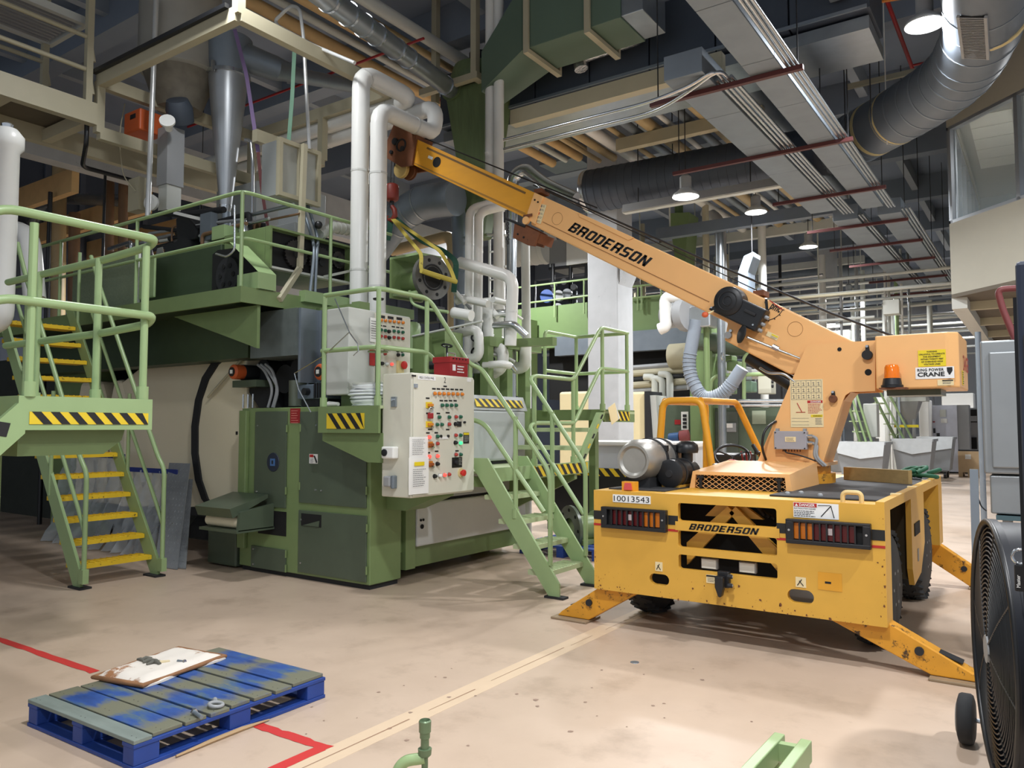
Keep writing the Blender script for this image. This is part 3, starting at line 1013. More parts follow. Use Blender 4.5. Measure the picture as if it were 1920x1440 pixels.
# operator's guard of bent yellow tube
gd = MB()
gd.tube(fillet([(-3.12, 7.0, ZD), (-3.05, 7.0, 1.87), (-2.66, 7.0, 1.87), (-2.56, 7.0, ZD+.06)], .09), .034, 10)
gd.build('guard_hoop', ORI, crane, smooth=60)
MB().tube(fillet([(-2.68, 7.02, 1.865), (-2.73, 8.2, 1.88), (-2.46, 8.25, 1.25)], .09), .034, 10).build('guard_hoop', ORI, crane, smooth=60)
MB().tube(fillet([(-3.04, 7.02, 1.865), (-3.07, 8.2, 1.88), (-3.1, 8.25, ZD)], .09), .034, 10).build('guard_hoop', ORI, crane, smooth=60)
sw = MB().ring((-2.52, 7.42, 1.33), (.25, -.6, .75), .165, .014, 28, 8).build('steering_wheel', BLK, crane, smooth=60)
MB().cyl((-2.52, 7.42, 1.33), (-2.56, 7.60, 1.14), .022, n=10).build('steering_column', BLK, sw)
for a in (0, 120, 240):
    d = V((.25, -.6, .75)).normalized()
    u = d.orthogonal().normalized()
    v_ = d.cross(u)
    MB().cyl((-2.52, 7.42, 1.33), V((-2.52, 7.42, 1.33))+u*.16*math.cos(math.radians(a))+v_*.16*math.sin(math.radians(a)), .009, n=6).build('spoke', BLK, sw)
cs = MB().box(-2.48, -2.26, 7.5, 7.8, 1.14, 1.28).build('control_console', GREYB, crane, smooth=0, bevel=.01)
for k in range(5):
    MB().cyl((-2.46+k*.04, 7.56, 1.28), (-2.47+k*.045, 7.54, 1.38), .008, n=6).build('lever', RED if k < 3 else BLK, cs)
MB().cyl((-2.30, 7.52, 1.36), (-2.36, 7.56, 1.44), .02, n=10).build('grip', BLK, cs)
MB().rev((-2.52, 7.05, 1.235), (0, -1, 0), [(0, .035), (.02, .035), (.025, .02)], 14).build('reflector', STEEL, crane)

# ---------------------------------------------------------------- turret, counterweight
MB().rev((CX, 7.45, ZD), (0, 0, 1), [(0, .40), (.10, .40), (.10, .36), (.18, .36)], 32).build('slewing_ring', YELW, crane)
mp = [bp(*q, y=7.25) for q in ((1419, 868), (1507, 660), (1513, 650), (1524, 645), (1641, 638), (1641, 733), (1594, 735), (1585, 741), (1580, 752), (1543, 868))]
npl = cut(MB().prism(mp, 'y', 7.25, 7.28).build('mast_plate', ORA, crane, smooth=0), [MB().cyl(X(x_, y_, y=7.0), X(x_, y_, y=7.0)+V((0, 1, 0)), r_, n=18) for (x_, y_, r_) in ()])
for (q, r_) in (((1574, 655), .018), ((1628, 698), .028)):
    p = X(*q, y=7.249)
    MB().cyl(p, p+V((0, -.002, 0)), r_, n=18).build('hole', DARK, npl)
MB().prism(mp, 'y', 7.62, 7.65).build('mast_plate', ORA, crane, smooth=0)
a, b, c_ = mp[-1], mp[-2], mp[-4]
MB().add([(a[0], 7.28, a[1]), (b[0], 7.28, b[1]), (b[0], 7.62, b[1]), (a[0], 7.62, a[1])], [(0, 1, 2, 3)]).add([(c_[0], 7.28, c_[1]), (b[0], 7.28, b[1]), (b[0], 7.62, b[1]), (c_[0], 7.62, c_[1])], [(0, 1, 2, 3)]).build('mast_web', ORA, crane, smooth=0)
MB().box(mp[0][0]-.02, mp[-1][0]+.03, 7.2, 7.7, ZD+.17, ZD+.20).build('mast_base', ORA, crane, smooth=0)
for (q, sm) in (((1627, 666), 1.0), ((1563, 748), .8)):
    p = X(*q, y=7.25)
    b = MB().cyl(p+V((0, -.045, 0)), p, .042*sm, n=18).build('pin', BLKM if sm > .9 else RUST, npl)
    MB().prism([(p.x-.018, p.z+.02), (p.x+.018, p.z+.02), (p.x+.012, p.z+.085*sm), (p.x-.012, p.z+.085*sm)], 'y', p.y-.02, p.y).build('pin_keeper', BLKM, npl, smooth=0)
    MB().cyl((p.x, p.y-.035, p.z+.075*sm), (p.x, p.y-.02, p.z+.075*sm), .012, n=6).build('bolt', STEEL, npl)
# load-chart sticker
p0 = X(1483, 801, y=7.25)
pl = plate('load_chart', (p0.x, 7.249, p0.z), (1, 0, 0), (0, 0, 1), .285, .43, LBLC, npl, .003)
g = MB()
for k in range(7):
    g.box(p0.x+.01+k*.0435, p0.x+.012+k*.0435, 7.2445, 7.2455, p0.z+.25, p0.z+.42)
for k in range(4):
    g.box(p0.x+.01, p0.x+.273, 7.2445, 7.2455, p0.z+.25+k*.0565, p0.z+.252+k*.0565)
for k in range(3):
    g.box(p0.x+.01, p0.x+.16, 7.2445, 7.2455, p0.z+.02+k*.03, p0.z+.0215+k*.03)
g.build('chart_grid', INKG, pl, smooth=0)
sg = MB()
for i in range(6):
    for j in range(3):
        q = (p0.x+.022+i*.0435, p0.z+.262+j*.0565)
        sg.box(q[0], q[0]+.02, 7.2445, 7.2455, q[1], q[1]+.004).box(q[0]+.008, q[0]+.012, 7.2445, 7.2455, q[1], q[1]+.03).box(q[0]-.004, q[0]+.016, 7.2445, 7.2455, q[1]+.022, q[1]+.025)
sg.build('hand_signals', INKG, pl, smooth=0)
plate('red_header', (p0.x+.15, 7.2455, p0.z+.215), (1, 0, 0), (0, 0, 1), .13, .025, INKR, pl, .001)
text('lettering', 'DANGER', (p0.x+.178, 7.2435, p0.z+.22), (1, 0, 0), (0, 0, 1), .015, LBLW, pl, bold=.02, width=.09)
lines('small_print', (p0.x+.155, 7.2445, p0.z+.2), (1, 0, 0), (0, 0, 1), .12, 7, .0125, .005, INKR, pl, 7)
plate('yellow_header', (p0.x+.178, 7.2455, p0.z+.09), (1, 0, 0), (0, 0, 1), .10, .022, LBLY, pl, .001)
text('lettering', 'WARNING', (p0.x+.195, 7.2435, p0.z+.095), (1, 0, 0), (0, 0, 1), .012, INK, pl, bold=.02, width=.075)
lines('small_print', (p0.x+.215, 7.2445, p0.z+.075), (1, 0, 0), (0, 0, 1), .06, 5, .0125, .005, INKG, pl, 8)
MB().tube([(p0.x+.06, 7.244, p0.z+.22), (p0.x+.10, 7.244, p0.z+.14)], .0035, 5).tube([(p0.x+.05, 7.244, p0.z+.135), (p0.x+.13, 7.244, p0.z+.135)], .003, 5).build('pictogram', INKR, pl)
# grey junction box with its conduits
p0 = X(1456, 842, y=7.25)
jb = MB().box(p0.x, p0.x+.285, 7.17, 7.25, p0.z, p0.z+.165).build('junction_box', mat('junction_grey', (158, 158, 166), .45), crane, smooth=0, bevel=.006)
plate('sticker', (p0.x+.10, 7.169, p0.z+.07), (1, 0, 0), (0, 0, 1), .095, .045, LBLC, jb, .002)
lines('small_print', (p0.x+.11, 7.1655, p0.z+.10), (1, 0, 0), (0, 0, 1), .075, 3, .011, .004, INKG, jb, 9)
for (dx, dz) in ((.015, .012), (.27, .012), (.015, .152), (.27, .152)):
    MB().cyl((p0.x+dx, 7.164, p0.z+dz), (p0.x+dx, 7.17, p0.z+dz), .006, n=8).build('screw', BLKM, jb)
for x in (p0.x+.02, p0.x+.262):
    MB().box(x-.012, x+.012, 7.2, 7.25, p0.z+.165, p0.z+.19).build('lug', GREYB, jb, smooth=0)
for k, dz in enumerate((.06, .12)):
    MB().cyl((p0.x+.285, 7.21, p0.z+dz), (p0.x+.33, 7.21, p0.z+dz), .02, n=10).build('cable_gland', STEEL, jb)
    MB().tube(fillet([(p0.x+.33, 7.21, p0.z+dz), (p0.x+.37, 7.2, p0.z+dz-.02), (p0.x+.36-.02*k, 7.18, p0.z-.06), (p0.x+.44-.02*k, 7.2, p0.z-.14)], .05), .014, 8).build('conduit', GREYB, jb, smooth=60)
MB().tube(fillet([(p0.x+.08, 7.2, p0.z), (p0.x+.1, 7.2, p0.z-.03), (p0.x+.22, 7.2, p0.z-.05), (p0.x+.42, 7.2, p0.z-.12)], .05), .007, 6).build('cable', BLK, jb, smooth=60)
for k in range(7):
    MB().cyl((p0.x+.07+k*.025, 7.21, p0.z), (p0.x+.07+k*.025, 7.21, p0.z-.02), .006, n=6).build('cable_gland', RUST, jb)
# counterweight with beacon and stickers
WX0, WX1, WZ0, WZ1 = -1.17, -.56, 1.935, 2.385
cwt = MB().prism([(WX0, 7.10), (WX1-.08, 7.10), (WX1, 7.16), (WX1, 7.95), (WX0, 7.95)], 'z', WZ0, WZ1).build('counterweight', ORA, crane, smooth=0, bevel=.012)
p0 = X(1722, 688, y=7.1)
pl = plate('warning_sticker', (p0.x, 7.099, p0.z), (1, 0, 0), (0, 0, 1), .20, .135, LBLY, cwt, .003)
for k, s_ in enumerate(('WARNING', 'UNLAWFUL TO OPERATE', 'THIS EQUIPMENT', 'WITHIN TWENTY FEET', 'OF OVERHEAD HIGH', 'VOLTAGE LINES')):
    text('lettering', s_, (p0.x+.10, 7.0935, p0.z+.115-k*.0205), (1, 0, 0), (0, 0, 1), .0125, INK, pl, bold=.02, width=(.075, .185, .13, .165, .155, .12)[k], align='CENTER')
p0 = X(1717, 711, y=7.1)
pl = plate('rental_sticker', (p0.x, 7.099, p0.z), (1, 0, 0), (0, 0, 1), .277, .095, LBLW, cwt, .003)
text('lettering', 'RING POWER', (p0.x+.015, 7.0935, p0.z+.062), (1, 0, 0), (0, 0, 1), .022, INK, pl, bold=.03, width=.19, space=1.15)
text('lettering', 'CRANE', (p0.x+.015, 7.0935, p0.z+.020), (1, 0, 0), (0, 0, 1), .034, INK, pl, bold=.03, width=.195)
MB().add([(p0.x+q, 7.0945, p0.z+r) for (q, r) in ((.225, .088), (.265, .088), (.266, .06), (.255, .04), (.247, .028), (.258, .022), (.24, .03), (.228, .055))], [tuple(range(8))]).build('hook_emblem', INK, pl, smooth=0)
p0 = X(1758, 723, y=7.1)
pl = plate('small_sticker', (p0.x, 7.099, p0.z), (1, 0, 0), (0, 0, 1), .115, .046, LBLC, cwt, .003)
plate('header', (p0.x+.035, 7.0955, p0.z+.035), (1, 0, 0), (0, 0, 1), .076, .009, INK, pl, .001)
lines('small_print', (p0.x+.037, 7.0945, p0.z+.024), (1, 0, 0), (0, 0, 1), .07, 2, .012, .005, INKG, pl, 11)
pl = plate('small_sticker', (WX1+.001, 7.35, WZ0+.03), (0, 1, 0), (0, 0, 1), .13, .12, LBLY, cwt, .003)
lines('small_print', (WX1+.005, 7.36, WZ0+.13), (0, 1, 0), (0, 0, 1), .11, 6, .018, .008, INK, pl, 12)
text('lettering', 'DANGER', (WX1+.004, 7.5, WZ0+.16), (0, 1, 0), (0, 0, 1), .13, INKR, cwt, bold=.01, width=.5)
p0 = X(1673, 727, y=7.02)
bc = MB().rev((p0.x, 7.02, p0.z), (0, 0, 1), [(0, .085), (.02, .085), (.025, .075), (.075, .066), (.078, .062)], 22).build('beacon', BLK, crane, smooth=40)
MB().rev((p0.x, 7.02, p0.z+.078), (0, 0, 1), [(0, .06), (.03, .058), (.09, .055), (.11, .045), (.115, .02)], 22).build('beacon_lens', mat('beacon_amber', (236, 120, 24), .15, var=.08), bc, smooth=50)
MB().box(p0.x-.09, p0.x+.11, 6.95, 7.10, p0.z-.012, p0.z).build('beacon_bracket', RUST, bc, smooth=0)
MB().box(WX0+.05, WX1-.15, 7.3, 7.7, WZ0-.05, WZ0).build('counterweight_hanger', GREEND, crane, smooth=0)

# ---------------------------------------------------------------- boom
bo = MB().prism([bp(*q) for q in ((1003, 361), (1416, 551), (1603, 641), (1610, 690), (1480, 702), (1358, 638), (1364, 605), (995, 421))][::-1], 'y', 7.30, 7.60).build('boom_outer', ORA, crane, smooth=0, bevel=.014)
# welded side strips and the pressed stiffener
e0, e1 = bp(1018, 416), bp(1330, 566)
MB().bar((e0[0], 7.297, e0[1]), (e1[0], 7.297, e1[1]), .006, .006, up=(0, 1, 0)).build('weld_seam', mat('seam', (150, 100, 56), .6), bo, smooth=0)
st = [bp(*q) for q in ((1085, 395), (1086, 408), (1180, 450), (1192, 446), (1188, 447), (1090, 402))]
MB().prism([bp(*q) for q in ((1084, 398), (1087, 407), (1179, 451), (1190, 446))], 'y', 7.288, 7.30).build('stiffener', ORA, bo, smooth=0, bevel=.004)
for q in ((1045, 410), (1491, 617)):
    p = X(*q, y=7.3)
    MB().ring(p+V((0, -.0015, 0)), (0, 1, 0), .068, .0018, 30, 5).build('access_ring', mat('seam', (150, 100, 56)), bo)
q = [X(*q, y=7.298) for q in ((1064, 432), (1204, 498))]
dx = (q[1]-q[0])
block('lettering', 'BRODERSON', q[0], dx, V((0, 1, 0)).cross(dx)*-1, .112, dx.length*1.075, INK, bo, shear=.30)
# collar, charts and latch at the outer end
col = MB().prism([bp(*q, y=7.285) for q in ((1003, 361), (1019, 369), (1004, 421), (990, 412), (990, 398))], 'y', 7.27, 7.63).build('boom_collar', ORA, bo, smooth=0, bevel=.006)
for q in ((1003, 375), (1009, 379)):
    p = X(*q, y=7.27)
    MB().cyl(p, p+V((0, -.01, 0)), .010, n=10).build('bolt', DARK, bo)
p = X(988, 414, y=7.27)
MB().cyl(p, p+V((0, -.03, 0)), .045, n=18).build('latch_disc', ORA, bo)
p = X(990, 402, y=7.26)
MB().box(p.x-.06, p.x+.06, p.y-.01, p.y, p.z-.03, p.z).build('latch_bracket', RUST, bo, smooth=0)
a = X(1003, 417, y=7.295)
b = X(1014, 382, y=7.295)
u = (b-a)
r_ = V((0, 1, 0)).cross(u)
pl = plate('boom_chart', a, r_, u, .085, u.length, LBLC, bo, .004)
for k in range(5):
    o_ = a+u*(k*.2+.03)+V((0, -.006, 0))
    MB().add([o_+r_.normalized()*.008, o_+r_.normalized()*.03, o_+r_.normalized()*.03+u*.13, o_+r_.normalized()*.008+u*.13], [(0, 1, 2, 3)]).build('pictogram', INKG if k != 2 else INKR, pl, smooth=0)
    lines('small_print', o_+r_.normalized()*.036+u*.1, r_, u, .042, 2, u.length*.06, u.length*.02, INKG, pl, 20+k)
# inner section with wear marks, hole, sticker
bi = MB().prism([bp(*q, y=7.325) for q in ((773, 257), (1020, 369), (1010, 421), (773, 308))][::-1], 'y', 7.325, 7.575).build('boom_inner', ORI, crane, smooth=0, bevel=.008)
p = X(819, 304, y=7.324)
MB().rev(p, (0, -1, 0), [(0, .066), (.002, .066)], 24).build('hole', DARK, bi)
a = X(802, 296, y=7.322)
pl = plate('sticker', a, (dx.x, 0, dx.z), V((-dx.z, 0, dx.x)), .085, .035, LBLW, bi, .002)
for (s0, s1, w_) in (((783, 309), (990, 405), .008), ((776, 305), (985, 400), .005)):
    e0, e1 = bp(*s0, y=7.32), bp(*s1, y=7.32)
    MB().bar((e0[0], 7.322, e0[1]), (e1[0], 7.322, e1[1]), .008, w_, up=(0, 1, 0)).build('wear_strip', mat('strip_worn', (170, 124, 50), .6, var=.2), bi, smooth=0)
e0, e1 = bp(800, 277, y=7.32), bp(985, 362, y=7.32)
MB().bar((e0[0], 7.3235, e0[1]), (e1[0], 7.3235, e1[1]), .024, .003, up=(0, 1, 0)).build('grease_streak', mat('grease', (116, 84, 40), .6, var=.3, scale=14), bi, smooth=0)
# boom head, sheaves, hook block
hp = [bp(*q, y=7.30) for q in ((739, 234), (782, 253), (773, 310), (752, 313), (722, 294), (727, 264))]
hed = MB().prism(hp, 'y', 7.29, 7.32).prism(hp, 'y', 7.58, 7.61).build('boom_head', RUST, crane, smooth=0)
MB().prism([bp(*q, y=7.3) for q in ((739, 234), (782, 253), (780, 262), (738, 244))], 'y', 7.32, 7.58).build('head_cover', RUST, hed, smooth=0)
for q, s_ in (((742, 266), .045), ((756, 279), .03), ((735, 286), .025)):
    p = X(*q, y=7.29)
    MB().cyl(p, p+V((0, -.03, 0)), s_, n=14).build('pin', BLKM, hed)
p = X(752, 272, y=7.285)
MB().ring(p, (0, 1, 0), .075, .012, 20, 6).build('chain_loop', BLKM, hed)
for q, dy, m in (((753, 318), 7.40, mat('sheave_cream', (206, 178, 112), .5)), ((768, 322), 7.52, RUST)):
    p = X(*q, y=dy)
    MB().rev(p, (0, 1, 0), [(-.03, .11), (-.015, .115), (-.01, .10), (.01, .10), (.015, .115), (.03, .11)], 24).build('sheave', m, hed)
hk = X(735, 345, y=7.45)
hz = hk.z
hb = MB().rev((hk.x, 7.45, hz-.235), (0, 0, 1), [(0, .06), (.02, .085), (.04, .092), (.2, .092), (.22, .085), (.235, .06)], 20).build('hook_block', REDB, crane, smooth=40)
MB().cyl((hk.x, 7.45, hz-.32), (hk.x, 7.45, hz-.235), .03, n=10).build('swivel', BLKM, hb)
MB().tube([(hk.x, 7.45, hz-.30), (hk.x+.05, 7.45, hz-.36), (hk.x+.062, 7.45, hz-.43), (hk.x+.02, 7.45, hz-.49), (hk.x-.05, 7.45, hz-.475), (hk.x-.075, 7.45, hz-.42)], [.03, .034, .036, .034, .026, .012], 10).build('hook', REDB, hb, smooth=60)
for dx_ in (-.03, .03):
    MB().cyl((hk.x+dx_, 7.45, hz), (hk.x+dx_+.02, 7.45, hz+.34), .007, n=6).build('hoist_rope', WIRE, crane)
# hoist rope along the top of the boom to the winch
pr = [X(783, 254, y=7.45), X(1000, 355, y=7.45), X(1100, 403, y=7.45), X(1300, 494, y=7.45), X(1680, 655, y=7.45), V((-.98, 7.45, 2.36))]
MB().tube([X(783, 254, y=7.45), X(1120, 390, y=7.45)], .009, 6).tube([X(1000, 347, y=7.45), X(1200, 440, y=7.45), X(1420, 545, y=7.45)], .006, 6).build('hoist_rope', WIRE, crane)
MB().tube([X(1022, 355, y=7.4), X(1300, 478, y=7.4), X(1560, 588, y=7.4), X(1680, 632, y=7.4)], .011, 7).build('hoist_rope', WIRE, crane)
for q in ((1008, 360), (1422, 552)):
    p = X(*q, y=7.36)
    rg = MB().box(p.x-.05, p.x+.05, 7.36, 7.54, p.z-.01, p.z+.04).build('rope_guide', RUST, bo, smooth=0)
    MB().cyl((p.x, 7.38, p.z+.05), (p.x, 7.52, p.z+.05), .02, n=10).build('guide_roller', STEEL, rg)
# stowed jib bracket under the boom
kb = MB().prism([bp(*q, y=7.28) for q in ((966, 415), (1012, 436), (1003, 462), (990, 460), (962, 446))], 'y', 7.27, 7.30).build('jib_bracket', RUST, crane, smooth=0, bevel=.005)
MB().prism([bp(*q, y=7.60) for q in ((985, 420), (1025, 440), (1018, 464), (1003, 460), (980, 450))], 'y', 7.60, 7.63).build('bracket_cheek', RUST, kb, smooth=0, bevel=.005)
MB().prism([bp(*q, y=7.28) for q in ((990, 428), (1012, 437), (1006, 455), (990, 448))], 'y', 7.30, 7.60).build('bracket_web', RUST, kb, smooth=0)
for q in ((971, 439), (982, 445)):
    p = X(*q, y=7.27)
    MB().cyl(p, p+V((0, -.006, 0)), .012, n=10).build('hole', DARK, kb)
a, b = X(946, 409, y=7.27), X(985, 425, y=7.27)
MB().cyl(a, b, .014, n=8).cyl(a+V((0, 0, -.05)), a+V((0, 0, .07)), .012, n=8).build('stop_rod', BLKM, kb)
for k in range(6):
    MB().ring(X(952, 420+k*7, y=7.27), (1, 0, 0) if k % 2 else (0, 1, 0), .017, .005, 10, 5).build('chain_link', BLKM, kb)
# hose reel
p = X(1374, 568, y=7.27)
d0 = V((dx.x, 0, dx.z)).normalized()
n0 = V((-d0.z, 0, d0.x))
hr = MB().rev((p.x, 7.12, p.z), (0, 1, 0), [(0, .12), (.012, .138), (.06, .142), (.17, .142)], 30).build('hose_reel', BLK, crane, smooth=35)
MB().ring((p.x, 7.118, p.z), (0, 1, 0), .09, .006, 26, 5).ring((p.x, 7.118, p.z), (0, 1, 0), .045, .006, 20, 5).build('embossed_ring', BLKM, hr)
cc = p+d0*.21-n0*.03
MB().add([(V((cc.x, y_, cc.z))+d0*a_+n0*b_) for y_ in (7.14, 7.29) for (a_, b_) in ((-.36, -.12), (.155, -.12), (.155, .105), (-.2, .105))], [(0, 1, 2, 3), (7, 6, 5, 4), (0, 4, 5, 1), (1, 5, 6, 2), (2, 6, 7, 3), (3, 7, 4, 0)]).build('reel_housing', BLK, hr, smooth=0, bevel=.015)
MB().bar(V((cc.x, 7.132, cc.z))-d0*.03+n0*.02, V((cc.x, 7.132, cc.z))+d0*.09+n0*.02, .02, .03, up=n0).build('grab_handle', BLKM, hr, smooth=0, bevel=.006)
for (a_, b_) in ((-.33, -.09), (.11, -.07), (-.16, .1)):
    q = V((cc.x, 7.14, cc.z))+d0*a_+n0*b_
    MB().cyl(q+V((0, -.008, 0)), q, .009, n=8).build('bolt', STEEL, hr)
for b_ in (-.09, -.03, .04):
    q = V((cc.x, 7.2, cc.z))+d0*.155+n0*b_
    MB().cyl(q, q+d0*.04, .018, n=10).build('hose_fitting', GREYB, hr)
MB().tube([X(1341, 581, y=7.15), X(1328, 588, y=7.12)], [.004, .012], 8).build('hose_end', LBLC, hr)
MB().ball(X(1322, 590, y=7.12), .028, 10, (1.2, 1, 1)).build('orange_bung', mat('bung_orange', (226, 106, 66), .5), hr, smooth=60)
# angle indicator: printed arc with a hanging pointer
c0 = X(1437, 567, y=7.298)
arc = MB()
prev = None
for k in range(19):
    a_ = math.radians(-140+k*6.2)
    q = V((c0.x+.17*math.cos(a_), 7.297, c0.z+.17*math.sin(a_)))
    if prev is not None:
        arc.bar(prev, q, .006, .002, up=(0, 1, 0))
    if k % 3 == 0:
        arc.bar(q, V((c0.x+.185*math.cos(a_), 7.297, c0.z+.185*math.sin(a_))), .008, .002, up=(0, 1, 0))
    prev = q
ai = arc.build('angle_scale', INK, bo, smooth=0)
MB().bar(c0+V((0, -.008, .03)), c0+V((.012, -.008, -.17)), .024, .006, up=(0, 1, 0)).build('pointer', INK, ai, smooth=0)
MB().cyl(c0+V((0, -.015, 0)), c0, .014, n=10).build('pivot', BLKM, ai)
text('lettering', 'pmc', c0+V((.025, -.002, -.055)), d0, n0, .05, INK, ai, bold=.03, shear=.2, width=.11)
MB().bar(c0+V((.02, -.002, 0))+n0*.02, c0+V((.0, -.002, 0))+d0*.17+n0*.0, .008, .002, up=(0, 1, 0)).build('red_rule', INKR, ai, smooth=0)
a = X(1436, 629, y=7.298)
pl = plate('small_sticker', a, d0, n0, .115, .045, LBLC, bo, .003)
plate('header', a+d0*.045+V((0, -.0035, 0))+n0*.026, d0, n0, .065, .013, LBLY, pl, .001)
lines('small_print', a+d0*.045+V((0, -.0045, 0))+n0*.015, d0, n0, .06, 2, .01, .004, INKG, pl, 31)
# pins and cylinder of the boom foot
for q, r_, m in (((1367, 629), .034, GREYB), ((1372, 621), .014, STEEL)):
    p = X(*q, y=7.30)
    MB().cyl(p+V((0, -.04, 0)), p, r_, n=16).build('pin', m, bo)
p = X(1396, 628, y=7.18)
MB().rev(p, V((-.75, -.6, .25)), [(0, .03), (.02, .085), (.035, .09), (.05, .06)], 22).build('roller_disc', BLKM, bo, smooth=40)
MB().tube([X(1400, 632, y=7.2), X(1456, 655, y=7.24), X(1500, 672, y=7.26)], [.012, .014, .008], 8).build('sensor_rod', STEEL, bo, smooth=60)
MB().cyl(X(1449, 649, y=7.22), X(1460, 655, y=7.22), .024, n=10).build('rod_nut', STEEL, bo)
q0, q1 = X(1405, 668, y=7.45), X(1560, 770, y=7.45)
lc = MB().cyl(q0, q1, .07, n=18).build('lift_cylinder', BLK, crane)
MB().tube(fillet([X(1425, 690, y=7.3), X(1440, 700, y=7.25), X(1470, 700, y=7.25), X(1495, 720, y=7.26)], .05), .013, 8).build('hydraulic_line', STEEL, lc, smooth=60)
MB().tube(fillet([X(1436, 862, y=7.2), X(1428, 840, y=7.1), X(1432, 805, y=7.1), X(1455, 790, y=7.24)], .1), .012, 7).build('hose', BLK, crane, smooth=60)
# things left on the deck
tm = tag(MB().bar((-1.60, 7.95, ZD+.075), (-1.0, 7.62, ZD+.075), .05, .12).build('timber_baulk', mat('baulk_wood', (150, 128, 84), .7, var=.25, stretch=(1, 6, 6)), smooth=0), 'worn timber baulk lying on the black crane deck beside the turret', 'timber')
sp = MB()
sl = thing('web_sling', 'dark green web sling heaped at the far end of the crane deck', 'sling', (-1.1, 8.5, ZD+.014))
for k in range(9):
    a = rr.random()*6.28
    r = .06+.10*rr.random()
    cx_, cy_ = -1.18+.3*rr.random(), 8.35+.3*rr.random()
    MB().tube([(cx_+r*math.cos(a+t_), cy_+r*.8*math.sin(a+t_), ZD+.035+.012*k*(.5+.5*math.sin(t_))) for t_ in [i_*.5 for i_ in range(9)]], .02, 7).build('sling_loop', mat('sling_green', (32, 92, 66), .7, var=.2), sl, smooth=60)
rg = MB().add([(-1.72, 8.3, ZD+.016), (-1.52, 8.2, ZD+.02), (-1.42, 8.4, ZD+.02), (-1.58, 8.55, ZD+.016), (-1.53, 8.36, ZD+.09)], [(0, 1, 4), (1, 2, 4), (2, 3, 4), (3, 0, 4)]).build('white_rag', PAPER)
tag(rg, 'white rag dropped on the crane deck behind the timber', 'rag')
# ================================================================ STAIRS AND PLATFORMS OF THE PRESS
def rail(name, pts, parent, r=.024, rad=.10, m=None, n=10):
    return MB().tube(fillet(pts, rad), r, n).build(name, m or GREENR, parent, smooth=60)


def post(p, z0, z1, parent, r=.024, sock=True):
    o = MB().cyl((p[0], p[1], z0), (p[0], p[1], z1), r, n=12).build('post', GREENR, parent)
    if sock:
        MB().cyl((p[0], p[1], z0), (p[0], p[1], z0+.09), r*1.5, n=12).build('socket', GREENR, o)
    return o


TREADM = [YTRD, TRDG]


def tread(x0, x1, y0, y1, z, m, parent, cleats=True):
    t = MB().box(x0, x1, y0, y1, z-.045, z).build('tread', m, parent, smooth=0)
    mb = MB()
    n = 12
    for k in range(n):
        yy = y0+(y1-y0)*(k+.5)/n
        mb.bar((x0+.01, yy-.012, z+.003), (x1-.01, yy+.012, z+.003), .012, .006)
    mb.build('grip_bars', m, t, smooth=0)
    return t


# --- right-hand stair up from the floor beside the control panel
ys0, ys1 = 6.34, 7.03
st = thing('press_stair', 'green steel stair with pipe handrails between control panel and crane', 'stairs', (-3.9, 6.7, 0))
for y in (ys0, ys1):
    s_ = -1 if y == ys0 else 1
    MB().prism([(-3.82, 0.02), (-3.82, .14), (-4.66, 1.30), (-4.84, 1.30), (-4.84, 1.20), (-3.94, .02)], 'y', y-.025*(s_ < 0), y+.025*(s_ > 0)).build('stringer', GREENR, st, smooth=0)
    MB().box(-3.97, -3.76, y-.05, y+.05, 0, .02).build('foot_plate', BLKM, st, smooth=0)
for k in range(4):
    z = .232*(k+1)
    x = -3.885-.755*z
    tread(x-.13, x+.10, ys0+.005, ys1-.005, z, TRDG, st)
# handrails; both run on along the landing
rail('handrail', [(-3.93, ys0, .3), (-3.93, ys0, 1.18), (-4.76, ys0, 2.22), (-4.92, ys0, 2.27), (-5.2, 6.03, 2.94), (-5.2, 5.3, 2.94), (-5.95, 5.3, 2.94)], st, rad=.12)
rail('mid_rail', [(-4.0, ys0, .80), (-4.72, ys0, 1.66), (-4.92, ys0, 1.70), (-5.2, 6.05, 2.38), (-5.2, 5.3, 2.38), (-5.98, 5.3, 2.38)], st, rad=.12)
rail('handrail', [(-3.93, ys1, .3), (-3.93, ys1, 1.22), (-4.62, ys1, 2.14), (-4.62, ys1+.12, 2.18), (-4.62, 8.0, 2.18), (-4.62, 8.68, 2.88), (-4.62, 9.45, 2.88)], st, rad=.10)
rail('mid_rail', [(-3.95, ys1, .72), (-4.62, ys1-.01, 1.62), (-4.62, ys1+.12, 1.66), (-4.62, 8.0, 1.66), (-4.62, 8.66, 2.36), (-4.62, 9.45, 2.36)], st, rad=.08)
for (x, y, z0, z1) in ((-4.9, ys0, 1.18, 2.26), (-5.2, 6.0, 1.82, 2.93), (-5.2, 5.3, 1.82, 2.93), (-5.95, 5.3, 1.82, 2.93), (-4.62, ys1+.1, 1.18, 2.17), (-4.62, 7.98, 1.18, 2.17), (-4.62, 8.72, 1.82, 2.87), (-4.62, 9.42, 1.82, 2.87), (-4.33, ys0, .72, 1.72), (-4.33, ys1, .72, 1.78)):
    post((x, y), z0, z1, st)
rail('handrail', [(-4.62, 9.45, 2.88), (-5.42, 9.45, 2.88), (-5.42, 8.62, 2.88), (-5.42, 8.62, 1.85)], st, rad=.08)
rail('mid_rail', [(-4.62, 9.45, 2.36), (-5.42, 9.45, 2.36), (-5.42, 8.62, 2.36)], st, rad=.08)
post((-5.42, 9.45), 1.82, 2.87, st)
post((-5.42, 8.62), 1.82, 2.4, st)
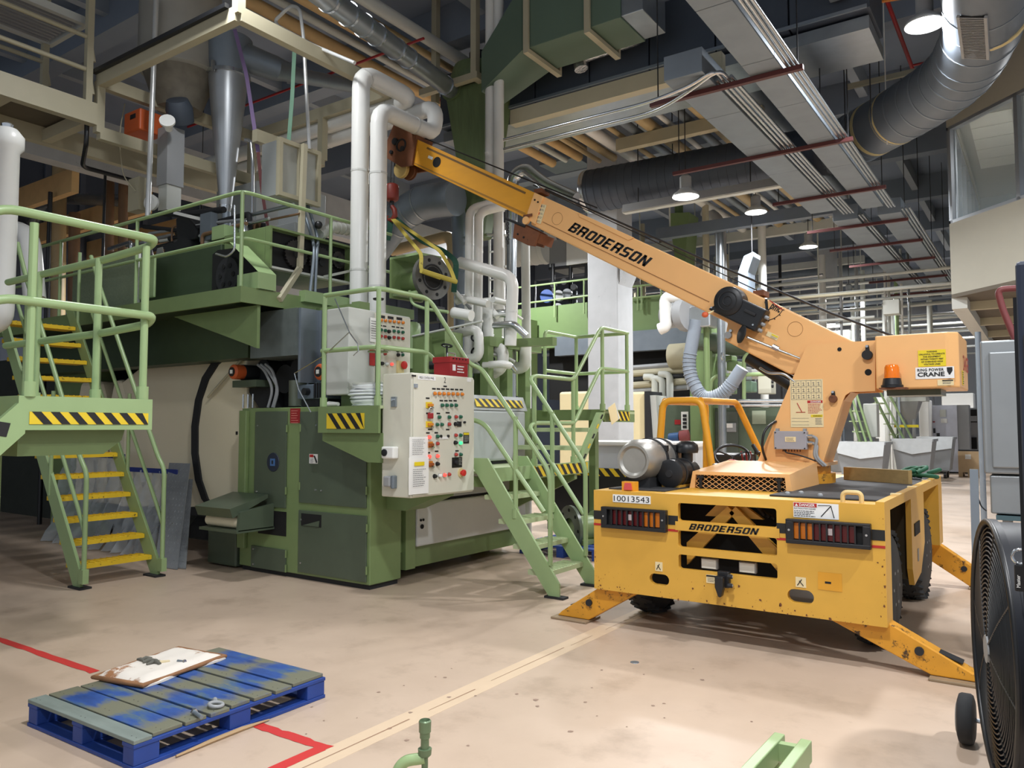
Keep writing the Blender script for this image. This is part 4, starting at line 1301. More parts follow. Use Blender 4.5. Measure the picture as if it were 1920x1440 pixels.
# lower landing and the three steps on to the far landing
ld = MB().box(-5.62, -4.6, 6.36, 8.05, 1.135, 1.16).build('landing', TRDG, st, smooth=0)
MB().box(-4.63, -4.6, 6.36, 8.32, 1.06, 1.2).build('toe_board', GREENR, ld, smooth=0)
hazard('hazard_tape', (-4.598, 7.08, 1.07), (0, 1, 0), (0, 0, 1), 1.2, .12, st, 9)
MB().prism([(-5.6, 1.0), (-4.62, 1.0), (-4.62, 1.1), (-5.6, 1.1)], 'y', 6.4, 6.5).build('landing_bracket', GREEN, st, smooth=0)
MB().prism([(-5.6, .62), (-5.45, .62), (-4.62, 1.0), (-4.62, 1.1), (-5.6, 1.1)], 'y', 8.0, 8.06).build('landing_bracket', GREEN, st, smooth=0)
for k in range(2):
    z = 1.38+k*.22
    tread(-5.55, -4.65, 8.1+k*.3, 8.36+k*.3, z, TRDG, st)
sg = MB().prism([(8.0, 1.1), (8.12, 1.1), (8.76, 1.8), (8.62, 1.8)], 'x', -4.66, -4.60).build('stringer', GREENR, st, smooth=0)
for k in range(6):
    a = V((-4.597, 8.06+k*.11, 1.12+k*.12))
    MB().add([a, a+V((0, .05, .055)), a+V((0, .09, .05)), a+V((0, .04, -.005))], [(0, 1, 2, 3)]).build('stripe', HAZK if k % 2 else HAZY, sg, smooth=0)
MB().box(-5.62, -4.6, 8.72, 9.6, 1.79, 1.82).build('landing', TRDG, st, smooth=0)
MB().box(-4.63, -4.6, 8.74, 9.6, 1.68, 1.84).build('toe_board', GREEN, st, smooth=0)
MB().box(-5.62, -4.6, 8.70, 8.73, 1.70, 1.84).build('toe_board', GREEN, st, smooth=0)
hazard('hazard_tape', (-4.598, 8.86, 1.70), (0, 1, 0), (0, 0, 1), .58, .12, st, 5)
MB().box(-5.2, -5.1, 9.4, 9.5, 0, 1.79).build('support_leg', GREEN, st, smooth=0)
# upper bracket platform beside the control panel
MB().box(-5.98, -5.15, 5.28, 6.3, 1.79, 1.82).build('landing', TRDG, st, smooth=0)
MB().box(-5.98, -5.15, 5.26, 5.29, 1.56, 1.82).build('toe_board', GREEN, st, smooth=0)
hazard('hazard_tape', (-5.85, 5.257, 1.60), (1, 0, 0), (0, 0, 1), .52, .15, st, 4)
MB().prism([(-5.98, 1.56), (-5.15, 1.56), (-5.15, 1.28), (-5.35, 1.28), (-5.98, 1.48)], 'y', 5.32, 5.55).build('landing_bracket', GREEN, st, smooth=0)
# inspection cards hung on the rail
for k in range(3):
    a = X(1140, 765, x=-4.57+.004*k)
    u = V((.1, .35-.1*k, -.75)).normalized()
    r_ = V((.12, .9, .42)).normalized()
    p = plate('inspection_card', a, r_, u, .17, .22, [PAPER, GREYP, LBLC][k], None, .002)
    tag(p, 'white inspection card wired to the rail, %s of the bunch' % ['front', 'middle', 'rear'][k], 'card', 'cards on the stair rail')
    lines('small_print', a+r_*.02+u*.03+r_.cross(u)*.004, r_, -u, .13, 8, .02, .006, INKG, p, 60+k)
# --- left stair with yellow treads
st2 = thing('yellow_tread_stair', 'steep green stair with yellow chequer treads under the press walkway', 'stairs', (-8.0, 4.4, 0))
sx = -(9.98-8.04)/2.82
for y in (4.01, 4.80):
    s_ = 0 if y < 4.4 else 1
    ztop = 3.05
    MB().prism([(-7.98, 0.02), (-7.98, .16), (-7.98+sx*(ztop-.02), ztop+.12), (-8.16+sx*(ztop-.02), ztop+.12), (-8.12, .02)], 'y', y-.03+.03*s_, y+.03*s_).build('stringer', GREENR, st2, smooth=0)
    MB().box(-8.16, -7.92, y-.06, y+.06, 0, .02).build('foot_plate', BLKM, st2, smooth=0)
for k in range(13):
    z = .22*(k+1)
    x = -8.06+sx*z
    tread(x-.13, x+.12, 4.015, 4.795, z, YTRD, st2)
for y in (3.99, 4.82):
    rail('handrail', [(-7.93, y, .1), (-7.93, y, 1.16), (-8.05, y, 1.28), (-8.05+sx*1.95, y, 3.3), (-8.05+sx*2.3, y, 3.72)], st2, rad=.10)
    rail('mid_rail', [(-7.93, y, .55), (-8.05, y, .75), (-8.05+sx*2.2, y, 3.0)], st2, rad=.1, r=.02)
    for z in (.9, 1.9, 2.7):
        post((-8.05+sx*z, y), z, z+1.1, st2, r=.02, sock=False)
    MB().box(-7.97, -7.89, y-.03, y+.03, .06, .2).build('clamp', GREENR, st2, smooth=0)
# --- near landing at the left edge, with its bent pipe guard rails
ZP = 1.80
np2 = thing('near_landing', 'green raised landing with striped edge and bent pipe rails at the left edge', 'platform', (-6.4, 2.4, 0))
MB().box(-7.2, -5.0, 2.12, 2.92, ZP-.03, ZP).build('deck_plate', TRDG, np2, smooth=0)
for b_ in ((-7.2, -5.012, 2.10, 2.13), (-7.2, -5.012, 2.90, 2.93), (-5.01, -4.98, 2.10, 2.93)):
    MB().box(*b_, ZP-.20, ZP+.004).build('edge_channel', GREENR, np2, smooth=0)
hazard('hazard_tape', (-4.978, 2.16, ZP-.165), (0, 1, 0), (0, 0, 1), .74, .075, np2, 7, slant=1)
MB().prism([(2.16, ZP-.2), (2.82, ZP-.2), (2.80, ZP-.27), (2.68, ZP-.36), (2.16, ZP-.36)], 'x', -5.9, -5.12).build('bracket_box', GREEN, np2, smooth=0)
MB().box(-7.2, -6.9, 2.2, 2.8, 0, ZP-.03).build('support_leg', GREEN, np2, smooth=0)
for (x, y) in ((-5.0, 2.16), (-5.02, 2.88), (-5.68, 2.90), (-6.6, 2.9)):
    post((x, y), ZP, ZP+1.05, np2, r=.025)
rail('guard_rail', [(-4.98, .9, 1.8), (-4.98, 1.95, ZP+1.10), (-4.98, 2.2, ZP+1.10), (-4.98, 2.92, ZP+1.10), (-5.05, 2.92, ZP+1.06), (-5.68, 2.92, ZP+1.04), (-7.2, 2.92, ZP+1.04)], np2, r=.028, rad=.12)
rail('guard_rail', [(-4.98, .9, 1.28), (-4.98, 1.95, ZP+.57), (-4.98, 2.2, ZP+.57), (-4.98, 2.92, ZP+.57), (-5.05, 2.92, ZP+.52), (-5.68, 2.92, ZP+.50), (-7.2, 2.92, ZP+.5)], np2, r=.028, rad=.12)
sg = MB().prism([(2.14, ZP), (2.14, ZP-.22), (.9, ZP-1.45), (.7, ZP-1.45)], 'x', -5.02, -4.98).build('stringer', GREENR, np2, smooth=0)
for k in range(5):
    a = V((-4.977, 2.06-k*.12, ZP-.16-k*.12))
    MB().add([a, a+V((0, -.02, -.08)), a+V((0, -.14, -.06)), a+V((0, -.12, .02))], [(0, 1, 2, 3)]).build('stripe', HAZY if k % 2 else HAZK, sg, smooth=0)
for k in range(6):
    z = ZP-.25*(k+1)
    tread(-5.9, -5.02, 2.05-.22*(k+1), 2.27-.22*(k+1), z, YTRD, np2)

# ================================================================ PRESS: CABINET BASE
CABX0, CABX1, CABY = -7.62, -5.55, 5.57


def cz(px, py, y=CABY):
    p = X(px, py, y=y)
    return p.x, p.z


cab = thing('press_cabinet', 'tall green press base cabinet with dark hinged doors', 'machine cabinet', (-6.5, 5.8, 0))
MB().box(CABX0, CABX1, CABY, 6.02, .05, 1.83).build('body', GREEN, cab, smooth=0, bevel=.01)
MB().box(CABX0+.02, CABX1-.03, CABY+.03, 6.0, 0, .05).build('plinth', BLKM, cab, smooth=0)


def door(px0, py0, px1, py1, name='door', m=GREEND, pr=.018, hinge='r', parent=cab):
    x0, z1 = cz(px0, py0)
    x1, z0 = cz(px1, py1)
    d = MB().box(x0, x1, CABY-pr, CABY, z0, z1).build(name, m, parent, smooth=0, bevel=.004)
    for k in (.18, .82):
        z = z0+(z1-z0)*k
        xx = x1 if hinge == 'r' else x0
        MB().cyl((xx+.008, CABY-pr, z-.04), (xx+.008, CABY-pr, z+.04), .010, n=8).build('hinge', GREEN, d)
    xx = x0+.05 if hinge == 'r' else x1-.05
    for k in (.15, .85):
        z = z0+(z1-z0)*k
        MB().cyl((xx, CABY-pr-.008, z), (xx, CABY-pr, z), .010, n=8).build('lock', STEEL, d)
    return d, x0, x1, z0, z1


d1, a0, a1, b0, b1 = door(481, 772, 537, 953)
lg = MB().rev(((a0+a1)/2+.06, CABY-.026, b1-.56), (0, 1, 0), [(0, .10), (.006, .105)], 24).build('round_emblem', NAVY, d1)
MB().box((a0+a1)/2+.02, (a0+a1)/2+.10, CABY-.030, CABY-.026, b1-.60, b1-.52).build('monogram', mat('emblem_blue', (70, 112, 170), .4), lg, smooth=0)
MB().box((a0+a1)/2+.045, (a0+a1)/2+.075, CABY-.032, CABY-.03, b1-.58, b1-.54).build('monogram', NAVY, lg, smooth=0)
door(565, 772, 600, 945, hinge='l')
d2 = door(601, 772, 688, 953)[0]
d4, a0, a1, b0, b1 = door(562, 956, 688, 1092)
MB().box(a0+.05, a0+.36, CABY-.022, CABY-.018, b1-.16, b1-.03).build('hand_slot', DARK, d4, smooth=0)
MB().prism([(a0+.08, b1-.155), (a0+.33, b1-.155), (a0+.34, b1-.09)], 'y', CABY-.03, CABY-.022).build('slot_flap', GREEND, d4, smooth=0)
d5 = door(473, 1022, 537, 1073)[0]
a0, b1 = cz(455, 770)
MB().box(a0, a0+.13, CABY-.05, CABY, .25, b1).build('side_post', GREEN, cab, smooth=0, bevel=.01)
a0, b1 = cz(485, 955)
a1, b0 = cz(537, 985)
MB().box(a0, a1, CABY-.004, CABY, b0-.12, b1).build('outlet_opening', DARK, cab, smooth=0)
# roller outlet tray
a0, b0 = cz(445, 1012)
tr = MB().prism([(5.10, .52), (5.55, .52), (5.55, .78), (5.12, .72)], 'x', a0+.62, a0+.66).box(a0, a0+.66, 5.08, 5.56, .50, .53).build('outlet_tray', GREEND, cab, smooth=0)
MB().cyl((a0+.02, 5.2, .60), (a0+.60, 5.2, .60), .065, n=18).build('roller', CREAMP, tr)
MB().prism([(5.06, .66), (5.5, .84), (5.5, .88), (5.02, .76)], 'x', a0, a0+.62).build('tray_hood', GREEND, tr, smooth=0)
MB().box(-8.2, -7.66, 5.55, 6.0, .02, .72).build('outlet_base', GREEND, cab, smooth=0, bevel=.02)
# signs on the cabinet
a0, b1 = cz(545, 766)
a1, b0 = cz(563, 793)
pl = plate('red_sign', (a0, CABY-.001, b0), (1, 0, 0), (0, 0, 1), a1-a0, b1-b0, RED, cab, .004)
lines('small_print', (a0+.02, CABY-.0065, b1-.03), (1, 0, 0), (0, 0, 1), a1-a0-.04, 6, .026, .008, mat('print_pink', (214, 130, 120), .6, var=0), pl, 40)
a0, b1 = cz(583, 851)
pl = plate('warning_label', (a0, CABY-.0185, b1-.1), (1, 0, 0), (0, 0, 1), .13, .10, LBLW, cab, .003)
plate('red_header', (a0+.005, CABY-.022, b1-.035), (1, 0, 0), (0, 0, 1), .06, .03, INKR, pl, .001)
MB().tube([(a0+.08, CABY-.024, b1-.02), (a0+.10, CABY-.024, b1-.05), (a0+.12, CABY-.024, b1-.09)], .009, 6).build('pictogram', INK, pl)
lines('small_print', (a0+.01, CABY-.0225, b1-.055), (1, 0, 0), (0, 0, 1), .06, 4, .012, .005, INKG, pl, 41)
# --- right housing: grey guards along the side of the press
hs = thing('press_side_housing', 'grey panelled press side housing behind the stair', 'machine housing', (-6.2, 7.3, 0))
MB().box(-6.6, -5.62, 6.05, 8.4, .30, 1.84).build('body', GREEN, hs, smooth=0)
GW = mat('guard_grey_white', (206, 208, 206), .5, var=.08, scale=3)
MB().box(-5.62, -5.55, 6.27, 8.36, .34, .80).build('lower_guard', GW, hs, smooth=0, bevel=.02)
MB().box(-5.62, -5.56, 6.27, 8.36, .83, 1.16).build('middle_guard', GREYC, hs, smooth=0, bevel=.015)
MB().box(-5.62, -5.55, 6.27, 8.36, 1.20, 1.82).build('upper_guard', GREYC, hs, smooth=0, bevel=.03)
for k, z in ((0, .815), (1, 1.18)):
    MB().box(-5.62, -5.58, 6.27, 8.36, z-.012, z+.012).build('guard_gap', DARK, hs, smooth=0)
for y in (6.32, 6.36):
    MB().cyl((-5.55, y, .62), (-5.54, y, .62), .014, n=8).build('hole', DARK, hs)
MB().cyl((-5.55, 6.34, .55), (-5.54, 6.34, .55), .025, n=10).build('hole', DARK, hs)
tp = MB().prism([(-5.55, 1.82), (-5.62, 2.0), (-6.5, 2.0), (-6.5, 1.82)], 'y', 6.9, 8.4).build('top_shelf', GREYC, hs, smooth=0)
hazard('hazard_tape', (-5.545, 7.3, 1.86), (0, 1, 0), (-.36, 0, 1), 1.0, .10, hs, 8)
MB().box(-6.5, -5.56, 6.1, 6.25, .12, 1.83).build('end_frame', GREEN, hs, smooth=0)
MB().box(-6.4, -6.1, 8.35, 8.6, 0, 3.0).build('frame_upright', GREEN, hs, smooth=0)
MB().box(-6.4, -5.62, 6.1, 8.4, .12, .30).build('under_beam', GREEN, hs, smooth=0)
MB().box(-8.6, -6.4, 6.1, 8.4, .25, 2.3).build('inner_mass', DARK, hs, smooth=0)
for (x, y) in ((-6.2, 6.3), (-6.2, 8.3), (-8.4, 8.2), (-8.4, 6.3)):
    MB().box(x-.12, x+.12, y-.12, y+.12, 0, .25).build('foot', GREEND, hs, smooth=0)

# ================================================================ CONTROL PANELS
BEZ = mat('bezel_black', (30, 30, 30), .5, var=0)
LC = {'o': mat('lens_orange', (222, 130, 40), .3, var=.05), 'g': mat('lens_green', (30, 96, 70), .3, var=.05), 'r': mat('lens_dull_red', (176, 60, 52), .3, var=.05),
      'k': BLK, 'R': mat('lens_lit_red', (250, 70, 60), .3, var=0, emit=1.2), 'G': mat('lens_lit_green', (60, 230, 130), .3, var=0, emit=1.2), 'w': PAPER, 'y': mat('switch_amber', (206, 130, 40), .4)}


def button(x, y, z, c, parent, r=.021):
    """a round push button or lamp standing out of a panel that faces +x"""
    b = MB().cyl((x, y, z), (x+.010, y, z), r, n=14).build('button', STEEL if c != 'k' else BEZ, parent)
    MB().rev((x+.010, y, z), (1, 0, 0), [(0, r*.82), (.018, r*.78), (.024, r*.5)], 14).build('cap', LC[c], b, smooth=50)
    return b


def tagplate(x, y, z, parent, w_=.05, h_=.014):
    return MB().box(x, x+.003, y-w_/2, y+w_/2, z-h_/2, z+h_/2).build('legend_plate', INK, parent, smooth=0)


PX = -4.80
cp = thing('control_panel', 'large beige press control panel cantilevered beside the stair with rows of buttons', 'control panel', (-5.0, 5.8, .97))
MB().box(-5.17, PX, 5.33, 6.27, .965, 2.12).build('enclosure', CTL, cp, smooth=0, bevel=.012)
fr = MB().box(PX, PX+.012, 5.345, 6.262, .98, 2.10).build('front_door', CTL, cp, smooth=0, bevel=.004)
F = PX+.012


def fy(px, py):
    p = X(px, py, x=F)
    return p.y, p.z


def cpx(a, b):
    """pixel of the enlarged view of the panel"""
    return fy(680+a/3.6, 560+b/3.6)


for a in range(7):
    y, z = cpx(480+a*30.7, 640+a*.8)
    button(F, y, z, 'o', cp)
    tagplate(F, y, z+.045, cp)
for a in range(4):
    y, z = cpx(530+a*31, 720)
    button(F, y, z, 'g', cp)
    tagplate(F, y, z+.045, cp)
for (a, b, c) in ((577, 800, 'g'), (577, 848, 'r'), (510, 800, 'g'), (496, 850, 'g'), (527, 850, 'g'), (623, 798, 'r'), (654, 798, 'g'), (623, 846, 'k'), (498, 930, 'g'), (498, 978, 'r'), (622, 922, 'r'), (654, 922, 'g'), (622, 972, 'k'), (653, 974, 'G'),
                  (442, 935, 'R'), (442, 1066, 'R'), (498, 1062, 'R'), (623, 1052, 'r'), (655, 1052, 'g'), (500, 1115, 'k'), (482, 1198, 'k'), (515, 1194, 'w'), (546, 1190, 'R'), (577, 1186, 'r')):
    y, z = cpx(a, b)
    button(F, y, z, c, cp)
for (a, b, w_) in ((438, 672, .05), (440, 774, .05), (440, 906, .05), (442, 1040, .05), (510, 775, .05), (573, 770, .06), (573, 883, .05), (496, 905, .05), (636, 1027, .05), (455, 882, .06), (556, 592, .05), (498, 1030, .05)):
    y, z = cpx(a, b)
    tagplate(F, y, z, cp, w_)
for (a, b) in ((445, 718), (445, 848), (449, 985), (449, 1117)):
    y, z = cpx(a, b)
    s_ = MB().box(F, F+.012, y-.04, y+.04, z-.028, z+.028).build('rotary_switch', HAZY if b < 900 else LC['y'], cp, smooth=0)
    MB().box(F+.012, F+.04, y-.028, y+.028, z-.012, z+.012).build('switch_handle', LC['y'] if b < 900 else mat('switch_brown', (150, 78, 34), .4), s_, smooth=0)
    MB().cyl((F+.012, y+.03, z-.02), (F+.03, y+.03, z-.03), .014, n=10).build('hasp', STEEL, s_)
y, z = cpx(445, 790)
MB().box(F+.01, F+.04, y-.03, y+.03, z-.028, z+.028).build('padlock', RED, cp, smooth=0, bevel=.008)
MB().ring((F+.03, y, z+.05), (1, 0, 0), .028, .006, 14, 6).build('padlock_shackle', STEEL, cp)
y, z = cpx(636, 1105)
sel = MB().box(F, F+.004, y-.078, y+.078, z-.05, z+.05).build('selector_plate', INK, cp, smooth=0)
MB().rev((F+.004, y-.02, z), (1, 0, 0), [(0, .024), (.02, .022), (.022, .012)], 16).build('knob', BLKM, sel)
lines('small_print', (F+.005, y+.025, z+.035), (0, 1, 0), (0, 0, 1), .045, 5, .015, .004, GREYP, sel, 44)
y, z = cpx(650, 846)
MB().box(F, F+.01, y-.03, y+.03, z-.025, z+.025).build('meter', BLK, cp, smooth=0)
y, z = cpx(683, 835)
MB().cyl((F, y, z), (F+.02, y, z), .012, n=8).build('key_switch', BLK, cp)
y, z = cpx(698, 940)
pl = plate('label_card', (F-.0, y-.045, z-.055), (0, 1, 0), (0, 0, 1), .09, .11, INK, cp, .004)
plate('yellow_header', (F+.004, y-.043, z+.03), (0, 1, 0), (0, 0, 1), .086, .022, LBLY, pl, .001)
lines('small_print', (F+.0055, y-.037, z+.015), (0, 1, 0), (0, 0, 1), .074, 5, .013, .004, GREYP, pl, 45)
y, z = cpx(660, 1175)
es = MB().cyl((F, y, z), (F+.012, y, z), .045, n=24).build('emergency_stop', mat('estop_yellow', (222, 206, 150), .4), cp)
MB().rev((F+.012, y, z), (1, 0, 0), [(0, .02), (.02, .02), (.022, .032), (.038, .032), (.044, .022)], 20).build('mushroom', mat('estop_red', (206, 46, 40), .35), es)
y, z = cpx(552, 935)
MB().box(F, F+.005, y-.07, y+.06, z-.02, z+.005).build('door_pull', PAPER, cp, smooth=0)
for q in (-.06, .05):
    MB().cyl((F, y+q, z+.01), (F+.015, y+q, z+.01), .014, n=10).build('knob', BLK, cp)
y, z = cpx(355, 588)
MB().box(F, F+.015, y-.02, y+.02, z-.018, z+.018).build('lock', STEEL, cp, smooth=0)
y, z = cpx(372, 545)
pl = plate('title_label', (F-.0, y, z), (0, 1, 0), (0, 0, 1), .25, .04, LBLW, cp, .003)
text('lettering', 'PRESS 2 CONTROL PANEL', (F+.0045, y+.02, z+.011), (0, 1, 0), (0, 0, 1), .02, INK, pl, width=.21)
y, z = cpx(548, 568)
text('number', '2', (F+.001, y, z), (0, 1, 0), (0, 0, 1), .055, INK, cp, width=.03)
y, z = cpx(705, 560)
plate('small_tag', (F, y, z), (0, 1, 0), (0, 0, 1), .065, .04, LBLW, cp, .003)
y, z = cpx(330, 525)
MB().box(F, F+.003, y, y+.06, z, z+.016).build('legend_plate', INK, cp, smooth=0)
# notices taped to the panel corner
y, z = cpx(312, 1075)
pg = plate('notice', (F+.003, y, z), (.03, 1, 0), (0, 0, 1), .25, .19, PAPER, cp, .002)
lines('small_print', (F+.0145, y+.03, z+.165), (.03, 1, 0), (0, 0, 1), .19, 9, .017, .004, INKG, pg, 50)
y, z = cpx(306, 1325)
pg = plate('notice', (F+.006, y, z), (.05, 1, 0), (0, 0, 1), .26, .335, PAPER, cp, .002)
plate('yellow_header', (F+.022, y+.06, z+.26), (.05, 1, 0), (0, 0, 1), .13, .035, LBLY, pg, .001)
lines('small_print', (F+.024, y+.04, z+.225), (.05, 1, 0), (0, 0, 1), .18, 9, .019, .005, INKG, pg, 51)
# fittings on the panel's left side
def lx(a, b, y=5.33):
    p = X(680+a/3.6, 560+b/3.6, y=y)
    return p.x, p.z
x, z = lx(216, 697)
sb = MB().box(x-.033, x+.033, 5.31, 5.33, z-.048, z+.048).build('latch_plate', GALV, cp, smooth=0, bevel=.004)
MB().cyl((x-.005, 5.295, z+.02), (x-.005, 5.31, z+.02), .012, n=10).build('key_knob', STEEL, sb)
x, z = lx(205, 1038)
sb = MB().box(x-.075, x+.075, 5.25, 5.33, z-.055, z+.055).build('socket_box', PAPER, cp, smooth=0, bevel=.012)
MB().rev((x-.03, 5.25, z), (0, -1, 0), [(0, .033), (.012, .033), (.015, .02)], 20).build('round_cover', BLK, sb)
x, z = lx(205, 1232)
sb = MB().box(x-.065, x+.02, 5.26, 5.33, z-.05, z+.05).build('plug_socket', GREYB, cp, smooth=0, bevel=.015)
MB().box(x+.02, x+.055, 5.27, 5.33, z-.065, z+.055).build('plug_lever', GALVD, sb, smooth=0, bevel=.01)
MB().prism([(-5.6, .78), (-5.3, .78), (-4.92, .93), (-4.92, .962), (-5.6, .962)], 'y', 5.8, 6.1).build('support_arm', GREEN, cp, smooth=0)
# --- second panel behind, above the bracket platform
QX = -5.90
c2 = thing('upper_control_panel', 'beige control panel on the upper platform behind the green rail', 'control panel', (-6.1, 6.0, 1.9))
MB().box(QX-.33, QX, 5.58, 6.52, 1.95, 2.86).build('enclosure', GREYP, c2, smooth=0, bevel=.01)
MB().box(QX, QX+.01, 5.95, 6.51, 1.97, 2.84).build('front_door', CTL, c2, smooth=0)
MB().box(QX-.28, QX-.05, 5.75, 6.3, 1.82, 1.95).build('stand', GREEN, c2, smooth=0)
F2 = QX+.01


def c2p(a, b):
    p = X(680+a/3.6, 560+b/3.6, x=F2)
    return p.y, p.z


for i, a in enumerate((120, 148, 178, 207, 237, 266)):
    y, z = c2p(a, 146+i*3.4)
    button(F2, y, z, 'o', c2)
    if i % 2 == 0:
        y, z = c2p(a+10, 122+i*3.4)
        tagplate(F2, y, z, c2, .09, .03)
for i, a in enumerate((118, 147, 206, 236, 265)):
    y, z = c2p(a, 212+i*4)
    button(F2, y, z, 'g', c2)
    tagplate(F2, y, z+.05, c2)
    y, z = c2p(a, 254+i*4)
    button(F2, y, z, 'r', c2)
for (a, b, c) in ((174, 222, 'k'), (175, 264, 'k'), (145, 372, 'r'), (236, 380, 'k'), (264, 380, 'g'), (128, 438, 'k'), (159, 442, 'w'), (190, 443, 'R'), (145, 336, 'k'), (174, 338, 'k'), (234, 350, 'k'), (263, 352, 'k')):
    y, z = c2p(a, b)
    button(F2, y, z, c, c2)
y, z = c2p(255, 450)
es = MB().box(F2, F2+.03, y-.07, y+.03, z-.09, z+.05).build('emergency_stop', mat('estop_yellow', (222, 206, 150)), c2, smooth=0, bevel=.006)
MB().rev((F2+.03, y, z), (1, 0, 0), [(0, .026), (.02, .045), (.035, .045), (.04, .03)], 18).build('mushroom', mat('estop_red', (206, 46, 40)), es)
y, z = c2p(48, 290)
pl = plate('notice', (F2+.001, y, z), (0, 1, 0), (0, 0, 1), .13, .26, PAPER, c2, .002)
lines('small_print', (F2+.006, y+.015, z+.22), (0, 1, 0), (0, 0, 1), .1, 8, .026, .007, INKG, pl, 55)
y, z = c2p(45, 450)
plate('red_tag', (F2+.001, y, z), (0, 1, 0), (0, 0, 1), .08, .17, INKR, c2, .003)
# steel stand pole with little table beside the panels
sp_ = thing('pole_stand', 'slim steel pole with flat top plate standing on the bracket platform', 'stand', (-5.35, 5.5, 1.82))
MB().cyl((-5.35, 5.45, 1.82), (-5.35, 5.45, 2.35), .028, n=12).build('lower_tube', STEEL, sp_)
MB().cyl((-5.35, 5.45, 2.35), (-5.35, 5.45, 2.86), .014, n=8).build('upper_rod', BLKM, sp_)
MB().rev((-5.35, 5.45, 2.345), (0, 0, 1), [(0, .10), (.01, .10)], 16).build('collar', GREEN, sp_)
MB().rev((-5.35, 5.45, 2.86), (0, 0, 1), [(0, .05), (.015, .055)], 16).build('top_plate', BLKM, sp_)
# red lock box on the control panel
rb = thing('lock_box', 'red metal lockout box with wire handle on top of the control panel', 'lock box', (-4.98, 6.0, 2.12))
MB().box(-5.08, -4.86, 5.97, 6.25, 2.12, 2.29).build('body', RED, rb, smooth=0, bevel=.006)
MB().box(-5.09, -4.85, 5.96, 6.26, 2.26, 2.32).build('lid', RED, rb, smooth=0, bevel=.006)
for k in range(5):
    MB().cyl((-4.85, 6.0+k*.05, 2.30), (-4.845, 6.0+k*.05, 2.30), .008, n=8).build('lock_hole', INK, rb)
MB().tube(fillet([(-4.97, 6.05, 2.32), (-4.97, 6.05, 2.37), (-4.97, 6.18, 2.37), (-4.97, 6.18, 2.32)], .02), .007, 7).build('handle', STEEL, rb)
lines('lettering', (-4.855, 6.07, 2.22), (0, 1, 0), (0, 0, 1), .13, 3, .028, .012, LBLW, rb, 58)
MB().box(-4.86, -4.856, 6.0, 6.045, 2.18, 2.24).build('emblem', LBLW, rb, smooth=0)
# heap of folded plastic on the bracket platform
bg = thing('plastic_bag_stack', 'stack of folded white plastic bags on the bracket platform', 'bags', (-5.55, 5.55, 1.82))
for k in range(7):
    a = .012*rr.random()
    mb = MB()
    mb.rev((-5.56+a, 5.56, 1.825+k*.033), (0, 0, 1), [(0, .16), (.012, .19-.012*abs(k-3)), (.03, .17)], 10)
    for i, v_ in enumerate(mb.v):
        mb.v[i] = (v_[0]*1.0+(v_[0]+5.56)*.35, v_[1]+(rr.random()-.5)*.02, v_[2]+(rr.random()-.5)*.012)
    mb.build('folded_bag', mat('bag_white', (236, 240, 240), .3, var=.03), bg, smooth=60)
# ================================================================ PRESS: WALKWAY, GEARS, HOODS
def run(name, label, cat, pts, r, m, rad=None, n=12, group=None, bands=0, band_m=None):
    """a pipe run as one thing; bands are its joint collars"""
    path = fillet(pts, r*2.0 if rad is None else rad)
    o = MB().tube(path, r, n).build(name, m, smooth=60)
    tag(o, label, cat, group)
    if bands:
        L = [0]
        for a, b in zip(path, path[1:]):
            L.append(L[-1]+(b-a).length)
        for k in range(bands):
            s = L[-1]*(k+.5)/bands
            for i in range(len(path)-1):
                if L[i] <= s <= L[i+1] and (path[i+1]-path[i]).length > r*.5:
                    p = path[i].lerp(path[i+1], (s-L[i])/(L[i+1]-L[i]))
                    d = (path[i+1]-path[i]).normalized()
                    MB().cyl(p-d*.012, p+d*.012, r*1.035, n=n).build('joint_band', band_m or m, o)
                    break
    return o


def one(name, label, cat, mb, m, group=None, **k):
    return tag(mb.build(name, m, **k), label, cat, group)


ZK = 3.09
wk = thing('press_walkway', 'green walkway deck with pipe rails along the top of the press', 'walkway', (-9, 5.6, 2.9))
MB().box(-13, -7.0, 5.08, 6.9, ZK-.03, ZK).build('deck_plate', GREEN, wk, smooth=0)
MB().box(-13, -7.0, 5.05, 5.08, ZK-.15, ZK+.02).build('edge_channel', GREEN, wk, smooth=0)
MB().box(-7.0, -6.97, 5.05, 6.9, ZK-.15, ZK+.02).build('edge_channel', GREEN, wk, smooth=0)
MB().prism([(-7.6, ZK-.15), (-7.02, ZK-.15), (-7.02, ZK-.62), (-7.25, ZK-.55), (-8.6, ZK-.15)], 'y', 5.3, 5.34).build('gusset', GREEN, wk, smooth=0)
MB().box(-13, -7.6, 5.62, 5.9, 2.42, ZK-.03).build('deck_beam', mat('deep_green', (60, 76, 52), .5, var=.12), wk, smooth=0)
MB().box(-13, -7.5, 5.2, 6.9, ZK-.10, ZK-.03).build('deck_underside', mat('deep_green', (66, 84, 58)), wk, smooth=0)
MB().box(-13, -11.8, 6.0, 6.3, 0, ZK-.1).build('support_leg', GREEN, wk, smooth=0)
for (x, y) in ((-7.04, 5.1), (-11.0, 5.1), (-9.1, 5.1), (-7.04, 6.35)):
    post((x, y), ZK-.1, ZK+1.06, wk, r=.021)
rail('handrail', [(-12.6, 5.1, ZK+1.06), (-7.04, 5.1, ZK+1.06), (-7.04, 7.4, ZK+1.06)], wk, r=.021, rad=.12)
rail('mid_rail', [(-12.6, 5.1, ZK+.56), (-7.04, 5.1, ZK+.56), (-7.04, 7.4, ZK+.56)], wk, r=.019, rad=.12)
MB().tube(fillet([X(440, 385, y=5.05), X(440, 470, y=5.05), X(425, 482, y=5.05), X(405, 476, y=5.05)], .06), .012, 8).build('hook_bar', STEEL, wk, smooth=60)
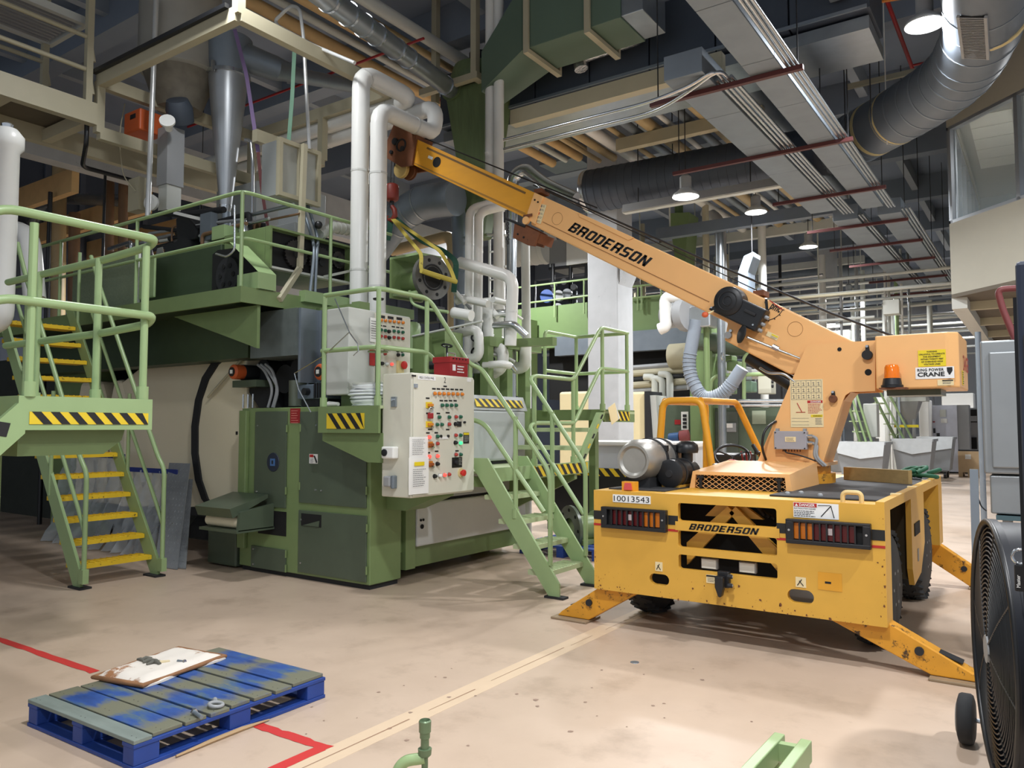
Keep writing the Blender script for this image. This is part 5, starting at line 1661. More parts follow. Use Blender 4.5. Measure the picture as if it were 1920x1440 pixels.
MB().bar((-6.95, 5.85, ZK+.02), (-6.95, 7.7, ZK+.02), .10, .13).build('light_channel', GREENR, wk, smooth=0)
MB().prism([(-6.96, ZK-.15), (-6.70, ZK-.15), (-6.76, ZK-.32), (-6.90, ZK-.32)], 'y', 5.6, 5.64).build('drain_lip', GREEN, wk, smooth=0)
# long green beam, perforated guard and sloped chain hood
gb = thing('press_crossbeam', 'long dark green beam box lying on the press walkway', 'machine beam', (-9, 5.7, ZK))
MB().box(-11.2, -7.98, 5.5, 6.0, ZK, 3.78).build('beam', mat('deep_green', (66, 84, 58)), gb, smooth=0, bevel=.01)  # darker green than the rails; its colour also carries the shade on the front
MB().box(-11.2, -7.98, 5.52, 6.2, 3.78, 3.84).build('top_ledge', GREEN, gb, smooth=0)
pfm = mat('perforated_guard', (124, 136, 112), .5, .2, var=.3, scale=60)
MB().box(-11.05, -9.45, 5.29, 5.31, ZK+.02, 3.80).build('mesh_guard', pfm, gb, smooth=0)
MB().box(-9.42, -9.37, 5.28, 5.31, ZK+.05, 3.9).build('white_strip', PAPER, gb, smooth=0)
MB().box(-9.32, -8.98, 5.26, 5.29, ZK+.12, ZK+.62).build('cover_plate', GREENR, gb, smooth=0, bevel=.01)
ch = thing('chain_hood', 'open green chain hood with sloped lid over a dark sprocket', 'machine hood', (-7.5, 5.4, ZK))
hp_ = [(-8.0, ZK+.02), (-6.98, ZK+.02), (-6.98, ZK+.16), (-7.55, 3.66), (-7.9, 3.68), (-8.0, 3.64)]
MB().prism(hp_, 'y', 5.40, 5.48).build('back_plate', DARK, ch, smooth=0)
MB().add([(-7.62, 5.24, 3.70), (-7.45, 5.24, 3.68), (-6.94, 5.24, ZK+.20), (-6.94, 5.48, ZK+.20), (-7.45, 5.48, 3.68), (-7.62, 5.48, 3.70), (-6.94, 5.24, ZK+.02), (-6.94, 5.48, ZK+.02)], [(0, 1, 4, 5), (1, 2, 3, 4), (2, 6, 7, 3)]).build('sloped_lid', GREENR, ch, smooth=0)
MB().prism([(-7.30, ZK+.02), (-6.94, ZK+.02), (-6.94, ZK+.20), (-7.30, ZK+.20)], 'y', 5.24, 5.27).build('lid_cheek', GREENR, ch, smooth=0)
sk_ = MB().rev((-7.66, 5.36, ZK+.26), (0, 1, 0), [(0, .21), (.03, .22), (.04, .22)], 28).build('sprocket', BLKM, ch)
for k in range(6):
    a = k*math.pi/3
    MB().cyl((-7.66+.12*math.cos(a), 5.352, ZK+.26+.12*math.sin(a)), (-7.66+.12*math.cos(a), 5.36, ZK+.26+.12*math.sin(a)), .03, n=10).build('sprocket_hole', DARK, sk_)
# gear case: dark open side facing the crane, three gear wheels inside
gc = thing('gear_case', 'green gear case with open black side showing toothed wheels', 'gear case', (-7.5, 6.1, 3.4))
MB().box(-7.95, -7.20, 5.52, 6.75, 3.40, 3.88).build('case', GREEN, gc, smooth=0, bevel=.006)
MB().box(-7.20, -7.19, 5.56, 6.72, 3.43, 3.85).build('inner_back', DARK, gc, smooth=0)
for (y0, y1, z0, z1) in ((5.52, 6.75, 3.40, 3.425), (5.52, 6.75, 3.855, 3.88), (5.52, 5.545, 3.40, 3.88), (6.725, 6.75, 3.40, 3.88)):
    MB().box(-7.19, -7.10, y0, y1, z0, z1).build('frame_edge', GREYP if z1-z0 < .1 and z0 < 3.5 else GREEN, gc, smooth=0)
MB().bar((-7.1, 6.3, 3.42), (-7.1, 6.72, 3.56), .02, .03).build('frame_edge', GREYP, gc, smooth=0)
for (y, z, r) in ((5.92, 3.63, .17), (6.30, 3.60, .19), (6.58, 3.68, .11)):
    g = MB()
    n = int(r*150)
    pts = []
    for k in range(n*2):
        a = 2*math.pi*k/(n*2)
        q = r if k % 2 else r*.90
        pts.append((y+q*math.cos(a), z+q*math.sin(a)))
    gg = g.prism(pts, 'x', -7.18, -7.14).build('gear_wheel', mat('gear_dark', (52, 50, 50), .45, .5, var=.2), gc, smooth=0)
    MB().rev((-7.14, y, z), (1, 0, 0), [(0, .05), (.02, .045)], 14).build('gear_hub', BLKM, gg)
MB().box(-8.2, -7.96, 5.52, 5.9, 3.86, 4.02).build('top_box', GREENR, gc, smooth=0)
MB().box(-8.3, -7.5, 5.9, 6.1, 3.88, 4.0).build('lid_rib', GREEN, gc, smooth=0)
# body of the press below the walkway: galvanised box, olive wall, motors in the dark recess
bx = thing('galvanised_box', 'dull galvanised sheet box hanging under the walkway above the cabinet', 'box', (-7.1, 5.8, 2.4))
MB().box(-7.49, -6.70, 5.57, 6.0, 2.40, 2.92).build('body', mat('galv_old', (104, 112, 110), .6, .3, var=.35, scale=7), bx, smooth=0)
MB().box(-6.70, -6.66, 5.6, 6.0, 2.1, 2.92).build('side_rail', GALVD, bx, smooth=0)
MB().box(-6.66, -6.62, 5.85, 5.97, 1.85, 2.92).build('side_rail', GALVD, bx, smooth=0)
ow = thing('side_frame_plate', 'olive green press side frame plate behind the bracket platform', 'machine frame', (-6.6, 6.2, 1.83))
MB().box(-7.0, -6.18, 6.08, 6.16, 1.85, 3.0).build('plate', GREEN, ow, smooth=0)
MB().box(-6.30, -6.18, 6.0, 6.1, 1.85, 3.0).build('flange', GREEN, ow, smooth=0)
MB().rev((-6.33, 5.98, 2.36), (0, 1, 0), [(0, .14), (.05, .15), (.1, .15)], 22).build('end_disc', GREEND, ow)
rc = thing('press_inner_works', 'dark inner works of the press in the recess above the cabinet', 'machine body', (-7.4, 6.1, 1.83))
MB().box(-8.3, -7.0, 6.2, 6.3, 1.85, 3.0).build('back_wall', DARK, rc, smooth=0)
for (x, z, r, l) in ((-7.35, 2.18, .17, .3), (-6.95, 2.05, .13, .35), (-7.15, 2.3, .1, .3), (-7.75, 2.3, .13, .3)):
    MB().cyl((x, 5.95, z), (x, 6.2, z), r, n=18).build('drive_drum', BLKM, rc)
MB().cyl((-6.95, 5.85, 1.85), (-6.95, 5.85, 2.14), .13, n=18).build('steel_can', mat('can_green', (112, 118, 104), .4, .3), rc)
for (x, x2) in ((-7.5, -7.3), (-7.44, -7.2), (-7.36, -7.22)):
    MB().tube(fillet([(x-.15, 5.8, 2.35), (x, 5.78, 2.28), (x2, 5.75, 2.05), (x2-.05, 5.72, 1.84)], .12), .017, 8).build('conduit', GREYB, rc, smooth=60)
for x in (-6.86, -6.76):
    MB().cyl((x, 5.8, 1.84), (x, 5.8, 2.4), .016, n=8).build('conduit', GALVD, rc)
for k in range(3):
    MB().cyl((-7.78+.09*k, 5.7, 1.84), (-7.78+.09*k, 5.7, 2.0), .01, n=8).build('guide_rod', STEEL, rc)
for (px, lab) in ((435, 'left'), (597, 'right')):
    c0 = X(px, 697, y=5.62)
    mo = thing('orange_motor', 'small orange-capped motor in the press recess, %s' % ('beside the cream drum hood' if px < 500 else 'beside the bracket platform'), 'motor', (c0.x, 5.8, c0.z-.12), 'orange-capped motors')
    MB().rev((c0.x, 5.62, c0.z), (0, 1, 0), [(0, .06), (.006, .075), (.02, .088), (.14, .088)], 22).build('end_cap', ORNG, mo, smooth=40)
    MB().rev((c0.x, 5.612, c0.z), (0, 1, 0), [(0, .055), (.01, .055)], 18).build('vent_disc', BLK, mo)
    MB().box(c0.x-.022, c0.x+.022, 5.606, 5.612, c0.z-.022, c0.z+.022).build('rating_label', PAPER, mo, smooth=0)
    MB().cyl((c0.x, 5.76, c0.z), (c0.x, 6.1, c0.z), .095, n=18).build('motor_body', BLKM, mo)
    MB().box(c0.x-.1, c0.x+.35, 5.7, 6.15, c0.z-.18, c0.z-.10).build('base', GREEND, mo, smooth=0)
    MB().prism([(c0.x-.1, c0.z-.18), (c0.x+.35, c0.z-.18), (c0.x+.35, 1.84), (c0.x+.15, 1.84)], 'y', 5.9, 6.1).build('bracket', BLKM, mo, smooth=0)
gm = thing('gear_motor', 'grey geared motor with finned body beside the bracket platform', 'motor', (-6.7, 5.75, 1.84))
MB().box(-6.78, -6.52, 5.66, 5.9, 1.92, 2.08).build('gearbox', mat('motor_slate', (92, 104, 116), .5), gm, smooth=0, bevel=.012)
MB().cyl((-6.6, 5.6, 2.0), (-6.6, 5.66, 2.0), .04, n=14).build('shaft_cap', BLK, gm)
MB().box(-6.50, -6.30, 5.66, 5.95, 1.92, 2.10).build('finned_body', mat('motor_slate', (92, 104, 116)), gm, smooth=0, bevel=.012)
for k in range(5):
    MB().box(-6.49+k*.04, -6.475+k*.04, 5.645, 5.66, 1.93, 2.09).build('fin', BLKM, gm, smooth=0)
MB().box(-6.75, -6.32, 5.7, 5.9, 1.84, 1.92).build('mount', BLKM, gm, smooth=0)
one('hook_rod', 'thin bent steel hook rod leaning across the bracket platform rail', 'rod', MB().tube([X(628, 560, y=5.2), X(655, 623, y=5.2), X(610, 665, y=5.3), X(552, 700, y=5.4), X(560, 730, y=5.4), X(583, 773, y=5.4)], .006, 6).tube([X(655, 623, y=5.2), X(671, 645, y=5.2), X(672, 658, y=5.2), X(663, 667, y=5.2)], .006, 6), STEEL)
one('white_glove', 'white rolled glove lying on top of the press cabinet', 'glove', MB().tube([(-6.33, 5.62, 1.85), (-6.22, 5.62, 1.86), (-6.08, 5.62, 1.855)], [.012, .028, .02], 8), PAPER, smooth=60)
# ---------------------------------------------------------------- cream drum hood with its black seal
YH = 5.92


def hq(px, py, y=YH):
    p = X(px, py, y=y)
    return (p.x, p.z)


arc = [(437, 664), (412, 684), (394, 712), (381, 750), (374, 800), (374, 850), (381, 900), (393, 935), (405, 951)]
dh = thing('drum_hood', 'cream drum hood with curved black seal beside the press cabinet', 'machine hood', (-9.2, 6.2, .4))
MB().prism([hq(*q) for q in arc]+[hq(420, 956), hq(470, 950), hq(470, 664)], 'y', YH-.06, YH+.5).build('front_shell', CREAMP, dh, smooth=0, bevel=.02)
outer = [(p[0]-11, p[1]-(4 if i < 3 else 0)) for i, p in enumerate(arc)]
MB().prism([hq(*q, y=YH-.05) for q in arc]+[hq(*q, y=YH-.05) for q in outer[::-1]], 'y', YH-.085, YH+.3).build('rubber_seal', BLKM, dh, smooth=0)
MB().prism([hq(*q, y=YH+.05) for q in outer]+[hq(390, 962, y=YH+.05), hq(330, 950, y=YH+.05), hq(225, 950, y=YH+.05), hq(225, 720, y=YH+.05), hq(262, 690, y=YH+.05), hq(275, 676, y=YH+.05), hq(300, 672, y=YH+.05)], 'y', YH+.05, YH+.7).build('rear_shell', CREAMP, dh, smooth=0, bevel=.02)
MB().box(-9.0, -7.9, YH-.1, YH+.5, .50, .60).build('lower_track', BLKM, dh, smooth=0)
MB().prism([(-9.3, .2), (-7.9, .2), (-7.9, .5), (-8.9, .55)], 'y', YH, YH+.4).build('lower_frame', DARK, dh, smooth=0)
p = X(446, 812, y=YH-.06)
MB().box(p.x-.03, p.x, YH-.07, YH-.06, p.z-.02, p.z+.02).build('latch', BLK, dh, smooth=0)
MB().tube([X(455, 672, y=YH-.1), X(390, 745, y=YH-.12)], .017, 8).build('stay_rod', CREAM, dh)
MB().box(-17.6, -8.4, 6.7, 6.8, 0, 2.9).build('shadow_bulkhead', mat('bulkhead_shade', (58, 62, 56), .7, var=.2), dh, smooth=0)  # dark sheet added for the shade behind the hoods; covers the lit floor there
# hoods of the far side, half hidden by the yellow stair, wrapped in plastic sheeting
for k, (x0, x1, lab) in enumerate(((-12.2, -11.35, 'left'), (-11.25, -10.75, 'right'))):
    one('drum_hood', 'dim cream drum hood behind the yellow stair, %s of two' % lab, 'machine hood', MB().prism([(x0, .5), (x1, .5), (x1, 1.9), (x1-.2, 2.3), (x0+.1, 2.3), (x0, 2.0)], 'y', 5.95, 6.5), CREAMP, 'cream hoods behind the stair', smooth=0, bevel=.06)
SHEET = mat('plastic_sheet', (200, 208, 214), .18, alpha=.38, var=.2, scale=4, bump=.6)


def sheet(label, x0, x1, z1, y, seed):
    rd = random.Random(seed)
    mb = MB()
    nx_, nz = 18, 9
    for j in range(nz+1):
        for i in range(nx_+1):
            t = j/nz
            mb.v.append((x0+(x1-x0)*i/nx_+rd.uniform(-.015, .015), y-.35*(1-t)**2+.07*math.sin(i*1.7+j*.6+seed)+rd.uniform(-.02, .02), .012+(z1-.012)*t))
    for j in range(nz):
        for i in range(nx_):
            a = j*(nx_+1)+i
            mb.f.append((a, a+1, a+nx_+2, a+nx_+1))
    o = tag(mb.build('plastic_sheet', SHEET, smooth=80), label, 'sheet', 'plastic sheeting')
    MB().bar((x0-.08, y-.06, z1), (x1+.08, y-.06, z1), .01, .06).build('blue_tape', BLUET, o, smooth=0)
    return o


sheet('clear plastic sheet taped over the machine far left behind the stair', -11.9, -10.3, 1.22, 5.7, 1)
sheet('clear plastic sheet taped beside the cream hood behind the stair foot', -10.2, -9.1, 1.05, 5.72, 2)
# two chequer plates leaning on the hood
CHQ = mat('chequer_plate', (150, 154, 158), .4, .3, var=.2, wear=(120, 112, 70), wear_amt=.03, wear_scale=7)
for k in range(2):
    t = thing('chequer_plate', 'steel chequer floor plate leaning against the cream hood, %s' % ['front one of two', 'rear one of two'][k], 'floor plate', (-8.3+.12*k, 5.3, 0), 'leaning chequer plates')
    a = X(290+26*k, 1062+2*k, z=.004)
    b = X(333+16*k, 1068-1*k, z=.004)
    up = (X(318+14*k, 868+30*k, y=5.72+.02*k)-a)
    xd = (b-a)
    nd = xd.cross(up).normalized()
    nd = nd if nd.dot(EYE-a) > 0 else -nd
    q = [a, b, b+up, a+up]
    pl_ = MB().add(q+[p_+nd*.006 for p_ in q], [(3, 2, 1, 0), (4, 5, 6, 7), (0, 1, 5, 4), (1, 2, 6, 5), (2, 3, 7, 6), (3, 0, 4, 7)]).build('plate', CHQ, t, smooth=0)
    st_ = MB()
    W_, H_ = xd.length, up.length
    xh, uh = xd.normalized(), up.normalized()
    for i in range(13):
        for j in range(34):
            if (i+j) % 2:
                continue
            c_ = a+xh*((i+.5)*W_/13)+uh*((j+.5)*H_/34)+nd*.0075
            dd = (xh*.4+uh) if j % 2 else (xh-uh*.4)
            st_.bar(c_-dd.normalized()*.012, c_+dd.normalized()*.012, .006, .003, up=nd)
    o = st_.build('raised_studs', CHQ, t, smooth=0)
    o['kind'] = 'stuff'
# ---------------------------------------------------------------- white pipes
run('insulated_pipe', 'tall white insulated pipe, left riser of the bent pair by the boom head', 'pipe', [(-6.81, 6.6, 2.9), (-6.81, 6.6, 5.98), (-6.81, 7.55, 5.98), (-11.5, 7.55, 5.98)], .112, WHT, group='white insulated pipes', bands=7, band_m=WHG)
run('insulated_pipe', 'tall white insulated pipe, right riser of the bent pair by the boom head', 'pipe', [(-6.50, 6.6, 2.6), (-6.50, 6.6, 5.45), (-6.50, 7.62, 5.45), (-6.50, 7.66, 5.84), (-12, 7.75, 5.84)], .105, WHT, group='white insulated pipes', bands=7, band_m=WHG)
for k, dx_ in enumerate((0, .17)):
    p = X(919+k*16, 300, y=8.9)
    run('riser_pipe', 'straight white riser up to the roof in front of the green hopper, %s' % ['left', 'right'][k], 'pipe', [(p.x, 8.9, 1.0), (p.x, 8.9, 8.55)] if k else [(p.x, 8.9, 5.0), (p.x, 8.9, 8.55)], .075, WHT, group='white roof risers', bands=3)


def xp(plane, *pts):
    return [X(a, b, **plane) for a, b in pts]


# cranked pair of risers in the middle, behind the lifted housing
for k in range(2):
    o_ = 17*k
    run('insulated_pipe', 'white riser cranked over at the top under the boom, %s of the pair' % ['left', 'right'][k], 'pipe', xp(dict(y=8.3), (878+o_, 700), (881+o_, 392+6*k))+xp(dict(y=8.6), (960, 372+10*k)), .062, WHT, group='white cranked risers', bands=4)
run('insulated_pipe', 'thick white pipe sloping right from the lifted housing with open end', 'pipe', xp(dict(y=7.9), (862, 492), (962, 520), (957, 648)), .075, WHT, bands=2)
run('insulated_pipe', 'short white pipe stub poking out behind the sloping green rail', 'pipe', xp(dict(y=7.2), (850, 586), (884, 592)), .065, WHT)
run('insulated_pipe', 'white pipe stepping down beside the white risers', 'pipe', xp(dict(y=7.6), (850, 628), (897, 616), (899, 672), (868, 672)), .06, WHT)
run('insulated_pipe', 'white pipe loop low behind the stair head', 'pipe', xp(dict(y=8.0), (905, 645), (945, 655), (941, 690), (925, 700)), .075, WHT)
run('insulated_pipe', 'short vertical white pipe between the loops behind the stair', 'pipe', xp(dict(y=8.05), (914, 560), (917, 700)), .07, WHT)
run('insulated_pipe', 'white U bend low beside the green frame posts', 'pipe', xp(dict(y=8.5), (955, 640), (957, 690), (985, 690), (985, 640)), .08, WHT)
run('insulated_pipe', 'horizontal white pipe stub at the head of the stair', 'pipe', xp(dict(y=7.8), (856, 565), (870, 560), (915, 570)), .05, WHT)
run('grey_pipe', 'pale grey vertical pipe right of the sloping white pipe', 'pipe', xp(dict(y=9.2), (985, 455), (988, 720))+[(X(988, 720, y=9.2).x, 9.2, 0)], .065, GREYP, bands=2)
run('steel_pipe', 'bare steel vertical pipe behind the jib bracket', 'pipe', xp(dict(y=9.4), (957, 450), (957, 720))+[(X(957, 720, y=9.4).x, 9.4, 0)], .06, GALV)
run('thin_rod', 'thin pale rail rod crossing behind the sloping green rail', 'rod', xp(dict(y=7.0), (768, 632), (905, 602)), .014, GREYP)
vl = thing('pipe_valve', 'black hand-wheel valve on the white pipes behind the red box', 'valve', X(838, 660, y=7.3))
c0 = X(838, 648, y=6.95)
MB().ring(c0, (0, .2, 1), .06, .01, 18, 6).build('hand_wheel', BLK, vl)
MB().cyl(c0, c0+V((0, 0, -.16)), .012, n=8).build('stem', BLK, vl)
MB().rev(c0+V((0, 0, -.28)), (0, 0, 1), [(0, .05), (.04, .09), (.09, .08), (.12, .04)], 14).build('valve_body', BLKM, vl)
MB().cyl(c0+V((-.25, 0, -.22)), c0+V((.2, 0, -.22)), .05, n=12).build('flange_pipe', BLKM, vl)
# top of the press seen between the pipes: gear columns, brackets, housing being lifted
hg = thing('lifted_housing', 'green bearing housing with bolted grey flange hung in the crane sling', 'bearing housing', X(780, 560, y=7.2))
hc = X(812, 520, y=7.05)
fx = V((.98, -.18, 0)).normalized()
sxv = V((.18, .98, 0)).normalized()


def hpt(a, b, c_):
    return hc+fx*a+sxv*b+V((0, 0, c_))


MB().rev(hpt(0, 0, 0), fx, [(-.06, .27), (0, .27), (0, .13)], 30, cap=False).rev(hpt(-.06, 0, 0), fx, [(0, .27), (0.001, .12)], 30, cap=False).build('flange', mat('flange_grey', (104, 104, 100), .5, .4, var=.25, scale=14), hg, smooth=35)
MB().rev(hpt(-.25, 0, 0), fx, [(0, .13), (.20, .13), (.25, .15)], 24, cap=True).build('bore', DARK, hg, smooth=35)
MB().ring(hpt(.005, 0, 0), fx, .15, .012, 26, 6).build('bore_ring', BLKM, hg)
for k in range(8):
    a = k*math.pi/4+.3
    MB().cyl(hpt(-.005, .21*math.cos(a), .21*math.sin(a)), hpt(.004, .21*math.cos(a), .21*math.sin(a)), .022, n=10).build('bolt_hole', DARK, hg)
mb = MB()
P = [hpt(-.10, -.20, -.20), hpt(-.10, .20, -.20), hpt(-.10, .20, .28), hpt(-.10, -.20, .28), hpt(-.55, -.24, -.22), hpt(-.55, .24, -.22), hpt(-.55, .24, .26), hpt(-.55, -.24, .26)]
mb.add(P[4:]+[p_+fx*.06 for p_ in P[4:]], [(0, 1, 2, 3), (7, 6, 5, 4), (0, 4, 5, 1), (1, 5, 6, 2), (2, 6, 7, 3), (3, 7, 4, 0)])
mb.build('back_plate', GREEN, hg, smooth=0)
for z in (.26, -.20):
    MB().add([hpt(-.55, -.24, z), hpt(-.06, -.18, z), hpt(-.06, .18, z), hpt(-.55, .24, z)]+[hpt(-.55, -.24, z+.03), hpt(-.06, -.18, z+.03), hpt(-.06, .18, z+.03), hpt(-.55, .24, z+.03)], [(3, 2, 1, 0), (4, 5, 6, 7), (0, 1, 5, 4), (1, 2, 6, 5), (2, 3, 7, 6), (3, 0, 4, 7)]).build('web_plate', GREENR, hg, smooth=0)
MB().rev(hpt(-.5, 0, -.02), fx, [(0, .13), (.35, .15), (.42, .17)], 20).build('bearing_barrel', GREEN, hg, smooth=40)
MB().rev(hpt(-.12, 0, 0), fx, [(0, .20), (.06, .25)], 30).build('green_collar', GREENR, hg)
# slings from the hook
SLY = mat('sling_yellow', (190, 172, 74), .7, var=.15, wear=(120, 108, 50), wear_amt=.05)
hkp = V((hk.x, 7.45, hz-.46))


def strap(name, label, pts, w_, m, grp='crane slings'):
    mb = MB()
    pts = fillet(pts, .08, 4)
    for i in range(len(pts)-1):
        mb.bar(pts[i], pts[i+1]+(pts[i+1]-pts[i]).normalized()*.005, w_, .008, up=(.5, -.7, .5))
    return tag(mb.build(name, m, smooth=40), label, 'sling', grp)


strap('lifting_sling', 'yellow web sling running from the crane hook to the front of the flange', [hkp, hpt(.03, -.20, .24), hpt(.05, -.23, .03), hpt(.10, .02, -.02)], .045, SLY)
strap('lifting_sling', 'yellow web sling running from the crane hook to the back of the flange', [hkp, hpt(.02, .10, .33), hpt(.05, .24, .12), hpt(.10, .26, -.02)], .045, SLY)
one('lifting_bar', 'short steel bar with yellow sling across the flange bore', 'bar', MB().cyl(hpt(.10, -.26, .03), hpt(.10, .28, -.03), .03, n=12), SLY)
strap('green_sling', 'dark green web sling hanging loose behind the lifted flange', [hkp+V((.05, 0, 0)), X(790, 452, y=7.6), X(832, 470, y=7.6), X(856, 490, y=7.6), X(851, 547, y=7.6)], .07, mat('sling_dark_green', (24, 74, 58), .7, var=.2))
strap('green_sling', 'short dark green sling end hanging straight below the crane hook', [hkp+V((-.02, 0, .02)), X(732, 425, y=7.45), X(727, 450, y=7.45)], .07, mat('sling_dark_green', (24, 74, 58)))
# gear column and odd castings under the lifted housing
pc_ = thing('press_pillar', 'pale green stepped casting pillar under the lifted housing', 'casting', X(770, 640, y=7.1))
c0 = X(765, 580, y=7.1)
MB().rev((c0.x, 7.1, c0.z-.75), (0, 0, 1), [(0, .2), (.42, .2), (.42, .16), (.54, .16), (.58, .14)], 20).build('column', GREENR, pc_, smooth=30)
MB().box(c0.x-.3, c0.x+.35, 7.0, 7.5, 1.9, c0.z-.35).build('base_block', GREEN, pc_, smooth=0)
MB().box(c0.x+.2, c0.x+.55, 7.15, 7.5, 1.9, c0.z-.3).build('side_block', GREEN, pc_, smooth=0)
MB().tube(fillet(xp(dict(y=6.95), (768, 545), (772, 570), (800, 580), (840, 585)), .08), .02, 8).build('lube_pipe', GREENR, pc_, smooth=60)
MB().box(c0.x+.25, c0.x+.55, 7.0, 7.15, c0.z-.2, c0.z-.02).build('cable_block', BLK, pc_, smooth=0)
MB().cyl((c0.x-.2, 6.9, 2.15), (c0.x+.6, 7.2, 2.15), .12, n=16).build('black_roller', BLK, pc_)
fr = thing('press_gantry_frame', 'green frame of posts and cross channels behind the landing rails', 'frame', (-5.9, 8.2, 1.2))
c0, c1 = X(948, 640, y=7.9), X(1036, 652, y=8.9)
MB().bar((-5.75, 7.75, c0.z), (-5.75, 8.95, c0.z), .14, .12).build('cross_channel', GREEN, fr, smooth=0)
MB().bar((-5.75, 8.1, c0.z+.0), (-4.95, 8.1, c0.z-.02), .1, .1).build('cross_channel', GREEN, fr, smooth=0)
for (x, y) in ((-5.75, 7.78), (-5.75, 8.2), (-5.75, 8.62)):
    MB().box(x-.06, x+.06, y-.06, y+.06, 1.16, c0.z-.06).build('post', GREEN, fr, smooth=0)
MB().box(-6.3, -5.6, 7.7, 8.7, 1.16, 1.86).build('base_block', GREEN, fr, smooth=0)
sd = thing('silver_duct_elbow', 'ribbed silver duct elbow under the boom head', 'duct', X(760, 420, y=9))
pth = fillet(xp(dict(y=8.9), (700, 470), (745, 410), (790, 378), (855, 372)), .5, 4)
MB().tube(pth, .26, 22).build('duct', GALVD, sd, smooth=60)
for i in (2, 4, 6, 8):
    if i < len(pth)-1:
        d = (pth[i+1]-pth[i-1]).normalized()
        MB().cyl(pth[i]-d*.012, pth[i]+d*.012, .268, n=22).build('duct_seam', GALV, sd)
run('tan_pipe', 'tan pipe with square bend behind the lifted housing', 'pipe', xp(dict(y=10.2), (735, 470), (848, 441), (850, 520))+[(X(850, 520, y=10.2).x, 10.2, 0)], .10, TAN)
run('silver_riser', 'dull silver vertical duct behind the cranked white risers', 'duct', xp(dict(y=9.6), (858, 355), (866, 520))+[(X(866, 520, y=9.6).x, 9.6, 0)], .13, GALVD, bands=2)
# caged ladder
la = thing('caged_ladder', 'white steel ladder with hooped cage under the boom', 'ladder', X(930, 590, y=10))
for px in (918, 944):
    a, b = X(px, 385, y=10.0), X(px, 590, y=10.0)
    MB().cyl(a, b, .022, n=8).build('stile', PAPER, la)
for k in range(8):
    a, b = X(918, 395+k*26, y=10.0), X(944, 392+k*26, y=10.0)
    MB().cyl(a, b, .014, n=8).build('rung', PAPER, la)
for py in (441, 500):
    a, b = X(900, py, y=9.7), X(946, py, y=10.0)
    MB().tube(fillet([X(918, py, y=10.0), X(897, py, y=9.8), X(905, py-2, y=9.4), X(950, py, y=9.4), X(948, py, y=10.0)], .2), .02, 8).build('cage_hoop', GREYP, la, smooth=60)
for px in (900, 934):
    MB().cyl(X(px, 380, y=9.5), X(px, 500, y=9.5), .014, n=8).build('cage_bar', GREYP, la)
# cream control box on a cranked strut
cbx = thing('hung_junction_box', 'cream junction box with glazed front on a cranked strut', 'junction box', (-7.5, 6.0, 4.3))
MB().box(-7.62, -7.32, 5.78, 6.37, 4.34, 4.99).build('back_box', GREYC, cbx, smooth=0)
for (y0, y1, z0, z1) in ((5.76, 6.39, 4.32, 4.37), (5.76, 6.39, 4.96, 5.01), (5.76, 5.81, 4.32, 5.01), (6.34, 6.39, 4.32, 5.01), (6.05, 6.12, 4.32, 5.01)):
    MB().box(-7.33, -7.27, y0, y1, z0, z1).build('frame_bar', CREAM, cbx, smooth=0)
MB().box(-7.325, -7.315, 5.81, 6.34, 4.37, 4.96).build('window_pane', mat('dull_pane', (170, 172, 166), .25, var=.05), cbx, smooth=0)
a, b, c_ = X(562, 380, x=-7.2), X(562, 503, x=-7.1), X(524, 562, x=-6.95)
MB().bar((-7.22, 6.08, 5.0), b, .05, .06).bar(b, c_, .05, .06).build('cranked_strut', CREAM, cbx, smooth=0)
for k in range(2):
    MB().tube(fillet([(-7.4, 6.2+.1*k, 4.34), (-7.2, 6.2+.1*k, 3.9)]+xp(dict(x=-7.0), (590-2*k+6*k, 470), (580+10*k, 560)), .2), .02, 8).build('conduit', GALVD, cbx, smooth=60)
# steel cyclone cone
cc_ = X(423, 385, y=6.5)
cy_ = thing('cyclone_cone', 'tall polished steel cyclone cone with drum top above the press', 'cyclone', (cc_.x, 6.5, cc_.z))
ct = X(420, 150, y=6.5)
MB().rev((cc_.x, 6.5, cc_.z), (0, 0, 1), [(0, .085), (ct.z-cc_.z, .27)], 28).build('cone', mat('cone_steel', (178, 182, 186), .36, .7, var=.15, scale=3), cy_, smooth=60)
MB().rev((cc_.x, 6.5, ct.z), (0, 0, 1), [(0, .275), (.0, .30), (.05, .30), (.05, .275)], 28).build('clamp_ring', STEEL, cy_)
MB().rev((cc_.x, 6.5, ct.z+.05), (0, 0, 1), [(0, .275), (.12, .30), (.5, .32)], 28).build('drum', GALVD, cy_, smooth=60)
MB().rev((cc_.x, 6.5, cc_.z-.12), (0, 0, 1), [(0, .06), (.10, .085), (.12, .085)], 16).build('spout', STEEL, cy_)
MB().box(cc_.x+.06, cc_.x+.1, 6.18, 6.22, ct.z-.03, ct.z+.12).build('clamp_bolt', STEEL, cy_, smooth=0)
MB().tube([(cc_.x+.1, 6.6, ct.z+.35), X(515, 128, y=6.9), X(560, 142, y=7.6), X(700, 168, y=9.2)], [.20, .17, .11, .11], 18).build('inlet_duct', GALVD, cy_, smooth=60)
for q in ((520, 129, 7.0), (545, 137, 7.4)):
    p = X(q[0], q[1], y=q[2])
    MB().cyl(p-V((.02, .02, .0)), p+V((.02, .03, -.01)), .155, n=18).build('duct_flange', GALVD, cy_)
MB().cyl((cc_.x+.02, 6.5, ZK+.5), (cc_.x+.02, 6.5, cc_.z-.1), .06, n=14).build('down_tube', GALVD, cy_)
run('steel_pole', 'bright vertical conduit pole rising to the roof in front of the hopper', 'pole', [X(277, 405, y=5.55), X(293, 0, y=5.55)], .034, mat('pole_white', (214, 216, 216), .3, .4), group=None, bands=2)
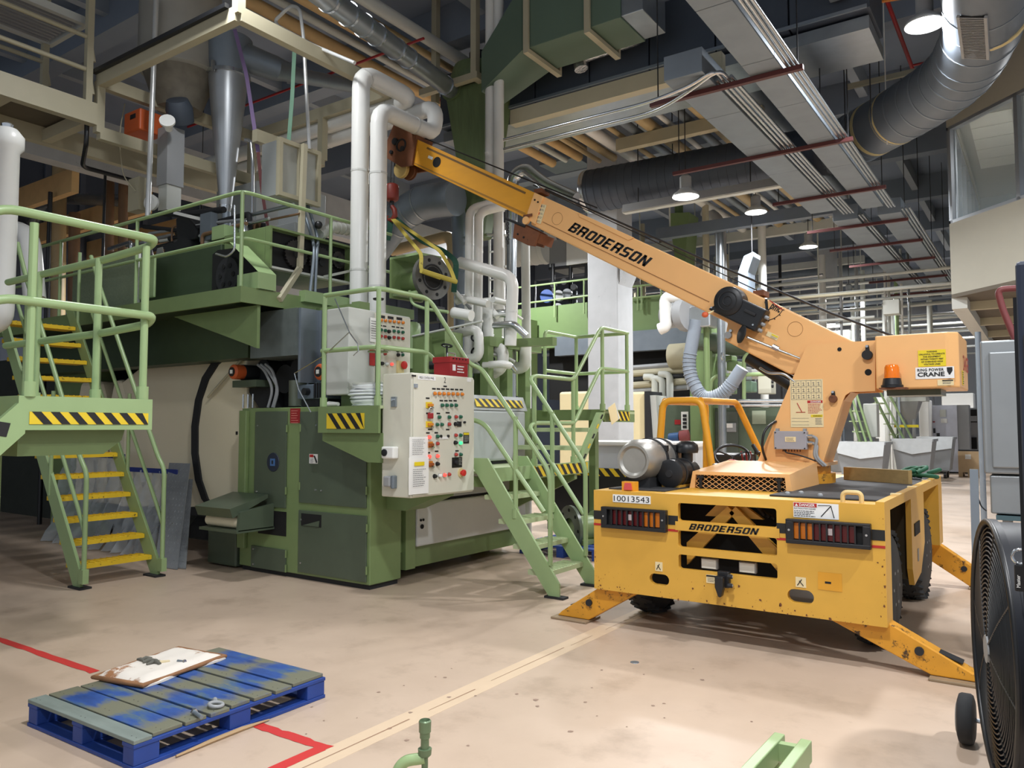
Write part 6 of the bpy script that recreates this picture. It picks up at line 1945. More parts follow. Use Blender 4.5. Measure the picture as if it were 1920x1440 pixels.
run('overhead_hook', 'bent white conduit loop high above the junction box', 'conduit', xp(dict(y=6.2), (580, 280), (569, 68), (562, 15), (545, 10), (516, 38), (520, 48), (580, 82), (665, 118)), .022, mat('pole_white', (214, 216, 216)), rad=.12)
for q, lab, m in ((((440, 55), (462, 140), (484, 285)), 'faded purple web strap hanging beside the cyclone cone', mat('strap_purple', (128, 108, 150), .7)), (((553, 75), (548, 180), (541, 270)), 'faded green web strap hanging above the junction box', mat('strap_green', (120, 160, 136), .7))):
    strap('hanging_strap', lab, xp(dict(y=6.35), *q), .05, m, 'hanging straps')
strap('hanging_strap', 'dark red strap tail beside the junction box', xp(dict(y=6.3), (484, 285), (490, 350), (503, 432)), .04, mat('strap_red', (96, 44, 44), .7), 'hanging straps')
# pipe jumble on top of the press
run('hose_riser', 'steel hose with yellow tag rising beside the cyclone spout', 'hose', xp(dict(y=6.3), (473, 415), (474, 300), (470, 264), (460, 262)), .022, STEEL)
for k, (pts, r, m, lab) in enumerate(((((300, 400), (345, 402), (420, 393)), .04, BLKM, 'black pipe lying along the top of the press'), (((270, 425), (330, 432), (380, 425)), .03, BLKM, 'thin black pipe on the press top beside the pole'), (((280, 438), (400, 418), (455, 412)), .02, GREYB, 'thin grey conduit along the press top edge'), (((300, 452), (420, 436), (440, 420)), .02, GREYP, 'pale conduit along the front of the press top'))):
    run('service_pipe', lab, 'pipe', xp(dict(y=5.8), *pts), r, m, group='service pipes on the press top')
tb = thing('top_motor', 'black motor block with sloped bracket on the press top', 'motor', (-9.0, 5.9, 3.84))
MB().box(-9.5, -9.0, 5.7, 6.1, 3.84, 4.02).build('motor_base', BLKM, tb, smooth=0)
MB().prism([(-9.3, 4.02), (-8.9, 4.02), (-8.85, 4.12), (-9.15, 4.42), (-9.35, 4.35)], 'y', 5.75, 6.05).build('motor_body', BLKM, tb, smooth=0, bevel=.02)
MB().bar((-9.25, 5.7, 4.40), (-8.75, 5.7, 4.25), .08, .04).build('white_plate', PAPER, tb, smooth=0)
MB().box(-8.72, -8.5, 5.7, 5.8, 3.95, 4.3).build('galvanised_panel', GALVD, tb, smooth=0)
for k, (x0, x1, z0, z1, y, m, lab) in enumerate(((-10.6, -9.6, 4.55, 5.3, 7.2, GREYC, 'grey sheet casing behind the cyclone cone'), (-8.6, -8.2, 4.15, 4.85, 6.8, GREYC, 'narrow grey casing right of the cyclone cone'), (-9.3, -8.0, 3.84, 4.3, 6.6, GREYC, 'low grey casing on the press top behind the rail'))):
    one('machine_casing', lab, 'casing', MB().box(x0, x1, y, y+.5, z0, z1), m, 'grey casings on the press top', smooth=0, bevel=.01)
fld = thing('flexible_hose', 'pale ribbed flexible duct on the gear case', 'duct', X(630, 425, x=-7.3))
pts = xp(dict(x=-7.35), (600, 440), (625, 426), (660, 432))
MB().tube(pts, .07, 14).build('hose', GREYP, fld, smooth=60)
for k in range(9):
    p = pts[0].lerp(pts[1], k/4) if k < 5 else pts[1].lerp(pts[2], (k-4)/4)
    MB().cyl(p-V((0, .006, 0)), p+V((0, .006, 0)), .077, n=14).build('rib', GREYP, fld)
MB().ball(X(597, 422, x=-7.2), .05, 10).build('black_fitting', BLK, fld)
# big tank and pipes at the far left
wt = thing('white_column_pipe', 'thick white domed pipe column at the left edge', 'pipe', X(12, 500, y=3.6))
c0, c1 = X(8, 245, y=3.6), X(2, 560, y=3.6)
MB().rev((c1.x, 3.6, c1.z), (0, 0, 1), [(0, .125), (c0.z-c1.z-.25, .125), (c0.z-c1.z-.2, .165), (c0.z-c1.z-.08, .165), (c0.z-c1.z, .10)], 24).build('pipe', WHT, wt, smooth=40)
MB().rev((c1.x, 3.6, c0.z), (0, 0, 1), [(0, .05), (.05, .06), (.07, .03)], 12).build('cap_nut', STEEL, wt)
MB().tube(fillet([(c1.x, 3.6, c1.z+.05), (c1.x, 3.6, c1.z-.25), (c1.x-1.4, 3.2, c1.z-.25), (c1.x-1.4, 3.2, 0)], .3), .125, 20).build('lower_run', WHT, wt, smooth=60)
run('insulated_pipe', 'white elbow pipe behind the near landing rail', 'pipe', xp(dict(y=4.6), (0, 425), (55, 440), (65, 560)), .13, WHT)
for k, (px, r, m, z0) in enumerate(((112, .13, TAN, 300), (205, .09, BRN, 305), (232, .08, BRN, 310), (140, .1, BRN, 400))):
    a, b = X(px, 300 if k != 3 else 400, y=7.3), X(px+2, 640, y=7.3)
    run('brown_duct', ['wide tan vertical duct behind the near rail', 'brown vertical duct left of the hopper chute', 'slim brown vertical duct beside the hopper chute', 'short brown duct behind the near landing post'][k], 'duct', [a, (b.x, b.y, 0)], r, m, group='brown and tan ducts at the left', bands=5)
run('silver_duct', 'polished silver duct with elbow behind the black conduits', 'duct', xp(dict(y=7.6), (60, 420), (78, 380), (110, 372), (260, 378)), .11, GALV, rad=.2, bands=3)
for k, px in enumerate((95, 197)):
    run('black_conduit', 'black vertical conduit at the left, %s of two' % ['nearer the edge', 'nearer the hopper'][k], 'conduit', [(X(px-3, 440, y=6.2).x, 6.2, 5.6), X(px-3, 440, y=6.2), (X(px-3, 440, y=6.2).x, 6.2, 0)], [.036, .022][k], BLK, group='black conduits at the left')
# timber roof joists and slab edge seen under the mezzanine
for k in range(6):
    one('tan_joist', 'tan roof joist seen under the mezzanine, %s from the front' % ['first', 'second', 'third', 'fourth', 'fifth', 'sixth'][k], 'joist', MB().box(-18, -13.3, 5+k*1.3, 5.12+k*1.3, 5.6-.05*k, 6.0-.05*k), TIMB, 'tan joists at the left', smooth=0)
one('concrete_lintel', 'pale concrete slab edge running behind the mezzanine', 'lintel', MB().box(-13.3, -13.0, 2, 16, 5.9, 6.8), CONC, smooth=0)
# ---------------------------------------------------------------- cream mezzanine with hopper
mz = thing('mezzanine', 'cream steel mezzanine with pipe rails high at the top left', 'mezzanine', (-10, 4, 5.4))
MZ0, MZ1 = 5.50, 5.78
MB().box(-10.06, -9.94, 0, 5.0, MZ0, MZ1).build('edge_beam', CREAM, mz, smooth=0)
MB().box(-11.3, -11.18, 0, 9.0, MZ0, MZ1).build('edge_beam', CREAM, mz, smooth=0)
for y in (1.2, 2.6, 4.0, 4.95):
    MB().box(-11.2, -10.0, y-.06, y+.06, MZ0+.02, MZ0+.18).build('cross_joist', CREAM, mz, smooth=0)
MB().box(-11.2, -10.0, 0, 5.0, MZ1-.06, MZ1).build('deck_plate', mat('deck_brown', (96, 88, 74), .7), mz, smooth=0)
for z in (.42, .85):
    for x in (-10.0, -11.2):
        rail('rail', [(x, 0, MZ1+z), (x, 4.9, MZ1+z), (x, 4.96, MZ1+z-.3)], mz, r=.03, rad=.05, m=CREAM)
for (x, y) in ((-10.0, 4.9), (-10.0, 2.5), (-11.2, 4.9), (-11.2, 2.5)):
    MB().box(x-.04, x+.04, y-.04, y+.04, MZ1, 8.5 if y > 4 else MZ1+.9).build('post', CREAM, mz, smooth=0)
hf = thing('hopper_frame', 'cream box frame carrying the grey hopper at the top left', 'frame', (-9, 6.2, 5.4))
FX0, FX1, FY0, FY1, FZ0, FZ1 = -10.0, -7.1, 5.05, 7.4, 5.42, 6.1
for (y) in (FY0, FY1):
    MB().bar((FX0, y, FZ1), (FX1, y, FZ1), .10, .16).build('top_beam', CREAM, hf, smooth=0)
    if y > 6:
        MB().bar((FX0, y, FZ0), (FX0+1.6, y, FZ0), .10, .16).build('bottom_beam', CREAM, hf, smooth=0)
for x in (FX0, FX1):
    MB().bar((x, FY0, FZ1), (x, FY1, FZ1), .10, .16).build('top_beam', CREAM, hf, smooth=0)
MB().bar((FX0, FY0, FZ0), (FX0, FY1, FZ0), .10, .16).build('bottom_beam', CREAM, hf, smooth=0)
MB().bar((FX0+1.6, FY0+1.2, FZ0), (FX0+1.6, FY1, FZ0), .10, .16).build('bottom_beam', CREAM, hf, smooth=0)
for (x, y) in ((FX0, FY0), (FX0, FY1), (FX0+1.6, FY1)):
    MB().box(x-.05, x+.05, y-.05, y+.05, FZ0, FZ1).build('upright', CREAM, hf, smooth=0)
MB().box(FX1-.05, FX1+.05, FY0-.05, FY0+.05, FZ1, 8.5).build('upright', CREAM, hf, smooth=0)
MB().tube(fillet([(FX0-.1, FY0-.1, 8.4), (FX0-.1, FY0-.1, FZ0-.15), (FX0-.6, FY0+.1, FZ0-.3), (FX0-.6, FY0+1.0, FZ0-.3)], .1), .03, 8).build('black_conduit', BLK, hf, smooth=60)
MB().bar((FX0, FY0-.08, FZ1+.1), (FX1-.1, FY0-.08, FZ1+.1), .05, .05).build('black_cable_tray', BLK, hf, smooth=0)
hp2 = thing('grey_hopper', 'large grey hopper drum with dirty cone high at the top left', 'hopper', (-9.4, 6.2, 5.9))
hx, hy = -9.9, 6.1
MB().rev((hx, hy, 6.55), (0, 0, 1), [(0, .50), (.03, .54), (1.8, .54)], 28).build('drum', mat('hopper_grey', (158, 156, 148), .55, var=.15, scale=3), hp2, smooth=40)
MB().rev((hx, hy, 6.05), (0, 0, 1), [(0, .30), (.5, .48)], 28).build('cone', mat('hopper_dirty', (112, 106, 94), .7, var=.4, scale=8), hp2, smooth=40)
MB().rev((hx+.25, hy-.1, 5.80), (.3, -.4, .6), [(0, .16), (.18, .18), (.3, .14)], 18).build('valve', DUCTD, hp2, smooth=40)
MB().box(hx-.42, hx-.02, hy-.55, hy-.2, 5.62, 5.92).build('orange_drive_box', ORNG, hp2, smooth=0, bevel=.02)
MB().box(hx-.25, hx-.12, hy-.556, hy-.55, 5.80, 5.86).build('badge', BLK, hp2, smooth=0)
MB().box(hx+.0, hx+.24, hy-.3, hy-.05, 4.9, 5.7).build('chute', GREYB, hp2, smooth=0)
MB().box(hx+.02, hx+.22, hy-.28, hy-.07, 4.55, 4.9).build('chute_boot', GREYP, hp2, smooth=0)
MB().rev((hx+.35, hy-.35, 5.6), (.6, -.5, .3), [(0, .05), (.12, .05), (.14, .10), (.17, .10)], 16).build('white_horn', PAPER, hp2, smooth=40)
MB().rev((hx+.1, hy-.4, 4.62), (.3, -.9, 0), [(0, .10), (.05, .11), (.07, .08)], 18).build('dial', PAPER, hp2)
MB().box(hx-.35, hx-.08, hy-.5, hy-.35, 4.55, 5.0).build('switch_box', CREAM, hp2, smooth=0)
MB().tube(fillet([(hx-.5, hy-.5, 6.1), (hx-.45, hy-.6, 5.6), (hx-.3, hy-.6, 5.0), (hx-.15, hy-.5, 4.8)], .3), .008, 6).build('cable', CREAM, hp2, smooth=60)

# small pipework crowded on the press top and round the white pipes
ptp = thing('press_top_pipework', 'tangle of small pipes, valves and brackets on top of the press', 'pipework', (-9, 5.9, 3.84))
rq = random.Random(21)
for k in range(26):
    x = -11.0+3.2*rq.random()
    y = 5.65+.45*rq.random()
    z = 3.86+.05*rq.random()
    L = .25+.7*rq.random()
    m = rq.choice((BLKM, GREYB, GALV, STEEL, BLK, BRN))
    h = .06+.30*rq.random()
    MB().tube(fillet([(x, y, z), (x, y, z+h), (x+L*rq.choice((-1, 1)), y+.1*rq.random(), z+h+.02)], .06), .012+.03*rq.random(), 8).build('small_pipe', m, ptp, smooth=60)
for k in range(10):
    x, y, z = -10.8+3.0*rq.random(), 5.7+.3*rq.random(), 3.85
    if rq.random() < .5:
        MB().rev((x, y, z), (0, 0, 1), [(0, .05), (.08+.1*rq.random(), .06), (.2+.1*rq.random(), .03)], 12).build('valve', rq.choice((STEEL, BLKM, GREYP)), ptp, smooth=40)
    else:
        MB().box(x, x+.12+.15*rq.random(), y, y+.1, z, z+.12+.2*rq.random()).build('small_box', rq.choice((GREYP, BLKM, GREYB, BLUE)), ptp, smooth=0, bevel=.006)
wpw = thing('white_pipe_fittings', 'cluster of small white pipes, valves and hoses behind the sloping rail', 'pipework', X(880, 640, y=8.1))
for k in range(20):
    p = X(845+100*rq.random(), 560+140*rq.random(), y=7.7+.7*rq.random())
    d = rq.choice((V((.3, 0, 0)), V((0, 0, .35)), V((0, .3, 0)), V((-.2, 0, .2))))
    MB().tube(fillet([p, p+d, p+d+V((.12*rq.random(), .1, -.15*rq.random()))], .06), .015+.04*rq.random(), 9).build('small_pipe', rq.choice((WHT, WHG, WHT, GREYB, BLKM, STEEL)), wpw, smooth=60)
for k in range(6):
    p = X(850+90*rq.random(), 580+110*rq.random(), y=7.9)
    MB().ring(p, (rq.random(), -1, rq.random()), .05, .012, 14, 6).build('hand_wheel', BLKM, wpw, smooth=60)
# ================================================================ OVERHEAD SERVICES
def pbox(name, label, cat, px0, py0, px1, py1, y, dep, m, group=None, bevel=0.0, parent=None):
    """a box whose front stands at distance y along the hall and fills a rectangle of the photograph"""
    a, b = X(px0, py0, y=y), X(px1, py1, y=y)
    mb = MB().box(a.x, b.x, y, y+dep, b.z, a.z)
    if parent is not None:
        return mb.build(name, m, parent, smooth=0, bevel=bevel)
    return tag(mb.build(name, m, smooth=0, bevel=bevel), label, cat, group)


# --- the big round duct: bend at the right, dark spiral length to the left
ZR = 6.35
bend = [(-.35, 8.4, ZR), X(1852, 40, z=ZR), X(1800, 140, z=ZR), X(1720, 196, z=ZR), X(1610, 258, z=ZR), X(1560, 280, z=ZR)]
dk = thing('round_duct_bend', 'big segmented round duct bending through the upper right with cream tape bands', 'duct', bend[2])
pth = fillet(bend, .8, 3)
MB().tube(pth, .43, 30).build('duct', DUCT, dk, smooth=35)
for i in range(1, len(pth)-1):
    d = (pth[i+1]-pth[i-1]).normalized()
    MB().cyl(pth[i]-d*.012, pth[i]+d*.012, .438, n=30).build('segment_seam', GALVD, dk)
for (t, a, b) in ((.35, bend[3], bend[4]), (.7, bend[3], bend[4]), (.9, bend[0], bend[1])):
    p = a.lerp(b, t) if isinstance(a, V) else V(a).lerp(V(b), t)
    d = (V(b)-V(a)).normalized()
    MB().cyl(p-d*.035, p+d*.035, .434, n=30).build('tape_band', mat('duct_tape', (206, 190, 140), .6), dk)
gv = MB()
g0, g1 = V(bend[0]), V(bend[1])
dd = (g1-g0).normalized()
vn = V((-.25, -.5, -.83)).normalized()
vn = (vn-dd*vn.dot(dd)).normalized()
sd_ = dd.cross(vn)
vg = MB()
gc_ = g0.lerp(g1, .72)+vn*.432
vf = thing('duct_grille', 'long louvred air grille set in the underside of the big round duct', 'grille', gc_)
for s_ in (-1, 1):
    MB().bar(gc_-dd*.55+sd_*.13*s_, gc_+dd*.55+sd_*.13*s_, .03, .03, up=vn).build('frame_side', GREYB, vf, smooth=0)
MB().bar(gc_-dd*.55, gc_+dd*.55, .24, .01, up=vn).build('backing', DARK, vf, smooth=0)
for k in range(26):
    p = gc_-dd*.53+dd*(k*.0425)+vn*.008
    MB().bar(p-sd_*.115, p+sd_*.115, .012, .012, up=vn).build('louvre', GREYB, vf, smooth=0)
sp = [X(1560, 280, z=ZR), X(1340, 325, z=ZR), X(1150, 345, z=ZR), X(1092, 352, z=ZR)]
ss = thing('spiral_duct', 'long dark spiral-wound duct running left with bright open end ring', 'duct', sp[1])
a, b = sp[0], sp[3]
b = V((b.x, a.y-.25, b.z))
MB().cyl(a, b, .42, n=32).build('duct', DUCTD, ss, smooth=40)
d = (b-a).normalized()
L = (b-a).length
for k in range(28):
    p = a+d*(L*(k+.5)/28)
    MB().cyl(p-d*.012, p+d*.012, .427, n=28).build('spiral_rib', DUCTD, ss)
MB().rev(b-d*.02, d, [(0, .43), (.03, .44), (.10, .42), (.10, .38), (.02, .36)], 30).build('end_ring', STEEL, ss, smooth=40)
for t in (.3, .62):
    p = a+d*L*t
    MB().cyl(p, V((p.x, p.y, 8.6)), .01, n=6).build('hanger_rod', BLKM, ss)
# fluorescent trunking just below the spiral duct
tk = thing('light_trunking', 'long grey lighting trunking under the spiral duct', 'trunking', X(1200, 385, z=5.8))
a, b = X(1170, 395, z=5.75), X(1330, 372, z=5.75)
b.y = a.y
MB().prism([(a.y-.1, 5.7), (a.y+.1, 5.7), (a.y+.06, 5.85), (a.y-.06, 5.85)], 'x', a.x, b.x+1.6).build('body', GREYB, tk, smooth=0)
MB().box(a.x, b.x+1.6, a.y-.07, a.y+.07, 5.685, 5.7).build('lens_strip', GREYP, tk, smooth=0)
for x in (a.x+.3, b.x+.8):
    MB().cyl((x, a.y, 5.85), (x, a.y, 8.6), .01, n=6).build('hanger_rod', BLKM, tk)
# --- flat ducts, conduit bundles and the dark red struts they hang from
ZT = 5.6
ST = [8.67, 11.27, 13.87, 16.3, 18.3, 20.4, 23.0, 25.6]
for k, (x0, x1, y0, y1, lab) in enumerate(((-2.66, -2.30, 5.6, 15.2, 'right flat grey sheet duct of the overhead pair'), (-3.52, -3.06, 8.2, 15.0, 'left flat grey sheet duct of the overhead pair'), (-2.5, -2.1, 15.8, 27, 'far flat grey sheet duct beyond the overhead pair'), (-3.3, -2.85, 15.8, 27, 'far left flat grey sheet duct beyond the overhead pair'))):
    t = thing('flat_duct', lab, 'duct', ((x0+x1)/2, y0, ZT), 'flat overhead ducts')
    n = int((y1-y0)/1.3)
    for i in range(n):
        MB().box(x0, x1, y0+i*(y1-y0)/n, y0+(i+1)*(y1-y0)/n-.008, ZT+.01, ZT+.30).build('duct_section', GALVD, t, smooth=0, bevel=.006)
nms = ['first', 'second', 'third', 'fourth', 'fifth', 'sixth', 'seventh', 'eighth']
for k, y in enumerate(ST):
    t = thing('hanger_strut', 'dark red hanger strut across the overhead ducts, %s from the front' % nms[k], 'strut', (-3, y, ZT-.03), 'dark red hanger struts')
    x0 = -3.9 if k != 1 else -4.7
    MB().box(x0, -2.08+.012*k, y-.03, y+.03, ZT-.045, ZT+.008).build('strut', REDD, t, smooth=0)
    for x in (x0+.1, -2.14+.012*k):
        MB().cyl((x, y, ZT), (x, y, 8.6), .008, n=6).build('hanger_rod', BLKM, t)
kk = 0
for (xs, y0, y1, side) in (((-2.25, -2.20, -2.15), 5.4, 15.4, 'right'), ((-3.02, -2.96, -2.90, -2.85), 8.55, 15.4, 'left'), ((-2.06, -2.0, -1.94), 15.6, 27, 'far right'), ((-2.8, -2.74), 15.6, 27, 'far left')):
    for i, x in enumerate(xs):
        run('conduit', 'bright steel conduit of the %s overhead bundle, %s from the left' % (side, nms[i]), 'conduit', [(x, y0, ZT+.035), (x, y1, ZT+.035)], .021, STEEL, n=8, group='overhead conduit bundles')
# pair of conduits coming in from the left and bending into the bundle
for k in range(2):
    pts = [X(945, 262+18*k, z=5.45), X(1230, 198+8*k, z=5.45)]
    pts[1].y = pts[0].y+.0
    run('conduit', 'bright conduit from the white risers to the overhead bundle, %s' % ['upper', 'lower'][k], 'conduit', [pts[0], pts[1], X(1300, 158+8*k, z=5.55), (-2.96+.06*k, 8.3, ZT+.04), (-2.96+.06*k, 9.2, ZT+.04)], .022, STEEL, rad=.3, n=8, group='conduits crossing from the left')
# --- dark rectangular duct across, green box duct, pipe-rack beams
q = X(1130, 155, z=6.6)
t = thing('dark_box_duct', 'large dark rectangular duct crossing the roof behind the green duct', 'duct', (q.x, q.y, 6.6))
for k in range(7):
    MB().box(-8.2+k*.95, -7.27+k*.95, q.y, q.y+.9, 6.6, 7.5).build('duct_section', DUCTD, t, smooth=0, bevel=.01)
MB().box(-8.2, -1.6, q.y-.03, q.y, 6.6, 6.64).build('bottom_flange', GALVD, t, smooth=0)
MB().box(-8.2, -1.6, q.y+.1, q.y+1.1, 6.40, 6.56).build('lower_duct', GALV, t, smooth=0)
q = X(1075, 62, z=6.8)
gd_ = thing('green_box_duct', 'green painted box duct with cream hanger straps at the top', 'duct', (q.x, q.y, 6.8))
x0, x1 = X(940, 118, y=q.y).x, X(1163, 30, y=q.y).x
DKG = mat('duct_green', (92, 112, 96), .55, var=.1, scale=2)
MB().box(x0+.35, x1, q.y, q.y+.75, 6.8, 7.75).build('duct_body', DKG, gd_, smooth=0, bevel=.01)
MB().add([(x0-.5, q.y+.2, 6.5), (x0+.35, q.y, 6.8), (x0+.35, q.y+.75, 6.8), (x0-.5, q.y+.75, 6.5), (x0-.5, q.y+.2, 7.1), (x0+.35, q.y, 7.75), (x0+.35, q.y+.75, 7.75), (x0-.5, q.y+.75, 7.1)], [(0, 3, 2, 1), (4, 5, 6, 7), (0, 1, 5, 4), (1, 2, 6, 5), (2, 3, 7, 6), (3, 0, 4, 7)]).build('transition', DKG, gd_, smooth=0)
MB().box(x1, x1+.3, q.y+.02, q.y+.73, 6.82, 7.73).build('end_section', GALV, gd_, smooth=0, bevel=.01)
for x in (x0+.40, x0+1.35):
    MB().box(x, x+.08, q.y-.05, q.y-.01, 6.74, 8.5).build('strap_leg', CREAM, gd_, smooth=0)
    MB().box(x, x+.08, q.y-.05, q.y+.85, 6.72, 6.78).build('strap_foot', CREAM, gd_, smooth=0)
    MB().box(x, x+.08, q.y+.80, q.y+.85, 6.78, 8.5).build('strap_leg', CREAM, gd_, smooth=0)
fx_ = thing('foil_duct', 'crinkled foil flexible duct hanging under the green duct', 'duct', X(1120, 105, z=6.5))
pts = fillet(xp(dict(y=q.y+.9), (1090, 130), (1085, 108), (1120, 96), (1195, 70)), .12)
MB().tube(pts, .10, 16).build('foil_tube', mat('foil', (196, 198, 198), .25, .85, var=.3, scale=40, bump=.8), fx_, smooth=60)
for k in range(10):
    p = pts[-1].lerp(pts[-2], k/10)
    MB().ring(p, (1, 0, .2), .102, .008, 16, 5).build('wire_ring', STEEL, fx_)
for k, (p0, p1, zz, lab) in enumerate((((960, 236), (1303, 150), 6.1, 'front'), ((1157, 284), (1392, 238), 6.75, 'middle'), ((1180, 360), (1400, 328), 6.6, 'rear'))):
    a, b = X(*p0, z=zz), X(*p1, z=zz)
    one('pipe_rack_beam', 'pale steel pipe-rack beam under the roof, %s of three' % lab, 'beam', MB().box(a.x, b.x+.4, a.y-.05, a.y+.1, zz, zz+.22), CREAM, 'pipe-rack beams', smooth=0)
cols = [TAN, TAN, WHT, TAN, GALVD, TAN, WHG, GALVD, TAN, WHT, TAN, GALVD]
for k in range(12):
    x = -7.4+k*.33
    run('rack_pipe', 'pipe on the roof rack, %s from the left' % ['first', 'second', 'third', 'fourth', 'fifth', 'sixth', 'seventh', 'eighth', 'ninth', 'tenth', 'eleventh', 'twelfth'][k], 'pipe', [(x, 11.45+.3*(k % 3), 7.08), (x, 22 if k > 1 else 13.9, 7.08)], .05+.03*((k*7) % 3), cols[k], n=10, group='pipes on the roof rack')
# --- green hopper with scroll top, silver feed pipe
hpn = thing('green_hopper', 'weathered green tapering hopper behind the boom', 'hopper', (-7, 9, 4.5))
yh = 9.15
def hx_(px, py):
    p = X(px, py, y=yh)
    return p.x, p.z
a, b, c_, d_ = hx_(833, 160), hx_(914, 145), hx_(893, 445), hx_(868, 445)
mb = MB()
mb.add([(d_[0], yh+.15, d_[1]), (c_[0], yh+.15, d_[1]), (c_[0], yh+.4, d_[1]), (d_[0], yh+.4, d_[1]), (a[0], yh, b[1]), (b[0], yh, b[1]), (b[0], yh+.7, b[1]), (a[0], yh+.7, b[1])], [(0, 3, 2, 1), (4, 5, 6, 7), (0, 1, 5, 4), (1, 2, 6, 5), (2, 3, 7, 6), (3, 0, 4, 7)])
mb.build('tapered_body', GREENX, hpn, smooth=0, bevel=.03)
MB().cyl((a[0]+.15, yh-.02, b[1]-.0), (a[0]+.15, yh+.02, b[1]-.0), .19, n=22).build('inlet_flange', GREENX, hpn)
MB().rev(((a[0]+b[0])/2-.05, yh+.35, b[1]+.10), (0, 0, 1), [(0, .38), (.12, .42), (.30, .36), (.38, .15)], 24).build('scroll_top', GREENX, hpn, smooth=40)
MB().rev(((a[0]+b[0])/2, yh+.35, b[1]+.46), (0, 0, 1), [(0, .16), (.16, .16)], 18).build('motor', BLKM, hpn)
for (x, y) in ((b[0]-.12, yh-.15), (a[0]-.35, yh+.2)):
    MB().box(x-.05, x+.05, y-.05, y+.05, b[1]-.05, 8.55).build('hanger_leg', CREAM, hpn, smooth=0)
MB().box(a[0]-.35, b[0]-.1, yh-.2, yh-.1, b[1]-.06, b[1]+.04).build('hanger_beam', CREAM, hpn, smooth=0)
MB().box(b[0]-.17, b[0]-.05, yh-.2, yh+.5, b[1]-.06, b[1]+.04).build('hanger_beam', CREAM, hpn, smooth=0)
sf = thing('silver_feed_pipe', 'silver jointed feed pipe slanting from the top edge into the green hopper', 'pipe', X(740, 90, x=-6.7))
p0, p1 = X(590, -25, x=-6.45), V((a[0]+.15, yh, b[1]-.02))
p0 = X(610, -5, x=-6.5)
MB().cyl(p0-(p1-p0)*.25, p1, .135, n=22).build('pipe', GALV, sf, smooth=60)
d = (p1-p0).normalized()
for t in (.02, .14, .24, .33, .48, .58, .93):
    p = p0.lerp(p1, t)
    MB().cyl(p-d*.018, p+d*.018, .148, n=22).build('joint_collar', STEEL, sf)
# silver pipe bend beyond the boom, box plenum, red pipes, orange cable
run('silver_pipe_bend', 'shiny silver insulated pipe bend behind the boom', 'pipe', [(X(956, 560, y=10.6).x, 10.6, 0)]+xp(dict(y=10.6), (956, 560), (962, 330), (985, 315), (1020, 345), (1080, 372)), .10, STEEL, rad=.3, bands=3)
for k, (p0, p1, yy, lab) in enumerate((((1100, 255), (1060, 330), 15.6, 'rear'),)):
    pbox('plenum_box', 'grey sheet plenum box under the roof left of the spiral duct', 'plenum', p0[0]-90, p0[1]-20, p0[0]-20, p0[1]+40, yy, .8, DUCT, 'plenum boxes', .01)
for k, (x0, y0, x1, y1, z, lab) in enumerate(((-9, 10.5, -2, 10.5, 7.5, 'across the middle of the roof'), (-1.6, 8.8, -1.6, 14, 7.4, 'above the big duct bend'), (-13, 8.2, -7.2, 8.2, 7.2, 'across behind the silver feed pipe'), (-1.6, 13.6, .6, 13.6, 7.4, 'branching right behind the bright lamp'))):
    run('red_sprinkler_pipe', 'thin red sprinkler pipe %s' % lab, 'pipe', [(x0, y0, z), (x1, y1, z)], .03 if k in (1,) else .02, RED, n=8, group='red sprinkler pipes')
run('orange_cable', 'orange cable festooned near the roof at the top right', 'cable', xp(dict(y=11), (1490, 42), (1540, 38), (1590, 26), (1630, 5), (1700, -6)), .028, mat('cable_orange', (214, 134, 52), .5), rad=.5)
for k, (x0, x1, y, lab) in enumerate(((-2.1, -1.1, 13.2, 'upper'), (-2.0, -.95, 14.6, 'lower'))):
    one('cream_crossbar', 'cream cross bar under the roof behind the bright lamp, %s' % lab, 'bar', MB().box(x0-.4, x1, y, y+.06, 7.1-.2*k, 7.18-.2*k), CREAM, 'cream cross bars', smooth=0)
one('galvanised_plenum', 'galvanised box duct end hanging at the top right of the conduits', 'duct', MB().box(-2.0, -1.35, 8.9, 9.7, 6.75, 7.25), GALV, smooth=0, bevel=.01)
for k, (px, py) in enumerate(((1660, 150), (1535, 60), (1630, 100), (1583, 160))):
    p = X(px, py, z=6.9)
    run('hanger_rod', 'thin roof hanger rod at the upper right, %s from the left' % ['fourth', 'first', 'third', 'second'][k], 'rod', [(p.x, p.y, 5.9), (p.x, p.y, 8.6)], .009, PAPER if k == 0 else BLKM, n=6, group='roof hanger rods')
gr_ = thing('roof_grille', 'pale louvred roof grille at the very top left', 'grille', X(60, 20, z=6.9))
g0 = X(20, 45, z=6.9)
for k in range(9):
    MB().box(g0.x-.1+k*.09, g0.x-.06+k*.09, g0.y-.4, g0.y+.5, 6.9, 6.93).build('louvre', GREYB, gr_, smooth=0)
MB().box(g0.x-.2, g0.x-.12, g0.y-.5, g0.y+.6, 6.88, 6.98).build('frame_side', GREYP, gr_, smooth=0)
MB().box(g0.x+.76, g0.x+.84, g0.y-.5, g0.y+.6, 6.88, 6.98).build('frame_side', GREYP, gr_, smooth=0)
for y in (g0.y-.48, g0.y+.54):
    MB().box(g0.x-.12, g0.x+.76, y, y+.06, 6.88, 6.98).build('frame_end', GREYP, gr_, smooth=0)
for k in range(5):
    run('roof_conduit', 'brown roof conduit above the silver feed pipe, %s from the left' % nms[k], 'conduit', [(-9.2+.35*k, 5.0, 7.7), (-9.2+.35*k, 15, 7.7)], .06 if k % 2 else .1, [TIMB, GREYP, TIMB, TAN, GREYP][k], n=10, group='roof conduits over the feed pipe')
# ================================================================ SECOND PRESS AND THE FAR HALL
Y2 = 19.0
p2 = thing('far_press', 'second green press beyond the concrete column', 'machine', X(1230, 700, y=Y2))


